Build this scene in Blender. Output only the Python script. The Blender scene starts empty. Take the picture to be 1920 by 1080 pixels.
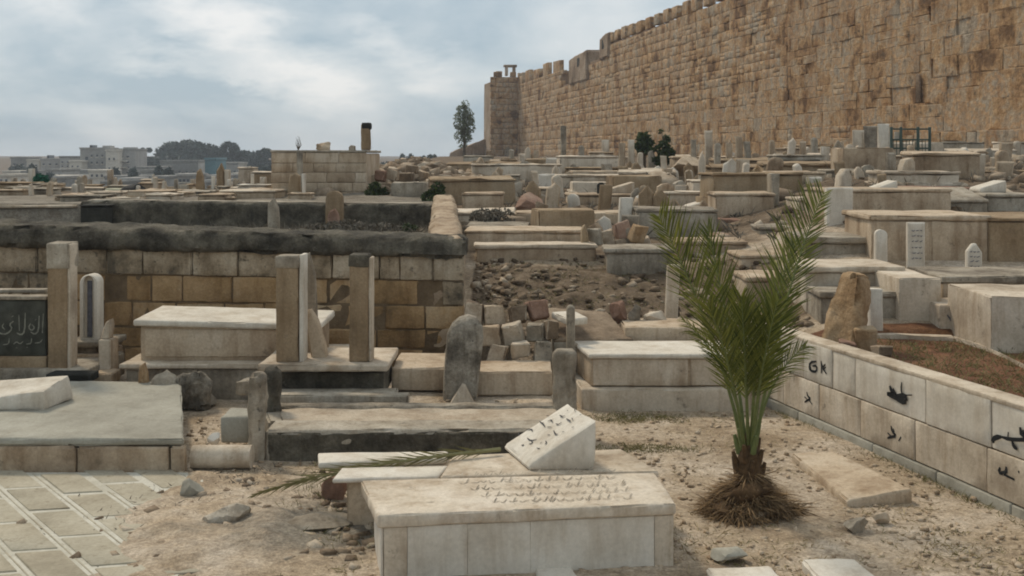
import bpy, math, random
import numpy as np
from mathutils import Vector, Matrix, noise as mn

random.seed(7)
RNG = np.random.default_rng(7)
SC = bpy.context.scene
COL = SC.collection

# ------------------------------------------------------------------ camera, sky, sun, exposure
H = 2.3            # eye height above the lower graveyard
F = 2000.0         # focal length in photo pixels (photo 1920 x 1080)
CX, HY = 960.0, 292.0
cam = bpy.data.cameras.new("camera")
cam.sensor_width = 36.0
cam.lens = 36.0 * F / 1920.0
cam.shift_y = (HY - 540.0) / 1920.0
cam.clip_start = 0.05
cam.clip_end = 6000.0
cam_o = bpy.data.objects.new("camera", cam)
cam_o.location = (0, 0, H)
cam_o.rotation_euler = (math.radians(90), 0, 0)
COL.objects.link(cam_o)
SC.camera = cam_o

SUN_AZ = math.radians(-38)    # clockwise from +Y (the way the camera looks)
SUN_EL = math.radians(50)
world = bpy.data.worlds.new("World")
SC.world = world
world.use_nodes = True
nt = world.node_tree
for n in list(nt.nodes):
    nt.nodes.remove(n)
def N(tree, typ, **kw):
    n = tree.nodes.new(typ)
    for k, v in kw.items():
        setattr(n, k, v)
    return n
L = nt.links.new
out = N(nt, 'ShaderNodeOutputWorld')
bg = N(nt, 'ShaderNodeBackground')
SKY_STRENGTH = 0.1
bg.inputs['Strength'].default_value = SKY_STRENGTH
sky = N(nt, 'ShaderNodeTexSky', sky_type='NISHITA', sun_disc=False)
sky.sun_elevation = SUN_EL
sky.sun_rotation = SUN_AZ
sky.air_density = 1.0
sky.dust_density = 2.0
sky.ozone_density = 1.5
tc = N(nt, 'ShaderNodeTexCoord')
mp = N(nt, 'ShaderNodeMapping')
mp.inputs['Scale'].default_value = (1.0, 1.0, 2.6)
mp.inputs['Location'].default_value = (0.31, 0.12, 0.08)
L(tc.outputs['Generated'], mp.inputs['Vector'])
n1 = N(nt, 'ShaderNodeTexNoise')
n1.inputs['Scale'].default_value = 5.0
n1.inputs['Detail'].default_value = 9
n1.inputs['Roughness'].default_value = 0.56
n1.inputs['Distortion'].default_value = 0.35
L(mp.outputs['Vector'], n1.inputs['Vector'])
def wm(op, a, b=None, c=None, clamp=False):
    n = N(nt, 'ShaderNodeMath', operation=op, use_clamp=clamp)
    for i, v in enumerate((a, b, c)):
        if v is None: continue
        if isinstance(v, (int, float)): n.inputs[i].default_value = v
        else: L(v, n.inputs[i])
    return n.outputs[0]
sx = N(nt, 'ShaderNodeSeparateXYZ')
L(tc.outputs['Generated'], sx.inputs[0])
yy = wm('MAXIMUM', sx.outputs['Y'], 0.15)
su = wm('DIVIDE', sx.outputs['X'], yy)
sv_ = wm('DIVIDE', sx.outputs['Z'], yy)
nz2 = N(nt, 'ShaderNodeTexNoise')
nz2.inputs['Scale'].default_value = 16.0
nz2.inputs['Detail'].default_value = 7
nz2.inputs['Roughness'].default_value = 0.6
L(mp.outputs['Vector'], nz2.inputs['Vector'])
wob_ = wm('MULTIPLY', wm('SUBTRACT', nz2.outputs['Fac'], 0.5), 0.10)
def bank(u0, v0, u1, v1, w, amt):
    """A bank of cumulus lying along a slanting line of the sky, its edge broken by noise."""
    du, dv = u1 - u0, v1 - v0
    ln = math.hypot(du, dv); nu, nv = -dv / ln, du / ln
    d = wm('ADD', wm('ADD', wm('MULTIPLY', wm('SUBTRACT', su, u0), nu), wm('MULTIPLY', wm('SUBTRACT', sv_, v0), nv)), wob_)
    al = wm('ADD', wm('MULTIPLY', wm('SUBTRACT', su, u0), du / ln), wm('MULTIPLY', wm('SUBTRACT', sv_, v0), dv / ln))
    m1 = wm('SUBTRACT', 1.0, wm('DIVIDE', wm('ABSOLUTE', d), w), clamp=True)
    m2 = wm('SUBTRACT', 1.0, wm('DIVIDE', wm('ABSOLUTE', wm('SUBTRACT', al, ln / 2)), ln * 0.72), clamp=True)
    m2 = wm('MULTIPLY', m2, 2.2, clamp=True)
    return wm('MULTIPLY', wm('MULTIPLY', m1, m2), amt)
banks = wm('ADD', wm('ADD', bank(-0.33, 0.15, -0.15, 0.055, 0.034, 0.55), bank(-0.37, 0.095, -0.24, 0.078, 0.018, 0.30)), bank(-0.16, 0.115, -0.06, 0.075, 0.024, 0.34))
banks = wm('ADD', banks, bank(-0.46, 0.16, -0.40, 0.12, 0.035, 0.32))
sdot = N(nt, 'ShaderNodeVectorMath', operation='DOT_PRODUCT')
L(tc.outputs['Generated'], sdot.inputs[0])
sdot.inputs[1].default_value = (0.55, 0.43, 0.72)      # the thinner, brighter cloud
glow = wm('MULTIPLY', wm('ADD', wm('MAXIMUM', sdot.outputs['Value'], 0.30), 0.1), 0.60)
base = wm('MULTIPLY', wm('SUBTRACT', n1.outputs['Fac'], 0.5), 2.1)
tot = wm('ADD', wm('ADD', wm('ADD', base, banks), glow), 0.07, clamp=True)
cc = N(nt, 'ShaderNodeValToRGB')
e = cc.color_ramp.elements
e[0].position, e[0].color = 0.08, (2.80, 3.50, 4.00, 1)
e[1].position, e[1].color = 0.95, (6.1, 6.1, 6.0, 1)
m_ = cc.color_ramp.elements.new(0.42)
m_.color = (4.15, 4.60, 4.85, 1)
L(tot, cc.inputs['Fac'])
mix = N(nt, 'ShaderNodeMix', data_type='RGBA')
mix.inputs['Factor'].default_value = 0.93
L(sky.outputs['Color'], mix.inputs[6])
L(cc.outputs['Color'], mix.inputs[7])
L(mix.outputs[2], bg.inputs['Color'])
L(bg.outputs['Background'], out.inputs['Surface'])

sun = bpy.data.lights.new("sun", 'SUN')
sun.energy = 1.5
sun.angle = math.radians(10)
sun.color = (1.0, 0.88, 0.70)
sun_o = bpy.data.objects.new("sun", sun)
sd = Vector((math.sin(SUN_AZ) * math.cos(SUN_EL), math.cos(SUN_AZ) * math.cos(SUN_EL), math.sin(SUN_EL)))
sun_o.rotation_euler = sd.to_track_quat('Z', 'Y').to_euler()
sun_o.location = (20, 20, 60)
COL.objects.link(sun_o)

SC.view_settings.view_transform = 'Standard'
SC.view_settings.look = 'None'
SC.view_settings.gamma = 1.0
SC.view_settings.exposure = 0.55
SC.view_settings.use_curve_mapping = False
SC.render.engine = 'CYCLES'
SC.cycles.max_bounces = 5
SC.cycles.filter_width = 1.9

# ------------------------------------------------------------------ materials
def mat_nodes(name):
    m = bpy.data.materials.new(name)
    m.use_nodes = True
    t = m.node_tree
    b = t.nodes.get('Principled BSDF')
    b.inputs['Specular IOR Level'].default_value = 0.25
    return m, t, b

def math_n(t, op, a, b=None, clamp=False):
    n = N(t, 'ShaderNodeMath', operation=op, use_clamp=clamp)
    for i, v in enumerate((a, b)):
        if v is None:
            continue
        if isinstance(v, (int, float)):
            n.inputs[i].default_value = v
        else:
            t.links.new(v, n.inputs[i])
    return n.outputs[0]

def noise_n(t, vec, scale, detail=5, rough=0.6, sc=(1, 1, 1), dist=0.0):
    if sc != (1, 1, 1):
        v = N(t, 'ShaderNodeVectorMath', operation='MULTIPLY')
        t.links.new(vec, v.inputs[0])
        v.inputs[1].default_value = sc
        vec = v.outputs[0]
    n = N(t, 'ShaderNodeTexNoise')
    n.inputs['Scale'].default_value = scale
    n.inputs['Detail'].default_value = detail
    n.inputs['Roughness'].default_value = rough
    n.inputs['Distortion'].default_value = dist
    t.links.new(vec, n.inputs['Vector'])
    return n.outputs['Fac']

def ramp_n(t, fac, stops):
    r = N(t, 'ShaderNodeValToRGB')
    el = r.color_ramp.elements
    for i, (p, c) in enumerate(stops):
        if i < 2:
            x = el[i]
            x.position = p
        else:
            x = el.new(p)
        x.color = (*c, 1) if len(c) == 3 else c
    t.links.new(fac, r.inputs['Fac'])
    return r.outputs['Color']

def mixc(t, fac, a, b, mode='MIX'):
    n = N(t, 'ShaderNodeMix', data_type='RGBA', blend_type=mode)
    for sock, v in ((n.inputs[0], fac), (n.inputs[6], a), (n.inputs[7], b)):
        if isinstance(v, (int, float)):
            sock.default_value = v
        elif isinstance(v, tuple):
            sock.default_value = (*v, 1) if len(v) == 3 else v
        else:
            t.links.new(v, sock)
    return n.outputs[2]

def stone(name, pal, scale=2.0, mott=0.9, var=0.5, streak=0.35, streakcol=(0.45, 0.40, 0.34), spot=None,
          spot_amt=0.62, bump=0.35, bdist=0.012, grain=40.0, rough=0.92, gk=1.0):
    """Weathered stone from world-position noise: mottling, vertical run-off stains, lichen spots, fine grain."""
    m, t, b = mat_nodes(name)
    geo = N(t, 'ShaderNodeNewGeometry')
    pos = geo.outputs['Position']
    oi = N(t, 'ShaderNodeObjectInfo')
    r = math_n(t, 'FRACT', math_n(t, 'ADD', oi.outputs['Random'], math_n(t, 'MULTIPLY', geo.outputs['Random Per Island'], 3.7)))
    a = noise_n(t, pos, scale, 7, 0.66)
    f = math_n(t, 'ADD', math_n(t, 'MULTIPLY', math_n(t, 'SUBTRACT', a, 0.5), mott * 2.2), 0.5)
    f = math_n(t, 'ADD', f, math_n(t, 'MULTIPLY', math_n(t, 'SUBTRACT', r, 0.5), var), True)
    n = len(pal)
    col = ramp_n(t, f, [(i / (n - 1), c) for i, c in enumerate(pal)])
    s = noise_n(t, pos, scale * 2.3, 5, 0.6, (1, 1, 0.22))
    s = math_n(t, 'MULTIPLY', math_n(t, 'SUBTRACT', s, 0.48), 4.0, True)
    col = mixc(t, math_n(t, 'MULTIPLY', s, streak), col, mixc(t, 1.0, col, streakcol, 'MULTIPLY'))
    s2 = noise_n(t, pos, scale * 6.5, 5, 0.65, (1, 1, 0.13))
    s2 = math_n(t, 'MULTIPLY', math_n(t, 'SUBTRACT', s2, 0.52), 5.0, True)
    col = mixc(t, math_n(t, 'MULTIPLY', s2, streak * 0.75), col, mixc(t, 1.0, col, streakcol, 'MULTIPLY'))
    if spot:
        p = noise_n(t, pos, scale * 4.1, 6, 0.7)
        p = math_n(t, 'MULTIPLY', math_n(t, 'SUBTRACT', p, spot_amt), 9.0, True)
        col = mixc(t, math_n(t, 'MULTIPLY', p, 0.8), col, spot)
    g = noise_n(t, pos, grain, 4, 0.75)
    gcol = ramp_n(t, g, [(0.25, (1 - 0.26 * gk, 1 - 0.27 * gk, 1 - 0.28 * gk)), (0.75, (1 + 0.16 * gk,) * 3)])
    col = mixc(t, 1.0, col, gcol, 'MULTIPLY')
    t.links.new(col, b.inputs['Base Color'])
    b.inputs['Roughness'].default_value = rough
    bm_ = N(t, 'ShaderNodeBump')
    bm_.inputs['Strength'].default_value = bump
    bm_.inputs['Distance'].default_value = bdist
    h = math_n(t, 'ADD', math_n(t, 'MULTIPLY', noise_n(t, pos, scale * 7, 8, 0.7), 1.0), math_n(t, 'MULTIPLY', g, 0.35))
    t.links.new(h, bm_.inputs['Height'])
    t.links.new(bm_.outputs[0], b.inputs['Normal'])
    return m

M = {}
M['white'] = stone('pale_limestone', [(0.320, 0.256, 0.186), (0.493, 0.412, 0.314), (0.595, 0.512, 0.403), (0.653, 0.576, 0.474)], 1.7, 1.05, 0.35, 0.75, (0.55, 0.46, 0.37), (0.17, 0.14, 0.105), 0.62, gk=0.8)
M['clean'] = stone('cut_white_marble', [(0.46, 0.405, 0.33), (0.62, 0.565, 0.475), (0.70, 0.65, 0.57)], 2.2, 0.9, 0.25, 0.55, (0.62, 0.54, 0.45), (0.30, 0.25, 0.19), 0.66, 0.25, 0.006, gk=0.55)
M['beige'] = stone('beige_limestone', [(0.250, 0.181, 0.119), (0.400, 0.306, 0.210), (0.500, 0.398, 0.285), (0.550, 0.456, 0.344)], 1.6, 1.05, 0.5, 0.8, (0.5, 0.41, 0.32), (0.14, 0.108, 0.072), 0.61)
M['grey'] = stone('grey_weathered_stone', [(0.156, 0.128, 0.095), (0.281, 0.240, 0.185), (0.388, 0.338, 0.265), (0.475, 0.419, 0.338)], 2.4, 1.2, 0.4, 0.7, (0.5, 0.44, 0.36), (0.065, 0.055, 0.04), 0.60, 0.6, 0.02)
M['dark'] = stone('lichen_blackened_and_shaded_stone', [(0.046, 0.040, 0.030), (0.104, 0.091, 0.069), (0.169, 0.150, 0.113), (0.299, 0.260, 0.202)], 2.8, 1.3, 0.3, 0.6, (0.5, 0.46, 0.39), (0.20, 0.18, 0.14), 0.60, 1.0, 0.04, gk=1.4)  # lichened stone; also the painted shade of trough front and slab recess
M['black'] = stone('black_stone_and_shade', [(0.012, 0.012, 0.010), (0.03, 0.029, 0.024), (0.055, 0.052, 0.043)], 3.0, 1.0, 0.3, 0.3, (0.6, 0.6, 0.5), (0.09, 0.085, 0.07), 0.66, 0.7, 0.02)  # black stone; also the painted shade of recesses and openings
M['ashlar'] = stone('brown_ashlar', [(0.185, 0.120, 0.060), (0.343, 0.218, 0.104), (0.447, 0.298, 0.156), (0.506, 0.379, 0.238)], 1.3, 1.1, 0.45, 0.7, (0.5, 0.41, 0.32), (0.13, 0.10, 0.06), 0.66, 0.8, 0.03)
M['ashlar_grey'] = stone('grey_topped_ashlar', [(0.140, 0.112, 0.077), (0.323, 0.252, 0.168), (0.463, 0.371, 0.259), (0.519, 0.435, 0.323)], 2.4, 1.4, 0.6, 0.6, (0.42, 0.38, 0.32), (0.05, 0.046, 0.036), 0.57, 0.9, 0.03)
M['stele'] = stone('scarred_grey_stele', [(0.095, 0.082, 0.064), (0.19, 0.165, 0.13), (0.33, 0.29, 0.23), (0.43, 0.385, 0.315)], 3.0, 1.9, 0.2, 0.9, (0.45, 0.40, 0.34), (0.075, 0.065, 0.05), 0.6, 0.9, 0.03, gk=1.4)
M['pillar'] = stone('brown_pillar_stone', [(0.172, 0.121, 0.069), (0.270, 0.190, 0.113), (0.333, 0.247, 0.155), (0.380, 0.305, 0.213)], 2.0, 0.9, 0.3, 0.6, (0.5, 0.44, 0.36), (0.10, 0.09, 0.075), 0.66, 0.5, 0.012)
M['orange'] = stone('ochre_rough_stone', [(0.20, 0.12, 0.06), (0.36, 0.235, 0.125), (0.45, 0.315, 0.185), (0.50, 0.39, 0.265)], 2.6, 1.3, 0.3, 0.5, (0.5, 0.4, 0.3), (0.16, 0.115, 0.07), 0.62, 0.9, 0.03, gk=1.3)
M['citywall'] = stone('golden_city_wall_stone', [(0.20, 0.112, 0.052), (0.40, 0.238, 0.112), (0.47, 0.30, 0.155), (0.44, 0.345, 0.24), (0.51, 0.315, 0.16), (0.41, 0.335, 0.245)], 0.5, 1.75, 0.5, 0.7, (0.52, 0.39, 0.28), (0.095, 0.073, 0.047), 0.565, 0.9, 0.09, 5.0, gk=1.8)
M['citygrey'] = stone('grey_tower_stone', [(0.207, 0.144, 0.092), (0.345, 0.247, 0.167), (0.425, 0.322, 0.230), (0.448, 0.362, 0.276)], 0.5, 1.1, 0.5, 0.8, (0.48, 0.41, 0.33), (0.11, 0.09, 0.065), 0.60, 1.0, 0.10, 7.0, gk=1.2)
M['mortar'] = stone('wall_core_mortar', [(0.17, 0.11, 0.068), (0.27, 0.18, 0.11), (0.33, 0.23, 0.145)], 1.2, 0.9, 0.0, 0.4, bump=0.7, bdist=0.05)
M['joint'] = stone('wall_joint_earth', [(0.085, 0.058, 0.034), (0.162, 0.112, 0.065), (0.238, 0.170, 0.102)], 3.0, 1.0, 0.0, 0.3, bump=0.7, bdist=0.02)
M['rubblestone'] = stone('brown_rubble', [(0.095, 0.065, 0.041), (0.169, 0.121, 0.078), (0.257, 0.193, 0.130), (0.446, 0.365, 0.270)], 3.0, 0.9, 1.1, 0.2, bump=0.7, bdist=0.02)
M['rock'] = stone('rubble_rock', [(0.144, 0.103, 0.068), (0.256, 0.190, 0.128), (0.362, 0.281, 0.198), (0.500, 0.419, 0.319)], 3.0, 0.9, 1.1, 0.2, spot=(0.10, 0.085, 0.06), spot_amt=0.64, bump=0.7, bdist=0.02)
M['redrock'] = stone('reddish_rock', [(0.149, 0.086, 0.057), (0.253, 0.149, 0.103), (0.356, 0.230, 0.167), (0.437, 0.322, 0.241)], 3.0, 0.9, 0.6, 0.2, bump=0.7, bdist=0.02)
M['tile'] = stone('paving_slab', [(0.282, 0.246, 0.180), (0.384, 0.342, 0.258), (0.450, 0.408, 0.318)], 2.6, 1.0, 0.35, 0.1, spot=(0.22, 0.18, 0.12), spot_amt=0.58, bump=0.3, bdist=0.006, gk=0.8)
M['grout'] = stone('pale_paving_border', [(0.391, 0.362, 0.287), (0.517, 0.489, 0.408), (0.598, 0.575, 0.500)], 3.2, 1.0, 0.2, 0.1, spot=(0.28, 0.235, 0.17), spot_amt=0.60, bump=0.3, bdist=0.006, gk=0.7)
M['concrete'] = stone('grey_concrete', [(0.234, 0.216, 0.174), (0.342, 0.322, 0.264), (0.420, 0.400, 0.336)], 1.8, 0.9, 0.4, 0.25, spot=(0.19, 0.15, 0.10), spot_amt=0.63, bump=0.4, bdist=0.01, gk=0.7)
M['townwall'] = stone('far_house_plaster', [(0.204, 0.198, 0.180), (0.300, 0.288, 0.264), (0.384, 0.366, 0.336)], 0.25, 0.7, 1.2, 0.3, bump=0.1, grain=2.0)
M['towncream'] = stone('far_cream_plaster', [(0.494, 0.448, 0.373), (0.612, 0.560, 0.471)], 0.25, 0.5, 0.3, 0.2, bump=0.1, grain=2.0)

def plain(name, col, rough=0.8, var=0.35, scale=9.0, metal=0.0):
    m, t, b = mat_nodes(name)
    geo = N(t, 'ShaderNodeNewGeometry')
    a = noise_n(t, geo.outputs['Position'], scale, 5, 0.65)
    c = ramp_n(t, a, [(0.25, tuple(x * (1 - var) for x in col)), (0.75, tuple(min(1, x * (1 + var)) for x in col))])
    t.links.new(c, b.inputs['Base Color'])
    b.inputs['Roughness'].default_value = rough
    b.inputs['Metallic'].default_value = metal
    return m
M['paint'] = plain('black_paint', (0.016, 0.017, 0.018), 0.75, 0.4, 14)
M['worn_paint'] = plain('worn_grey_black_lettering', (0.055, 0.052, 0.052), 0.8, 0.6, 50)
M['faded'] = plain('faded_blue_black_paint', (0.13, 0.13, 0.15), 0.85, 0.5, 20)
M['letter'] = plain('weathered_pale_lettering', (0.20, 0.195, 0.155), 0.85, 0.5, 30)
M['panel'] = plain('dark_painted_panel', (0.052, 0.052, 0.040), 0.6, 0.6, 7)
M['glass_dark'] = plain('dark_window', (0.035, 0.04, 0.045), 0.3, 0.2, 3)
M['greensheet'] = plain('green_tarpaulin', (0.012, 0.095, 0.055), 0.7, 0.4, 2)
M['greenmetal'] = plain('dark_green_metal', (0.045, 0.066, 0.052), 0.5, 0.3, 4)
M['darkcloth'] = plain('black_sheet', (0.012, 0.012, 0.012), 0.8, 0.4, 4)
M['bark'] = plain('bark', (0.10, 0.075, 0.05), 0.95, 0.5, 20)
M['yellow'] = plain('pale_yellow_plaster', (0.50, 0.47, 0.33), 0.9, 0.15, 5)
M['bluebox'] = plain('blue_green_paint', (0.07, 0.15, 0.17), 0.7, 0.3, 3)

def leafmat(name, a, b_, trans=0.25, rough=0.55):
    m, t, b = mat_nodes(name)
    geo = N(t, 'ShaderNodeNewGeometry')
    f = math_n(t, 'ADD', math_n(t, 'MULTIPLY', geo.outputs['Random Per Island'], 0.75), math_n(t, 'MULTIPLY', noise_n(t, geo.outputs['Position'], 3.0, 3), 0.35), True)
    c = ramp_n(t, f, [(0.1, a), (0.95, b_)])
    t.links.new(c, b.inputs['Base Color'])
    b.inputs['Roughness'].default_value = rough
    tr = N(t, 'ShaderNodeBsdfTranslucent')
    t.links.new(c, tr.inputs['Color'])
    mx = N(t, 'ShaderNodeMixShader')
    mx.inputs[0].default_value = trans
    t.links.new(b.outputs[0], mx.inputs[1])
    t.links.new(tr.outputs[0], mx.inputs[2])
    o = t.nodes.get('Material Output')
    t.links.new(mx.outputs[0], o.inputs['Surface'])
    return m
M['palm'] = leafmat('palm_leaflet', (0.028, 0.046, 0.009), (0.23, 0.235, 0.046), 0.3)
M['palmrib'] = plain('palm_midrib', (0.13, 0.15, 0.05), 0.6, 0.3, 20)
M['drypalm'] = leafmat('drying_palm_leaflet', (0.13, 0.12, 0.045), (0.27, 0.25, 0.12), 0.15)
M['fibre'] = leafmat('dead_palm_fibre', (0.05, 0.03, 0.015), (0.33, 0.215, 0.11), 0.05, 0.9)
M['husk'] = plain('palm_husk', (0.085, 0.05, 0.024), 0.95, 0.7, 30)
M['straw'] = leafmat('dry_straw', (0.20, 0.15, 0.075), (0.42, 0.34, 0.20), 0.1, 0.9)
M['weed'] = leafmat('dry_weed', (0.10, 0.095, 0.035), (0.26, 0.225, 0.10), 0.1, 0.9)
M['drybrush'] = leafmat('grey_dry_brush', (0.085, 0.072, 0.055), (0.21, 0.185, 0.145), 0.1, 0.95)
M['farleaf'] = leafmat('dark_far_foliage', (0.024, 0.040, 0.033), (0.062, 0.086, 0.068), 0.1)
M['treeleaf'] = leafmat('olive_green_foliage', (0.06, 0.078, 0.038), (0.25, 0.27, 0.16), 0.3)
M['bushleaf'] = leafmat('dark_bush_foliage', (0.018, 0.030, 0.011), (0.075, 0.10, 0.036), 0.2)

def ground_mat():
    m, t, b = mat_nodes('stony_ground')
    geo = N(t, 'ShaderNodeNewGeometry')
    pos = geo.outputs['Position']
    at = N(t, 'ShaderNodeVertexColor', layer_name='soil')
    sep = N(t, 'ShaderNodeSeparateColor')
    t.links.new(at.outputs['Color'], sep.inputs[0])
    a = noise_n(t, pos, 1.1, 8, 0.68)
    sand = ramp_n(t, a, [(0.28, (0.23, 0.17, 0.115)), (0.45, (0.41, 0.32, 0.222)), (0.58, (0.49, 0.405, 0.31)), (0.75, (0.54, 0.465, 0.38))])
    rub = ramp_n(t, noise_n(t, pos, 2.6, 8, 0.7), [(0.3, (0.075, 0.053, 0.034)), (0.52, (0.155, 0.112, 0.072)), (0.78, (0.30, 0.235, 0.165))])
    red = ramp_n(t, noise_n(t, pos, 2.2, 8, 0.7), [(0.3, (0.085, 0.035, 0.018)), (0.5, (0.165, 0.075, 0.038)), (0.75, (0.23, 0.135, 0.070))])
    ash = ramp_n(t, noise_n(t, pos, 3.0, 8, 0.7), [(0.3, (0.14, 0.118, 0.092)), (0.6, (0.26, 0.228, 0.18)), (0.8, (0.35, 0.318, 0.26))])
    wob = math_n(t, 'MULTIPLY', math_n(t, 'SUBTRACT', noise_n(t, pos, 2.4, 7, 0.7), 0.5), 1.5)
    def w(sock):
        return math_n(t, 'MULTIPLY', math_n(t, 'SUBTRACT', math_n(t, 'ADD', sock, math_n(t, 'MULTIPLY', wob, math_n(t, 'GREATER_THAN', sock, 0.02))), 0.2), 1.9, True)
    col = mixc(t, w(sep.outputs[1]), sand, rub)
    col = mixc(t, w(sep.outputs[0]), col, red)
    col = mixc(t, w(sep.outputs[2]), col, ash)
    gb = noise_n(t, pos, 0.9, 6, 0.7, (1, 1, 1), 0.6)
    col = mixc(t, 1.0, col, ramp_n(t, gb, [(0.32, (0.70, 0.66, 0.60)), (0.48, (1.0, 1.0, 1.0)), (0.70, (1.15, 1.17, 1.20))]), 'MULTIPLY')
    g = noise_n(t, pos, 55, 5, 0.8)
    col = mixc(t, 1.0, col, ramp_n(t, g, [(0.3, (0.55, 0.53, 0.50)), (0.5, (0.95, 0.95, 0.95)), (0.72, (1.5, 1.48, 1.45))]), 'MULTIPLY')
    g2 = noise_n(t, pos, 16, 5, 0.7)
    col = mixc(t, 1.0, col, ramp_n(t, g2, [(0.35, (0.70, 0.68, 0.66)), (0.6, (1.1, 1.1, 1.1))]), 'MULTIPLY')
    t.links.new(col, b.inputs['Base Color'])
    b.inputs['Roughness'].default_value = 0.97
    bm_ = N(t, 'ShaderNodeBump')
    bm_.inputs['Strength'].default_value = 0.8
    bm_.inputs['Distance'].default_value = 0.02
    t.links.new(math_n(t, 'ADD', math_n(t, 'MULTIPLY', g, 0.5), g2), bm_.inputs['Height'])
    t.links.new(bm_.outputs[0], b.inputs['Normal'])
    return m
M['ground'] = ground_mat()

# ------------------------------------------------------------------ places: photo pixel + distance -> point in the graveyard
def gx(px, Y): return (px - CX) * Y / F
def gz(py, Y): return H - (py - HY) * Y / F
def plane(px, py, z):
    Y = (H - z) * F / (py - HY)
    return ((px - CX) * Y / F, Y)
def sstep(a, b, x):
    t = np.clip((x - a) / (b - a), 0, 1)
    return t * t * (3 - 2 * t)
CEN = ([0, 10.0, 11.6, 14, 16, 19, 26, 42, 90, 165, 300, 900, 3000], [0, 0.0, 0.42, 0.95, 1.1, 1.3, 1.6, 2.0, 2.22, 2.2, -1, 1.8, 2.0])
RGT = ([0, 9.5, 11, 12.5, 14.5, 19, 26, 34, 42, 90, 165, 300, 900, 3000], [0.62, 0.62, 0.85, 1.05, 1.45, 1.9, 2.1, 2.28, 2.45, 2.5, 2.3, -1, 1.8, 2.0])
LFT = ([0, 11.68, 11.82, 19.38, 19.5, 24, 31, 45, 80, 150, 250, 400, 900, 3000], [0, 0, 1.0, 1.0, 1.42, 1.45, 1.32, 0.3, -2.6, -5.5, -3.5, 1.0, 1.9, 2.0])
def wall_x(Y): return 3.233 - 0.282 * (Y - 6.735)       # foot of the low white wall
def ret_x(Y): return -0.72 - 0.07 * (Y - 11.6)          # middle of the return wall
def terr(X, Y):
    X = np.asarray(X, float); Y = np.asarray(Y, float)
    a = X / np.maximum(Y, 0.5)
    zc = np.interp(Y, *CEN); zr = np.interp(Y, *RGT); zl = np.interp(Y, *LFT)
    t = sstep(0.14, 0.33, a)
    z = zc * (1 - t) + zr * t
    low = np.where(X > wall_x(Y) + 0.11, 0.62, 0.0)
    z = np.where(Y < 9.85, low, z)
    hard = 1 - sstep(-0.1, 0.1, X - ret_x(Y))
    soft = 1 - sstep(-0.19, -0.06, a)
    k = sstep(20.5, 23.0, Y)
    tl = np.where(Y < 11.55, (X < 0) * 1.0, hard * (1 - k) + soft * k)
    z = z * (1 - tl) + zl * tl
    z = z + 0.10 * sstep(9.12, 9.35, Y) * (1 - sstep(11.0, 11.5, Y)) * sstep(-1.25, -1.05, X) * (1 - sstep(0.35, 0.55, X)) * (Y < 11.55)
    z = z + 0.5 * np.exp(-((X + 2.6) ** 2 / 1.3 + (Y - 27) ** 2 / 9.0))      # heap of rubble beyond the terrace
    return z
def T(X, Y): return float(terr(X, Y))
def hit(px, py, y0=4.0):
    Y = y0; s = 0.03
    while Y < 900:
        if gz(py, Y) <= T(gx(px, Y), Y):
            return gx(px, Y), Y
        Y += s; s *= 1.004
    return gx(px, 300), 300.0

# ------------------------------------------------------------------ mesh helpers
ORG = {}
def link(o): COL.objects.link(o); return o
def tagit(o, label=None, cat=None, group=None, kind=None):
    if label: o['label'] = label
    if cat: o['category'] = cat
    if group: o['group'] = group
    if kind: o['kind'] = kind
    return o
def thing(name, label, cat, loc, group=None):
    o = bpy.data.objects.new(name, None)
    o.empty_display_size = 0.2
    o.location = loc
    link(o); tagit(o, label, cat, group)
    ORG[o.name] = Vector(loc)
    return o

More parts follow.
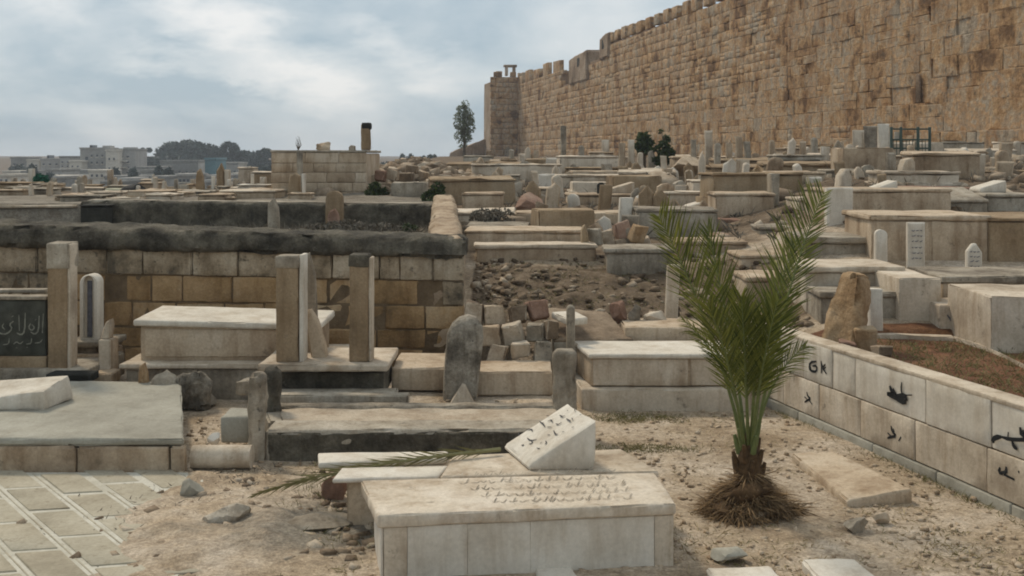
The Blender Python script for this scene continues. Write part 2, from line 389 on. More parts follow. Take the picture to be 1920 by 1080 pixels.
class MB:
    def __init__(self): self.v = []; self.f = []
    def add(self, vs, fs):
        n = len(self.v)
        self.v.extend([tuple(p) for p in vs])
        self.f.extend([tuple(i + n for i in q) for q in fs])
    def lattice(self, P8, res=0.2, bev=0.015, amp=0.004, freq=3.0, seed=0, mx=40):
        """A box on eight corners (bottom a b c d, top e f g h) with worn edges and an uneven skin."""
        P = [Vector(p) for p in P8]
        Ls = [(P[1] - P[0]).length, (P[3] - P[0]).length, (P[4] - P[0]).length]
        pr = []
        for l in Ls:
            b = min(bev / max(l, 1e-4), 0.3)
            n = max(1, min(mx, int(round(l * (1 - 2 * b) / res))))
            pr.append([0.0] + [b + (1 - 2 * b) * i / n for i in range(n + 1)] + [1.0])
        nx, ny, nz = (len(p) for p in pr)
        idx = {}; vs = []; fs = []
        sv = Vector((seed * 7.13, seed * 3.77, seed * 1.91))
        ax = [(P[1] - P[0]).normalized(), (P[3] - P[0]).normalized(), (P[4] - P[0]).normalized()]
        def vert(i, j, k):
            key = (i, j, k)
            if key in idx: return idx[key]
            u, v, w = pr[0][i], pr[1][j], pr[2][k]
            p = ((P[0] * (1 - u) + P[1] * u) * (1 - v) + (P[3] * (1 - u) + P[2] * u) * v) * (1 - w) + \
                ((P[4] * (1 - u) + P[5] * u) * (1 - v) + (P[7] * (1 - u) + P[6] * u) * v) * w
            ext = [(-1 if q == 0.0 else (1 if q == 1.0 else 0)) for q in (u, v, w)]
            k_ = sum(1 for q in ext if q)
            nv = mn.noise(p * freq + sv)
            nf = mn.noise(p * freq * 3.7 + sv)
            for q, a in zip(ext, ax):
                if q:
                    d = amp * (nv + 0.5 * nf)
                    if k_ == 2: d -= bev * (0.33 + 0.35 * max(0, nf)) + amp * max(0.0, mn.noise(p * freq * 2.1 - sv) - 0.08) * 5.0
                    if k_ == 3: d -= bev * 0.5 + amp * max(0, nf) * 2.0
                    p = p + a * (q * d)
            vs.append(p); idx[key] = len(vs) - 1
            return idx[key]
        for k, rev in ((0, True), (nz - 1, False)):
            for i in range(nx - 1):
                for j in range(ny - 1):
                    q = [vert(i, j, k), vert(i + 1, j, k), vert(i + 1, j + 1, k), vert(i, j + 1, k)]
                    fs.append(q[::-1] if rev else q)
        for j, rev in ((0, False), (ny - 1, True)):
            for i in range(nx - 1):
                for k in range(nz - 1):
                    q = [vert(i, j, k), vert(i + 1, j, k), vert(i + 1, j, k + 1), vert(i, j, k + 1)]
                    fs.append(q[::-1] if rev else q)
        for i, rev in ((0, True), (nx - 1, False)):
            for j in range(ny - 1):
                for k in range(nz - 1):
                    q = [vert(i, j, k), vert(i, j + 1, k), vert(i, j + 1, k + 1), vert(i, j, k + 1)]
                    fs.append(q[::-1] if rev else q)
        self.add(vs, fs)
        return self
    def quad(self, c4, z0, z1, **kw):
        """c4: plan corners front-left, front-right, back-right, back-left; z per corner or one number."""
        zz0 = z0 if isinstance(z0, (list, tuple)) else [z0] * 4
        zz1 = z1 if isinstance(z1, (list, tuple)) else [z1] * 4
        return self.lattice([(x, y, z) for (x, y), z in zip(c4, zz0)] + [(x, y, z) for (x, y), z in zip(c4, zz1)], **kw)
    def box(self, x0, x1, y0, y1, z0, z1, **kw):
        return self.quad([(x0, y0), (x1, y0), (x1, y1), (x0, y1)], z0, z1, **kw)
    def slab_outline(self, pts, origin, ux, uy, un, thick, bev=0.012, jit=0.0, lean=None):
        """An outline (u, v metres) given thickness, with chamfered rims."""
        o = Vector(origin); ux = Vector(ux).normalized(); uy = Vector(uy).normalized(); un = Vector(un).normalized()
        n = len(pts)
        cx = sum(p[0] for p in pts) / n; cy = sum(p[1] for p in pts) / n
        rings = []
        for t, ins in ((0, bev), (bev, 0), (thick - bev, 0), (thick, bev)):
            ring = []
            for (u, v) in pts:
                d = math.hypot(u - cx, v - cy) or 1
                s = max(0, 1 - ins * 1.3 / d)
                uu = cx + (u - cx) * s; vv = cy + (v - cy) * s
                p = o + ux * uu + uy * vv + un * t
                if jit: p += mn.noise_vector(p * 5.3) * jit
                ring.append(p)
            rings.append(ring)
        vs = [p for r in rings for p in r]; fs = []
        for r in range(3):
            for i in range(n):
                j = (i + 1) % n
                fs.append((r * n + i, r * n + j, (r + 1) * n + j, (r + 1) * n + i))
        fs.append(tuple(range(n))[::-1]); fs.append(tuple(range(3 * n, 4 * n)))
        self.add(vs, fs)
        return self
    def tube(self, pts, rad, sides=6):
        P = [Vector(p) for p in pts]; n = len(P)
        rad = rad if isinstance(rad, (list, tuple)) else [rad] * n
        vs = []; fs = []
        for i, p in enumerate(P):
            tg = (P[min(i + 1, n - 1)] - P[max(i - 1, 0)]).normalized()
            a = tg.cross(Vector((0.31, 0.9, 0.2))).normalized(); b = tg.cross(a)
            for s in range(sides):
                an = 2 * math.pi * s / sides
                vs.append(p + (a * math.cos(an) + b * math.sin(an)) * rad[i])
        for i in range(n - 1):
            for s in range(sides):
                s2 = (s + 1) % sides
                fs.append((i * sides + s, i * sides + s2, (i + 1) * sides + s2, (i + 1) * sides + s))
        fs.append(tuple(range(sides))[::-1]); fs.append(tuple(range((n - 1) * sides, n * sides)))
        self.add(vs, fs); return self
    def rock(self, c, s, seed=0, sub=2, rot=0.0, rough=0.35):
        V, Fc = ICO[sub]
        sv = Vector((seed * 5.7, seed * 2.3, seed * 9.1))
        cr_, sr = math.cos(rot), math.sin(rot)
        vs = []
        rs = random.Random(int(seed * 31) + 5)
        cuts = []
        for _ in range(9):
            dv = Vector((rs.gauss(0, 1), rs.gauss(0, 1), rs.gauss(0, 1))).normalized()
            cuts.append((dv, rs.uniform(0.42, 0.80)))
        for p in V:
            q = Vector(p)
            for dv, lim in cuts:                                       # knocked-off faces
                ex = q.dot(dv) - lim
                if ex > 0: q = q - dv * ex
            q = q * (1.28 + rough * 0.45 * mn.noise(q * 1.6 + sv) + rough * 0.16 * mn.noise(q * 5.1 + sv))
            x, y, z = q.x * s[0], q.y * s[1], q.z * s[2]
            vs.append((c[0] + x * cr_ - y * sr, c[1] + x * sr + y * cr_, c[2] + z))
        self.add(vs, Fc); return self
    def blade(self, p0, p1, w, nrm, bend=0.0, seg=3):
        p0 = Vector(p0); p1 = Vector(p1); d = p1 - p0
        sd_ = d.cross(Vector(nrm))
        if sd_.length < 1e-6: sd_ = Vector((1, 0, 0))
        sd_.normalize()
        vs = []; fs = []
        for i in range(seg):
            t = i / seg
            ww = w * (0.55 + 0.9 * t if t < 0.45 else 1.0 - (t - 0.45) / 0.62)
            c = p0 + d * t + Vector((0, 0, -bend * t * t * d.length))
            vs += [c - sd_ * ww / 2, c + sd_ * ww / 2]
        vs.append(p1 + Vector((0, 0, -bend * d.length)))
        for i in range(seg - 1):
            fs.append((2 * i, 2 * i + 1, 2 * i + 3, 2 * i + 2))
        fs.append((2 * seg - 2, 2 * seg - 1, 2 * seg))
        self.add(vs, fs); return self
    def build(self, name, mat, parent=None, origin=None, smooth=True, ang=38):
        me = bpy.data.meshes.new(name)
        if origin is None:
            if parent is not None: origin = ORG[parent.name]
            else:
                a = np.array(self.v); origin = Vector(((a[:, 0].min() + a[:, 0].max()) / 2, (a[:, 1].min() + a[:, 1].max()) / 2, a[:, 2].min()))
        origin = Vector(origin)
        vv = np.array(self.v, dtype=np.float64) - np.array(origin)
        me.from_pydata(vv.tolist(), [], self.f)
        me.materials.append(M[mat] if isinstance(mat, str) else mat)
        if smooth:
            me.polygons.foreach_set('use_smooth', [True] * len(me.polygons))
            me.set_sharp_from_angle(angle=math.radians(ang))
        o = bpy.data.objects.new(name, me)
        if parent is not None:
            o.parent = parent
            o.location = origin - ORG[parent.name]
        else:
            o.location = origin
        link(o); ORG[o.name] = origin
        return o

def ico(sub):
    t = (1 + 5 ** 0.5) / 2
    v = [Vector(p).normalized() for p in [(-1, t, 0), (1, t, 0), (-1, -t, 0), (1, -t, 0), (0, -1, t), (0, 1, t), (0, -1, -t), (0, 1, -t), (t, 0, -1), (t, 0, 1), (-t, 0, -1), (-t, 0, 1)]]
    f = [(0, 11, 5), (0, 5, 1), (0, 1, 7), (0, 7, 10), (0, 10, 11), (1, 5, 9), (5, 11, 4), (11, 10, 2), (10, 7, 6), (7, 1, 8), (3, 9, 4), (3, 4, 2), (3, 2, 6), (3, 6, 8), (3, 8, 9), (4, 9, 5), (2, 4, 11), (6, 2, 10), (8, 6, 7), (9, 8, 1)]
    for _ in range(sub):
        cache = {}; nf = []
        def mid(a, b):
            k = (min(a, b), max(a, b))
            if k not in cache:
                v.append(((v[a] + v[b]) / 2).normalized()); cache[k] = len(v) - 1
            return cache[k]
        for a, b, c in f:
            x, y, z = mid(a, b), mid(b, c), mid(c, a)
            nf += [(a, x, z), (b, y, x), (c, z, y), (x, y, z)]
        f = nf
    return [tuple(p) for p in v], f
ICO = {0: ico(0), 1: ico(1), 2: ico(2), 3: ico(3)}
SEED = [0]
def sd_next(): SEED[0] += 1; return SEED[0]

def np_mesh(name, V, Fq, mat, kind='stuff', label=None, cat=None, parent=None, smooth=False):
    """Many-piece mesh from arrays; Fq is (n, k) with one k."""
    me = bpy.data.meshes.new(name)
    V = np.asarray(V, np.float32); Fq = np.asarray(Fq, np.int32)
    k = Fq.shape[1]
    me.vertices.add(len(V)); me.vertices.foreach_set('co', V.ravel())
    me.loops.add(Fq.size); me.loops.foreach_set('vertex_index', Fq.ravel())
    me.polygons.add(len(Fq)); me.polygons.foreach_set('loop_start', np.arange(0, Fq.size, k, dtype=np.int32))
    me.update(calc_edges=True); me.validate()
    if smooth: me.polygons.foreach_set('use_smooth', [True] * len(me.polygons))
    me.materials.append(M[mat])
    o = bpy.data.objects.new(name, me)
    if parent is not None:
        o.parent = parent; o.location = -Vector(ORG[parent.name])
    link(o); tagit(o, label, cat, None, kind)
    ORG[o.name] = Vector((0, 0, 0))
    return o
def tile_mesh(base_list, xf):
    """base_list: [(V, F)], xf: list of (variant, 3x3 matrix, offset) -> joined arrays."""
    Vs = []; Fs = []; n = 0
    for k, R, o in xf:
        V, Fc = base_list[k]
        Vs.append(V @ R.T + o); Fs.append(Fc + n); n += len(V)
    return np.concatenate(Vs), np.concatenate(Fs)
def rock_variants(n, sub=1, rough=0.4):
    out_ = []
    for i in range(n):
        rb = random.Random(900 + i)
        P = [Vector((kx * rb.uniform(0.45, 1), ky * rb.uniform(0.45, 1), kz * rb.uniform(0.45, 1))) for kz in (-1, 1) for (kx, ky) in ((-1, -1), (1, -1), (1, 1), (-1, 1))]
        P.append(Vector((rb.uniform(-.4, .4), rb.uniform(-.4, .4), rb.uniform(0.85, 1.15))))
        P.append(Vector((rb.uniform(-.3, .3), rb.uniform(-1.15, -0.9), rb.uniform(-.3, .3))))
        fs = [(3, 2, 1), (3, 1, 0), (4, 5, 8), (5, 6, 8), (6, 7, 8), (7, 4, 8), (0, 1, 9), (1, 5, 9), (5, 4, 9), (4, 0, 9), (1, 2, 6), (1, 6, 5), (2, 3, 7), (2, 7, 6), (3, 0, 4), (3, 4, 7)]
        out_.append((np.array([tuple(p) for p in P]), np.array(fs)))
    return out_
def rotm(rx, ry, rz):
    return np.array(Matrix.Rotation(rz, 3, 'Z') @ Matrix.Rotation(ry, 3, 'Y') @ Matrix.Rotation(rx, 3, 'X'))

# ================================================================== THE SETTING: ground
def axis(segs):
    a = []
    for lo, hi, st in segs:
        a += list(np.arange(lo, hi - 1e-9, st))
    a.append(segs[-1][1])
    return np.array(a)
xs = axis([(-600, -60, 20), (-60, -16, 2), (-16, -7, 0.25), (-7, 7, 0.055), (7, 16, 0.25), (16, 60, 2), (60, 600, 20)])
ys = axis([(-20, 2, 2), (2, 4, 0.2), (4, 13.5, 0.05), (13.5, 24, 0.09), (24, 45, 0.4), (45, 120, 2.5), (120, 400, 10), (400, 900, 50)])
GX, GY = np.meshgrid(xs, ys)
GZ = terr(GX, GY)
und = np.zeros_like(GX)
near = (np.abs(GX) < 9) & (GY > 2) & (GY < 40)
ii = np.argwhere(near)
for i, j in ii:
    x, y = GX[i, j], GY[i, j]
    und[i, j] = 0.020 * mn.noise((x * 1.3, y * 1.3, 0)) + 0.010 * mn.noise((x * 5.1, y * 5.1, 3))
rubble_zone = sstep(10.2, 11.2, GY) * (1 - sstep(13.4, 14.0, GY)) * (GX > -0.5) * (GX < 3.2)
for i, j in np.argwhere(rubble_zone > 0.05):
    x, y = GX[i, j], GY[i, j]
    und[i, j] += 0.05 * rubble_zone[i, j] * mn.noise((x * 4.0, y * 4.0, 9))
for i, j in np.argwhere((GX > -2.7) & (GX < -0.6) & (GY > 4.3) & (GY < 7.6)):
    x, y = GX[i, j], GY[i, j]
    und[i, j] += max(0.0, 0.045 * math.exp(-(((x + 1.62) / 0.55) ** 2 + ((y - 6.3) / 1.0) ** 2)) + 0.034 * mn.noise((x * 3.1, y * 3.1, 5)) * math.exp(-((x + 1.6) / 0.6) ** 2))
EDGE = [plane(352, 1120, 0), plane(338, 1060, 0), plane(318, 1010, 0), plane(290, 980, 0), plane(330, 945, 0), plane(372, 915, 0), plane(392, 893, 0)]
for i, j in np.argwhere((GX > -3.0) & (GX < -0.9) & (GY > 4.6) & (GY < 7.7)):
    x, y = GX[i, j], GY[i, j]
    d = 9.0
    for (ax_, ay_), (bx_, by_) in zip(EDGE[:-1], EDGE[1:]):
        dx, dy = bx_ - ax_, by_ - ay_
        t_ = max(0, min(1, ((x - ax_) * dx + (y - ay_) * dy) / (dx * dx + dy * dy)))
        d = min(d, math.hypot(x - ax_ - t_ * dx, y - ay_ - t_ * dy))
    k_ = 0.55 + 1.1 * mn.noise((x * 4.2, y * 4.2, 7)) + 0.5 * mn.noise((x * 11, y * 11, 2))
    und[i, j] += 0.036 * math.exp(-(d / 0.20) ** 2) * max(-0.2, k_)
GZ = GZ + und
nxg, nyg = len(xs), len(ys)
V = np.stack([GX.ravel(), GY.ravel(), GZ.ravel()], 1)
ij = np.arange(nxg * nyg).reshape(nyg, nxg)
Fq = np.stack([ij[:-1, :-1].ravel(), ij[:-1, 1:].ravel(), ij[1:, 1:].ravel(), ij[1:, :-1].ravel()], 1)
ground = np_mesh('ground', V, Fq, 'ground', 'structure', smooth=True)
red = ((GX > wall_x(GY) + 0.05) & (GY < 10.1) & (GY > 3)) * 1.0
rub = np.maximum(rubble_zone, sstep(13.0, 16, GY))
ashz = np.exp(-(((GX + 1.15) / 0.75) ** 2 + ((GY - 6.55) / 0.55) ** 2)) * 0.9 + ((GX < ret_x(GY)) & (GY > 11.6) & (GY < 24)) * 0.75
soil = np.zeros((nxg * nyg, 4), np.float32)
soil[:, 0] = red.ravel(); soil[:, 1] = (rub * (1 - red)).ravel(); soil[:, 2] = np.clip(ashz, 0, 1).ravel(); soil[:, 3] = 1
ca = ground.data.color_attributes.new('soil', 'FLOAT_COLOR', 'POINT')
ca.data.foreach_set('color', soil.ravel())

# ------------------------------------------------------------------ the great city wall
WD = Vector((-0.185, 1.0, 0)).normalized()             # along the wall, away from the camera
WN = Vector((-WD.y, WD.x, 0)); WN = WN if WN.x < 0 else -WN     # out of the wall, towards the graves
WO = Vector((27.9, 0, 0))
def wp(Y, n, z):
    """A point at distance Y along the view axis on the wall line, n metres out of it."""
    return WO + WD * (Y / WD.y) + WN * n + Vector((0, 0, z))
def wtop(Y):
    for lo, hi, z in ((0, 103, 13.0), (103, 109, 11.9), (109, 117, 10.3), (117, 121, 10.3), (121, 150, 12.0)):
        if lo <= Y < hi: return z
    return 11.7
def ledge(Y, z):
    e_ = 0.0
    if Y < 47.6 and z < 4.9: e_ = 0.75
    elif Y < 53.0 and z < 4.35: e_ = 0.40
    if z < 3.1 and Y < 60: e_ += 0.35
    if Y < 46.8 and z >= 4.9: e_ = -0.02
    return e_
def pillow(seed):
    """A unit ashlar (x along, y out, z up) with a rough, slightly domed face and worn arrises: 34 triangles."""
    rr = random.Random(seed)
    j = lambda s: rr.uniform(-s, s)
    b = 0.07
    vs = []
    for y, ins in ((-0.5, 0.0), (0.40, 0.0)):
        for (x, z) in ((-1, -1), (1, -1), (1, 1), (-1, 1)):
            vs.append((x * (0.5 - ins) + j(0.02), y + (j(0.02) if y > 0 else 0), z * (0.5 - ins) + j(0.03)))
    for (x, z) in ((-1, -1), (0, -1), (1, -1), (1, 0), (1, 1), (0, 1), (-1, 1), (-1, 0)):
        vs.append((x * (0.5 - b) + j(0.03), 0.425 + j(0.018), z * (0.5 - b) + j(0.04)))
    vs.append((j(0.15), 0.43 + j(0.03), j(0.15)))
    f = [(0, 1, 2, 3)[::1], (0, 4, 5, 1), (1, 5, 6, 2), (2, 6, 7, 3), (3, 7, 4, 0)]
    r = 8
    f += [(4, r, r + 1, r + 2, 5), (5, r + 2, r + 3, r + 4, 6), (6, r + 4, r + 5, r + 6, 7), (7, r + 6, r + 7, r, 4)]
    for q in range(8):
        f.append((r + q, r + 8, r + (q + 1) % 8)[::1])
    tris = []
    for q in f:
        for a in range(1, len(q) - 1): tris.append((q[0], q[a], q[a + 1]))
    return np.array(vs), np.array(tris)
PIL = [pillow(40 + i) for i in range(8)]
PILM = []
for k, (pv, pf) in enumerate(PIL):
    me = bpy.data.meshes.new('ashlar_block'); me.from_pydata(pv.tolist(), [], pf.tolist()); me.materials.append(M['citywall'])
    bmn = me; me.validate(); PILM.append(me)
import bmesh
def fix_normals(me):
    b = bmesh.new(); b.from_mesh(me); bmesh.ops.recalc_face_normals(b, faces=b.faces); b.to_mesh(me); b.free()
for me in PILM: fix_normals(me)
PIL = [(np.array([v.co[:] for v in me.vertices]), np.array([p.vertices[:] for p in me.polygons])) for me in PILM]

city = thing('city_wall', 'towering golden ashlar city wall with battlements rising behind the graves', 'wall', tuple(wp(60, 0, 2.3)))
core = MB()
for (ya, yb_, zt_) in ((30, 103, 12.93), (103, 109, 11.85), (109, 121, 10.25), (121, 150, 11.95)):
    core.lattice([wp(ya, -0.19, 0.5), wp(ya, -3, 0.5), wp(yb_, -3, 0.5), wp(yb_, -0.19, 0.5), wp(ya, -0.19, zt_), wp(ya, -3, zt_), wp(yb_, -3, zt_), wp(yb_, -0.19, zt_)], res=8, bev=0.05, amp=0.03, seed=ya)
core.build('wall_core', 'mortar', city, smooth=False)
WROT = Matrix((( WD.x, WN.x, 0), (WD.y, WN.y, 0), (0, 0, 1)))   # columns: along, out, up
blocks = []
rw = random.Random(11)
for (ua, ub, hs_) in ((32.0, 48.4, 1.22), (48.4, 63.0, 1.0), (63.0, 84.0, 0.92), (84.0, 150.0, 0.95)):
    z = 1.2 + rw.uniform(0, 0.5)
    while z < 13.0:
        h = rw.uniform(0.52, 0.92) * hs_ * (1.18 if z < 5 else 1.0)
        u = ua + rw.uniform(-0.2, 0.2)
        while u < ub:
            ln = h * rw.uniform(1.05, 2.2) * (1.2 if z < 5 else 1.0)
            ln = min(ln, ub - u + rw.uniform(-0.05, 0.05))
            if ln < 0.25: break
            Yc = (u + ln / 2)
            if z + h * 0.6 <= wtop(Yc):
                hh = min(h, wtop(Yc) - z) if z + h > wtop(Yc) else h
                n = rw.gauss(0, 0.010) + ledge(Yc, z + h / 2)
                if rw.random() < 0.02: n -= 0.07
                r0 = rw.random()
                if r0 < 0.14:
                    blocks.append((Yc, ln, z + hh * 0.27, hh * 0.52, n)); blocks.append((Yc, ln, z + hh * 0.77, hh * 0.46, n + rw.gauss(0, 0.02)))
                elif r0 < 0.24 and ln > 1.0:
                    k_ = rw.uniform(0.35, 0.65)
                    blocks.append((u + ln * k_ / 2, ln * k_, z + hh / 2, hh * rw.uniform(0.9, 1.0), n)); blocks.append((u + ln * (1 + k_) / 2, ln * (1 - k_), z + hh / 2, hh, n + rw.gauss(0, 0.025)))
                else:
                    blocks.append((Yc, ln, z + hh / 2, hh * (1 if rw.random() < 0.8 else rw.uniform(0.92, 1.06)), n))
            u += ln
        z += h
# crenellations
u = 40.0
while u < 103:
    if rw.random() < 0.88:
        blocks.append((u + 0.7, 1.45 * rw.uniform(0.8, 1.05), 13.0 + 0.42, 0.85 * rw.uniform(0.75, 1.1), -0.05))
        blocks.append((u + 0.7, 1.3, 13.0 + 0.86, rw.uniform(0.12, 0.4), -0.09))
    u += 1.9 + rw.uniform(-0.1, 0.6)
u = 122.0
while u < 147:
    if rw.random() < 0.85:
        hh_ = 1.5 * rw.uniform(0.7, 1.1); blocks.append((u + 1.6, 3.4 * rw.uniform(0.8, 1.05), 12.0 + hh_ / 2, hh_, -0.05))
    u += 5.2 + rw.uniform(-0.4, 0.8)
def vis_area(b):
    Y = b[0]; p = wp(Y, 0, b[2])
    px = CX + p.x / p.y * F; py = HY - (b[2] - H) / p.y * F
    if px < -30 or px > 1950 or py < -30 or b[2] < 2.0: return 0
    return b[1] * b[3] / Y ** 3
order = sorted(blocks, key=vis_area, reverse=True)
stuff_xf = []
rw2 = random.Random(5)
for q, (Yc, ln, zc, hh, n) in enumerate(order):
    k = rw2.randrange(8); fl = rw2.choice((-1, 1))
    dep = 0.55
    sc = (ln - rw2.uniform(-0.03, 0.022), dep, hh - rw2.uniform(-0.025, 0.018))
    tz = rw2.gauss(0, 0.012)
    c = wp(Yc, n - dep * 0.5, zc)
    if q < 296:
        o = bpy.data.objects.new('ashlar_block', PILM[k])
        o.parent = city
        R = WROT.to_4x4() @ Matrix.Rotation(tz, 4, 'Y')
        o.matrix_local = Matrix.Translation(c - ORG[city.name]) @ R @ Matrix.Diagonal((*sc, 1))
        link(o)
    else:
        Rm = np.array(WROT) @ np.diag(sc)
        stuff_xf.append((k, Rm, np.array(c)))
V, Fq = tile_mesh(PIL, stuff_xf)
o = np_mesh('ashlar_courses', V, Fq, 'citywall', 'stuff', parent=city)
# turrets on the wall head
def turret(Y0, Y1, n0, n1, z0, z1, name):
    mb = MB()
    mb.lattice([wp(Y0, n1, z0), wp(Y0, n0, z0), wp(Y1, n0, z0), wp(Y1, n1, z0), wp(Y0, n1, z1), wp(Y0, n0, z1), wp(Y1, n0, z1 - 0.1), wp(Y1, n1, z1 - 0.3)], res=0.9, bev=0.22, amp=0.10, freq=0.8, seed=sd_next())
    o_ = mb.build(name, 'citygrey', city, smooth=False)
    w_ = MB()
    Ym = Y0 + (Y1 - Y0) * 0.35
    w_.lattice([wp(Ym, n1 + 0.02, z1 - 1.5), wp(Ym, n1 - 0.1, z1 - 1.5), wp(Ym + 1.1, n1 - 0.1, z1 - 1.5), wp(Ym + 1.1, n1 + 0.02, z1 - 1.5), wp(Ym, n1 + 0.02, z1 - 0.6), wp(Ym, n1 - 0.1, z1 - 0.6), wp(Ym + 1.1, n1 - 0.1, z1 - 0.6), wp(Ym + 1.1, n1 + 0.02, z1 - 0.6)], res=2, bev=0.02, amp=0)
    w_.build('opening_shade', 'black', o_)  # solid black box, the shade of an opening put in as colour
    return o_
turret(109.2, 116.8, -2.4, 0.12, 10.0, 13.2, 'turret')
turret(101.0, 104.4, -1.2, 0.10, 11.6, 14.1, 'turret')
# arched blind niche and the broken shaft of masonry beside it
mb = MB()
pts = [(-0.16, 0), (0.16, 0), (0.16, 1.15)] + [(0.16 * math.cos(a), 1.15 + 0.2 * math.sin(a)) for a in np.linspace(0.3, math.pi - 0.3, 6)] + [(-0.16, 1.15)]
nb = wp(49.2, 0.02, 4.75)
mb.slab_outline(pts, nb, WD * -1.6, (0, 0, 1), WN, 0.09, 0.02)
mb.build('blind_niche', 'citygrey', city)

tower = thing('corner_tower', 'square ruined tower at the far end of the city wall with a broken crest', 'tower', tuple(wp(150, 1, 2)))
tb = MB()
tb.lattice([wp(147.2, 3.6, 0), wp(147.2, -3.0, 0), wp(154, -3.0, 0), wp(154, 3.6, 0), wp(147.2, 3.45, 12.6), wp(147.2, -3.0, 12.6), wp(154, -3.0, 12.6), wp(154, 3.45, 12.6)], res=3, bev=0.1, amp=0.05, seed=3)
tb.build('tower_body', 'citygrey', tower, smooth=False)
xf = []
z = 0.8
while z < 13.2:
    h = rw.uniform(0.6, 0.9)
    n = -3.2 if z > 12.5 else -0.2
    while n < 3.7:
        ln = rw.uniform(0.7, 1.5)
        n2 = min(n + ln, 3.72 - max(0, z - 12.3) * 0.55)
        if n2 - n > 0.15 and not (z > 12.9 and 0.9 < n < 1.6) and not (z > 12.7 and rw.random() < 0.12):
            c = wp(147.2, (n + n2) / 2, z + h / 2)
            Rm = np.array([[WN.x, -WD.x, 0], [WN.y, -WD.y, 0], [0, 0, 1]]) @ np.diag((n2 - n - 0.05, 0.6, h - 0.05))
            xf.append((rw.randrange(8), Rm, np.array(c)))
        n = n2 if n2 > n + 0.1 else 9
    z += h
for (na, nb2, zt2) in ((-3.0, -1.7, 14.0), (-1.2, -0.2, 13.7), (2.1, 2.9, 13.9)):
    Rm = np.array([[WN.x, -WD.x, 0], [WN.y, -WD.y, 0], [0, 0, 1]]) @ np.diag((nb2 - na, 0.8, zt2 - 12.8))
    xf.append((rw.randrange(8), Rm, np.array(wp(147.3, (na + nb2) / 2, (12.8 + zt2) / 2))))
V, Fq = tile_mesh(PIL, xf)
np_mesh('tower_courses', V, Fq, 'citywall', 'stuff', parent=tower)
fr = MB()      # little open window frame on the crest
fy = 147.0
for (n0, n1, z0, z1) in ((0.2, 0.55, 13.3, 14.5), (1.25, 1.6, 13.3, 14.5), (0.0, 1.8, 14.5, 14.85)):
    fr.lattice([wp(fy, n1, z0), wp(fy, n0, z0), wp(fy + 0.7, n0, z0), wp(fy + 0.7, n1, z0), wp(fy, n1, z1), wp(fy, n0, z1), wp(fy + 0.7, n0, z1), wp(fy + 0.7, n1, z1)], res=1, bev=0.05, amp=0.03, seed=sd_next())
fr.build('crest_window', 'citygrey', tower)

lw = MB()
p0 = (gx(918, 152), 152); p1 = (gx(842, 149), 149)
lw.quad([(p1[0], p1[1]), (p0[0], p0[1]), (p0[0], p0[1] + 1.5), (p1[0], p1[1] + 1.5)], 0.5, [2.6, 5.0, 5.0, 2.6], res=0.7, bev=0.2, amp=0.25, freq=0.9, seed=4)
o = lw.build('ruined_wall', 'citygrey', None)
tagit(o, 'low ruined wall sloping down from the foot of the far tower', 'wall')

# ------------------------------------------------------------------ brown ashlar retaining wall of the lower graveyard
RY = 11.6
RX0, RX1 = -6.6, -0.52
rwall = thing('retaining_wall', 'brown ashlar retaining wall under a thick black coping behind the pillars', 'wall', (-3.2, RY, 0))
b = MB(); b.box(RX0, RX1 - 0.05, RY + 0.014, RY + 0.5, -0.2, 1.17, res=0.8, bev=0.02, amp=0.01)
b.build('wall_core', 'joint', rwall)
zc = [-0.12, 0.225, 0.46, 0.75, 1.055, 1.36]
def shr(x, z): return z * (1.0 - 0.115 * (x - RX0) / (RX1 - RX0)) if z > 0 else z
rr = random.Random(21)
for c in range(5):
    x = RX0 - rr.uniform(0, 0.3)
    while x < RX1 - 0.02:
        w = rr.uniform(0.22, 0.58)
        x1 = min(x + w, RX1)
        if RX1 - x1 < 0.12: x1 = RX1
        g = 0.002 + rr.uniform(0, 0.006)
        pr = rr.uniform(-0.018, 0.016) + (0.012 if c == 4 else 0)
        mb = MB()
        mb.lattice([(x + g, RY - pr, shr(x, zc[c]) + g), (x1 - g, RY - pr, shr(x1, zc[c]) + g), (x1 - g, RY + 0.14, shr(x1, zc[c]) + g), (x + g, RY + 0.14, shr(x, zc[c]) + g),
                    (x + g, RY - pr, shr(x, zc[c + 1]) - g), (x1 - g, RY - pr, shr(x1, zc[c + 1]) - g), (x1 - g, RY + 0.14, shr(x1, zc[c + 1]) - g), (x + g, RY + 0.14, shr(x, zc[c + 1]) - g)],
                   res=0.13, bev=0.012, amp=0.012, freq=6, seed=sd_next())
        mb.build('ashlar_block', 'ashlar_grey' if c == 4 or (c == 3 and rr.random() < 0.25) else 'ashlar', rwall)
        x = x1
cp = MB()
def copz(x): return 1.615 - 0.195 * (x - RX0) / (RX1 - RX0)
xa, xb = RX0, RX1 + 0.03
cp.lattice([(xa, RY - 0.10, shr(xa, 1.34)), (xb, RY - 0.10, shr(xb, 1.34)), (xb, RY + 0.46, shr(xb, 1.34)), (xa, RY + 0.46, shr(xa, 1.34)),
            (xa, RY - 0.03, copz(xa) - 0.03), (xb, RY - 0.03, copz(xb) - 0.03), (xb, RY + 0.42, copz(xb)), (xa, RY + 0.42, copz(xa))],
           res=0.045, bev=0.05, amp=0.028, freq=3.4, seed=77, mx=150)
cp.build('coping', 'dark', rwall, ang=80)
rt = MB()       # the return running back up the slope
A = Vector((-0.72, RY + 0.02, 0)); B = Vector((-1.34, 20.9, 0))
rt.quad([(A.x - 0.19, A.y), (A.x + 0.2, A.y), (B.x + 0.2, B.y), (B.x - 0.19, B.y)], 0.1, [1.40, 1.40, 1.56, 1.56], res=0.07, bev=0.06, amp=0.035, freq=3.2, seed=31, mx=130)
rt.build('return_wall', 'beige', rwall, ang=80)

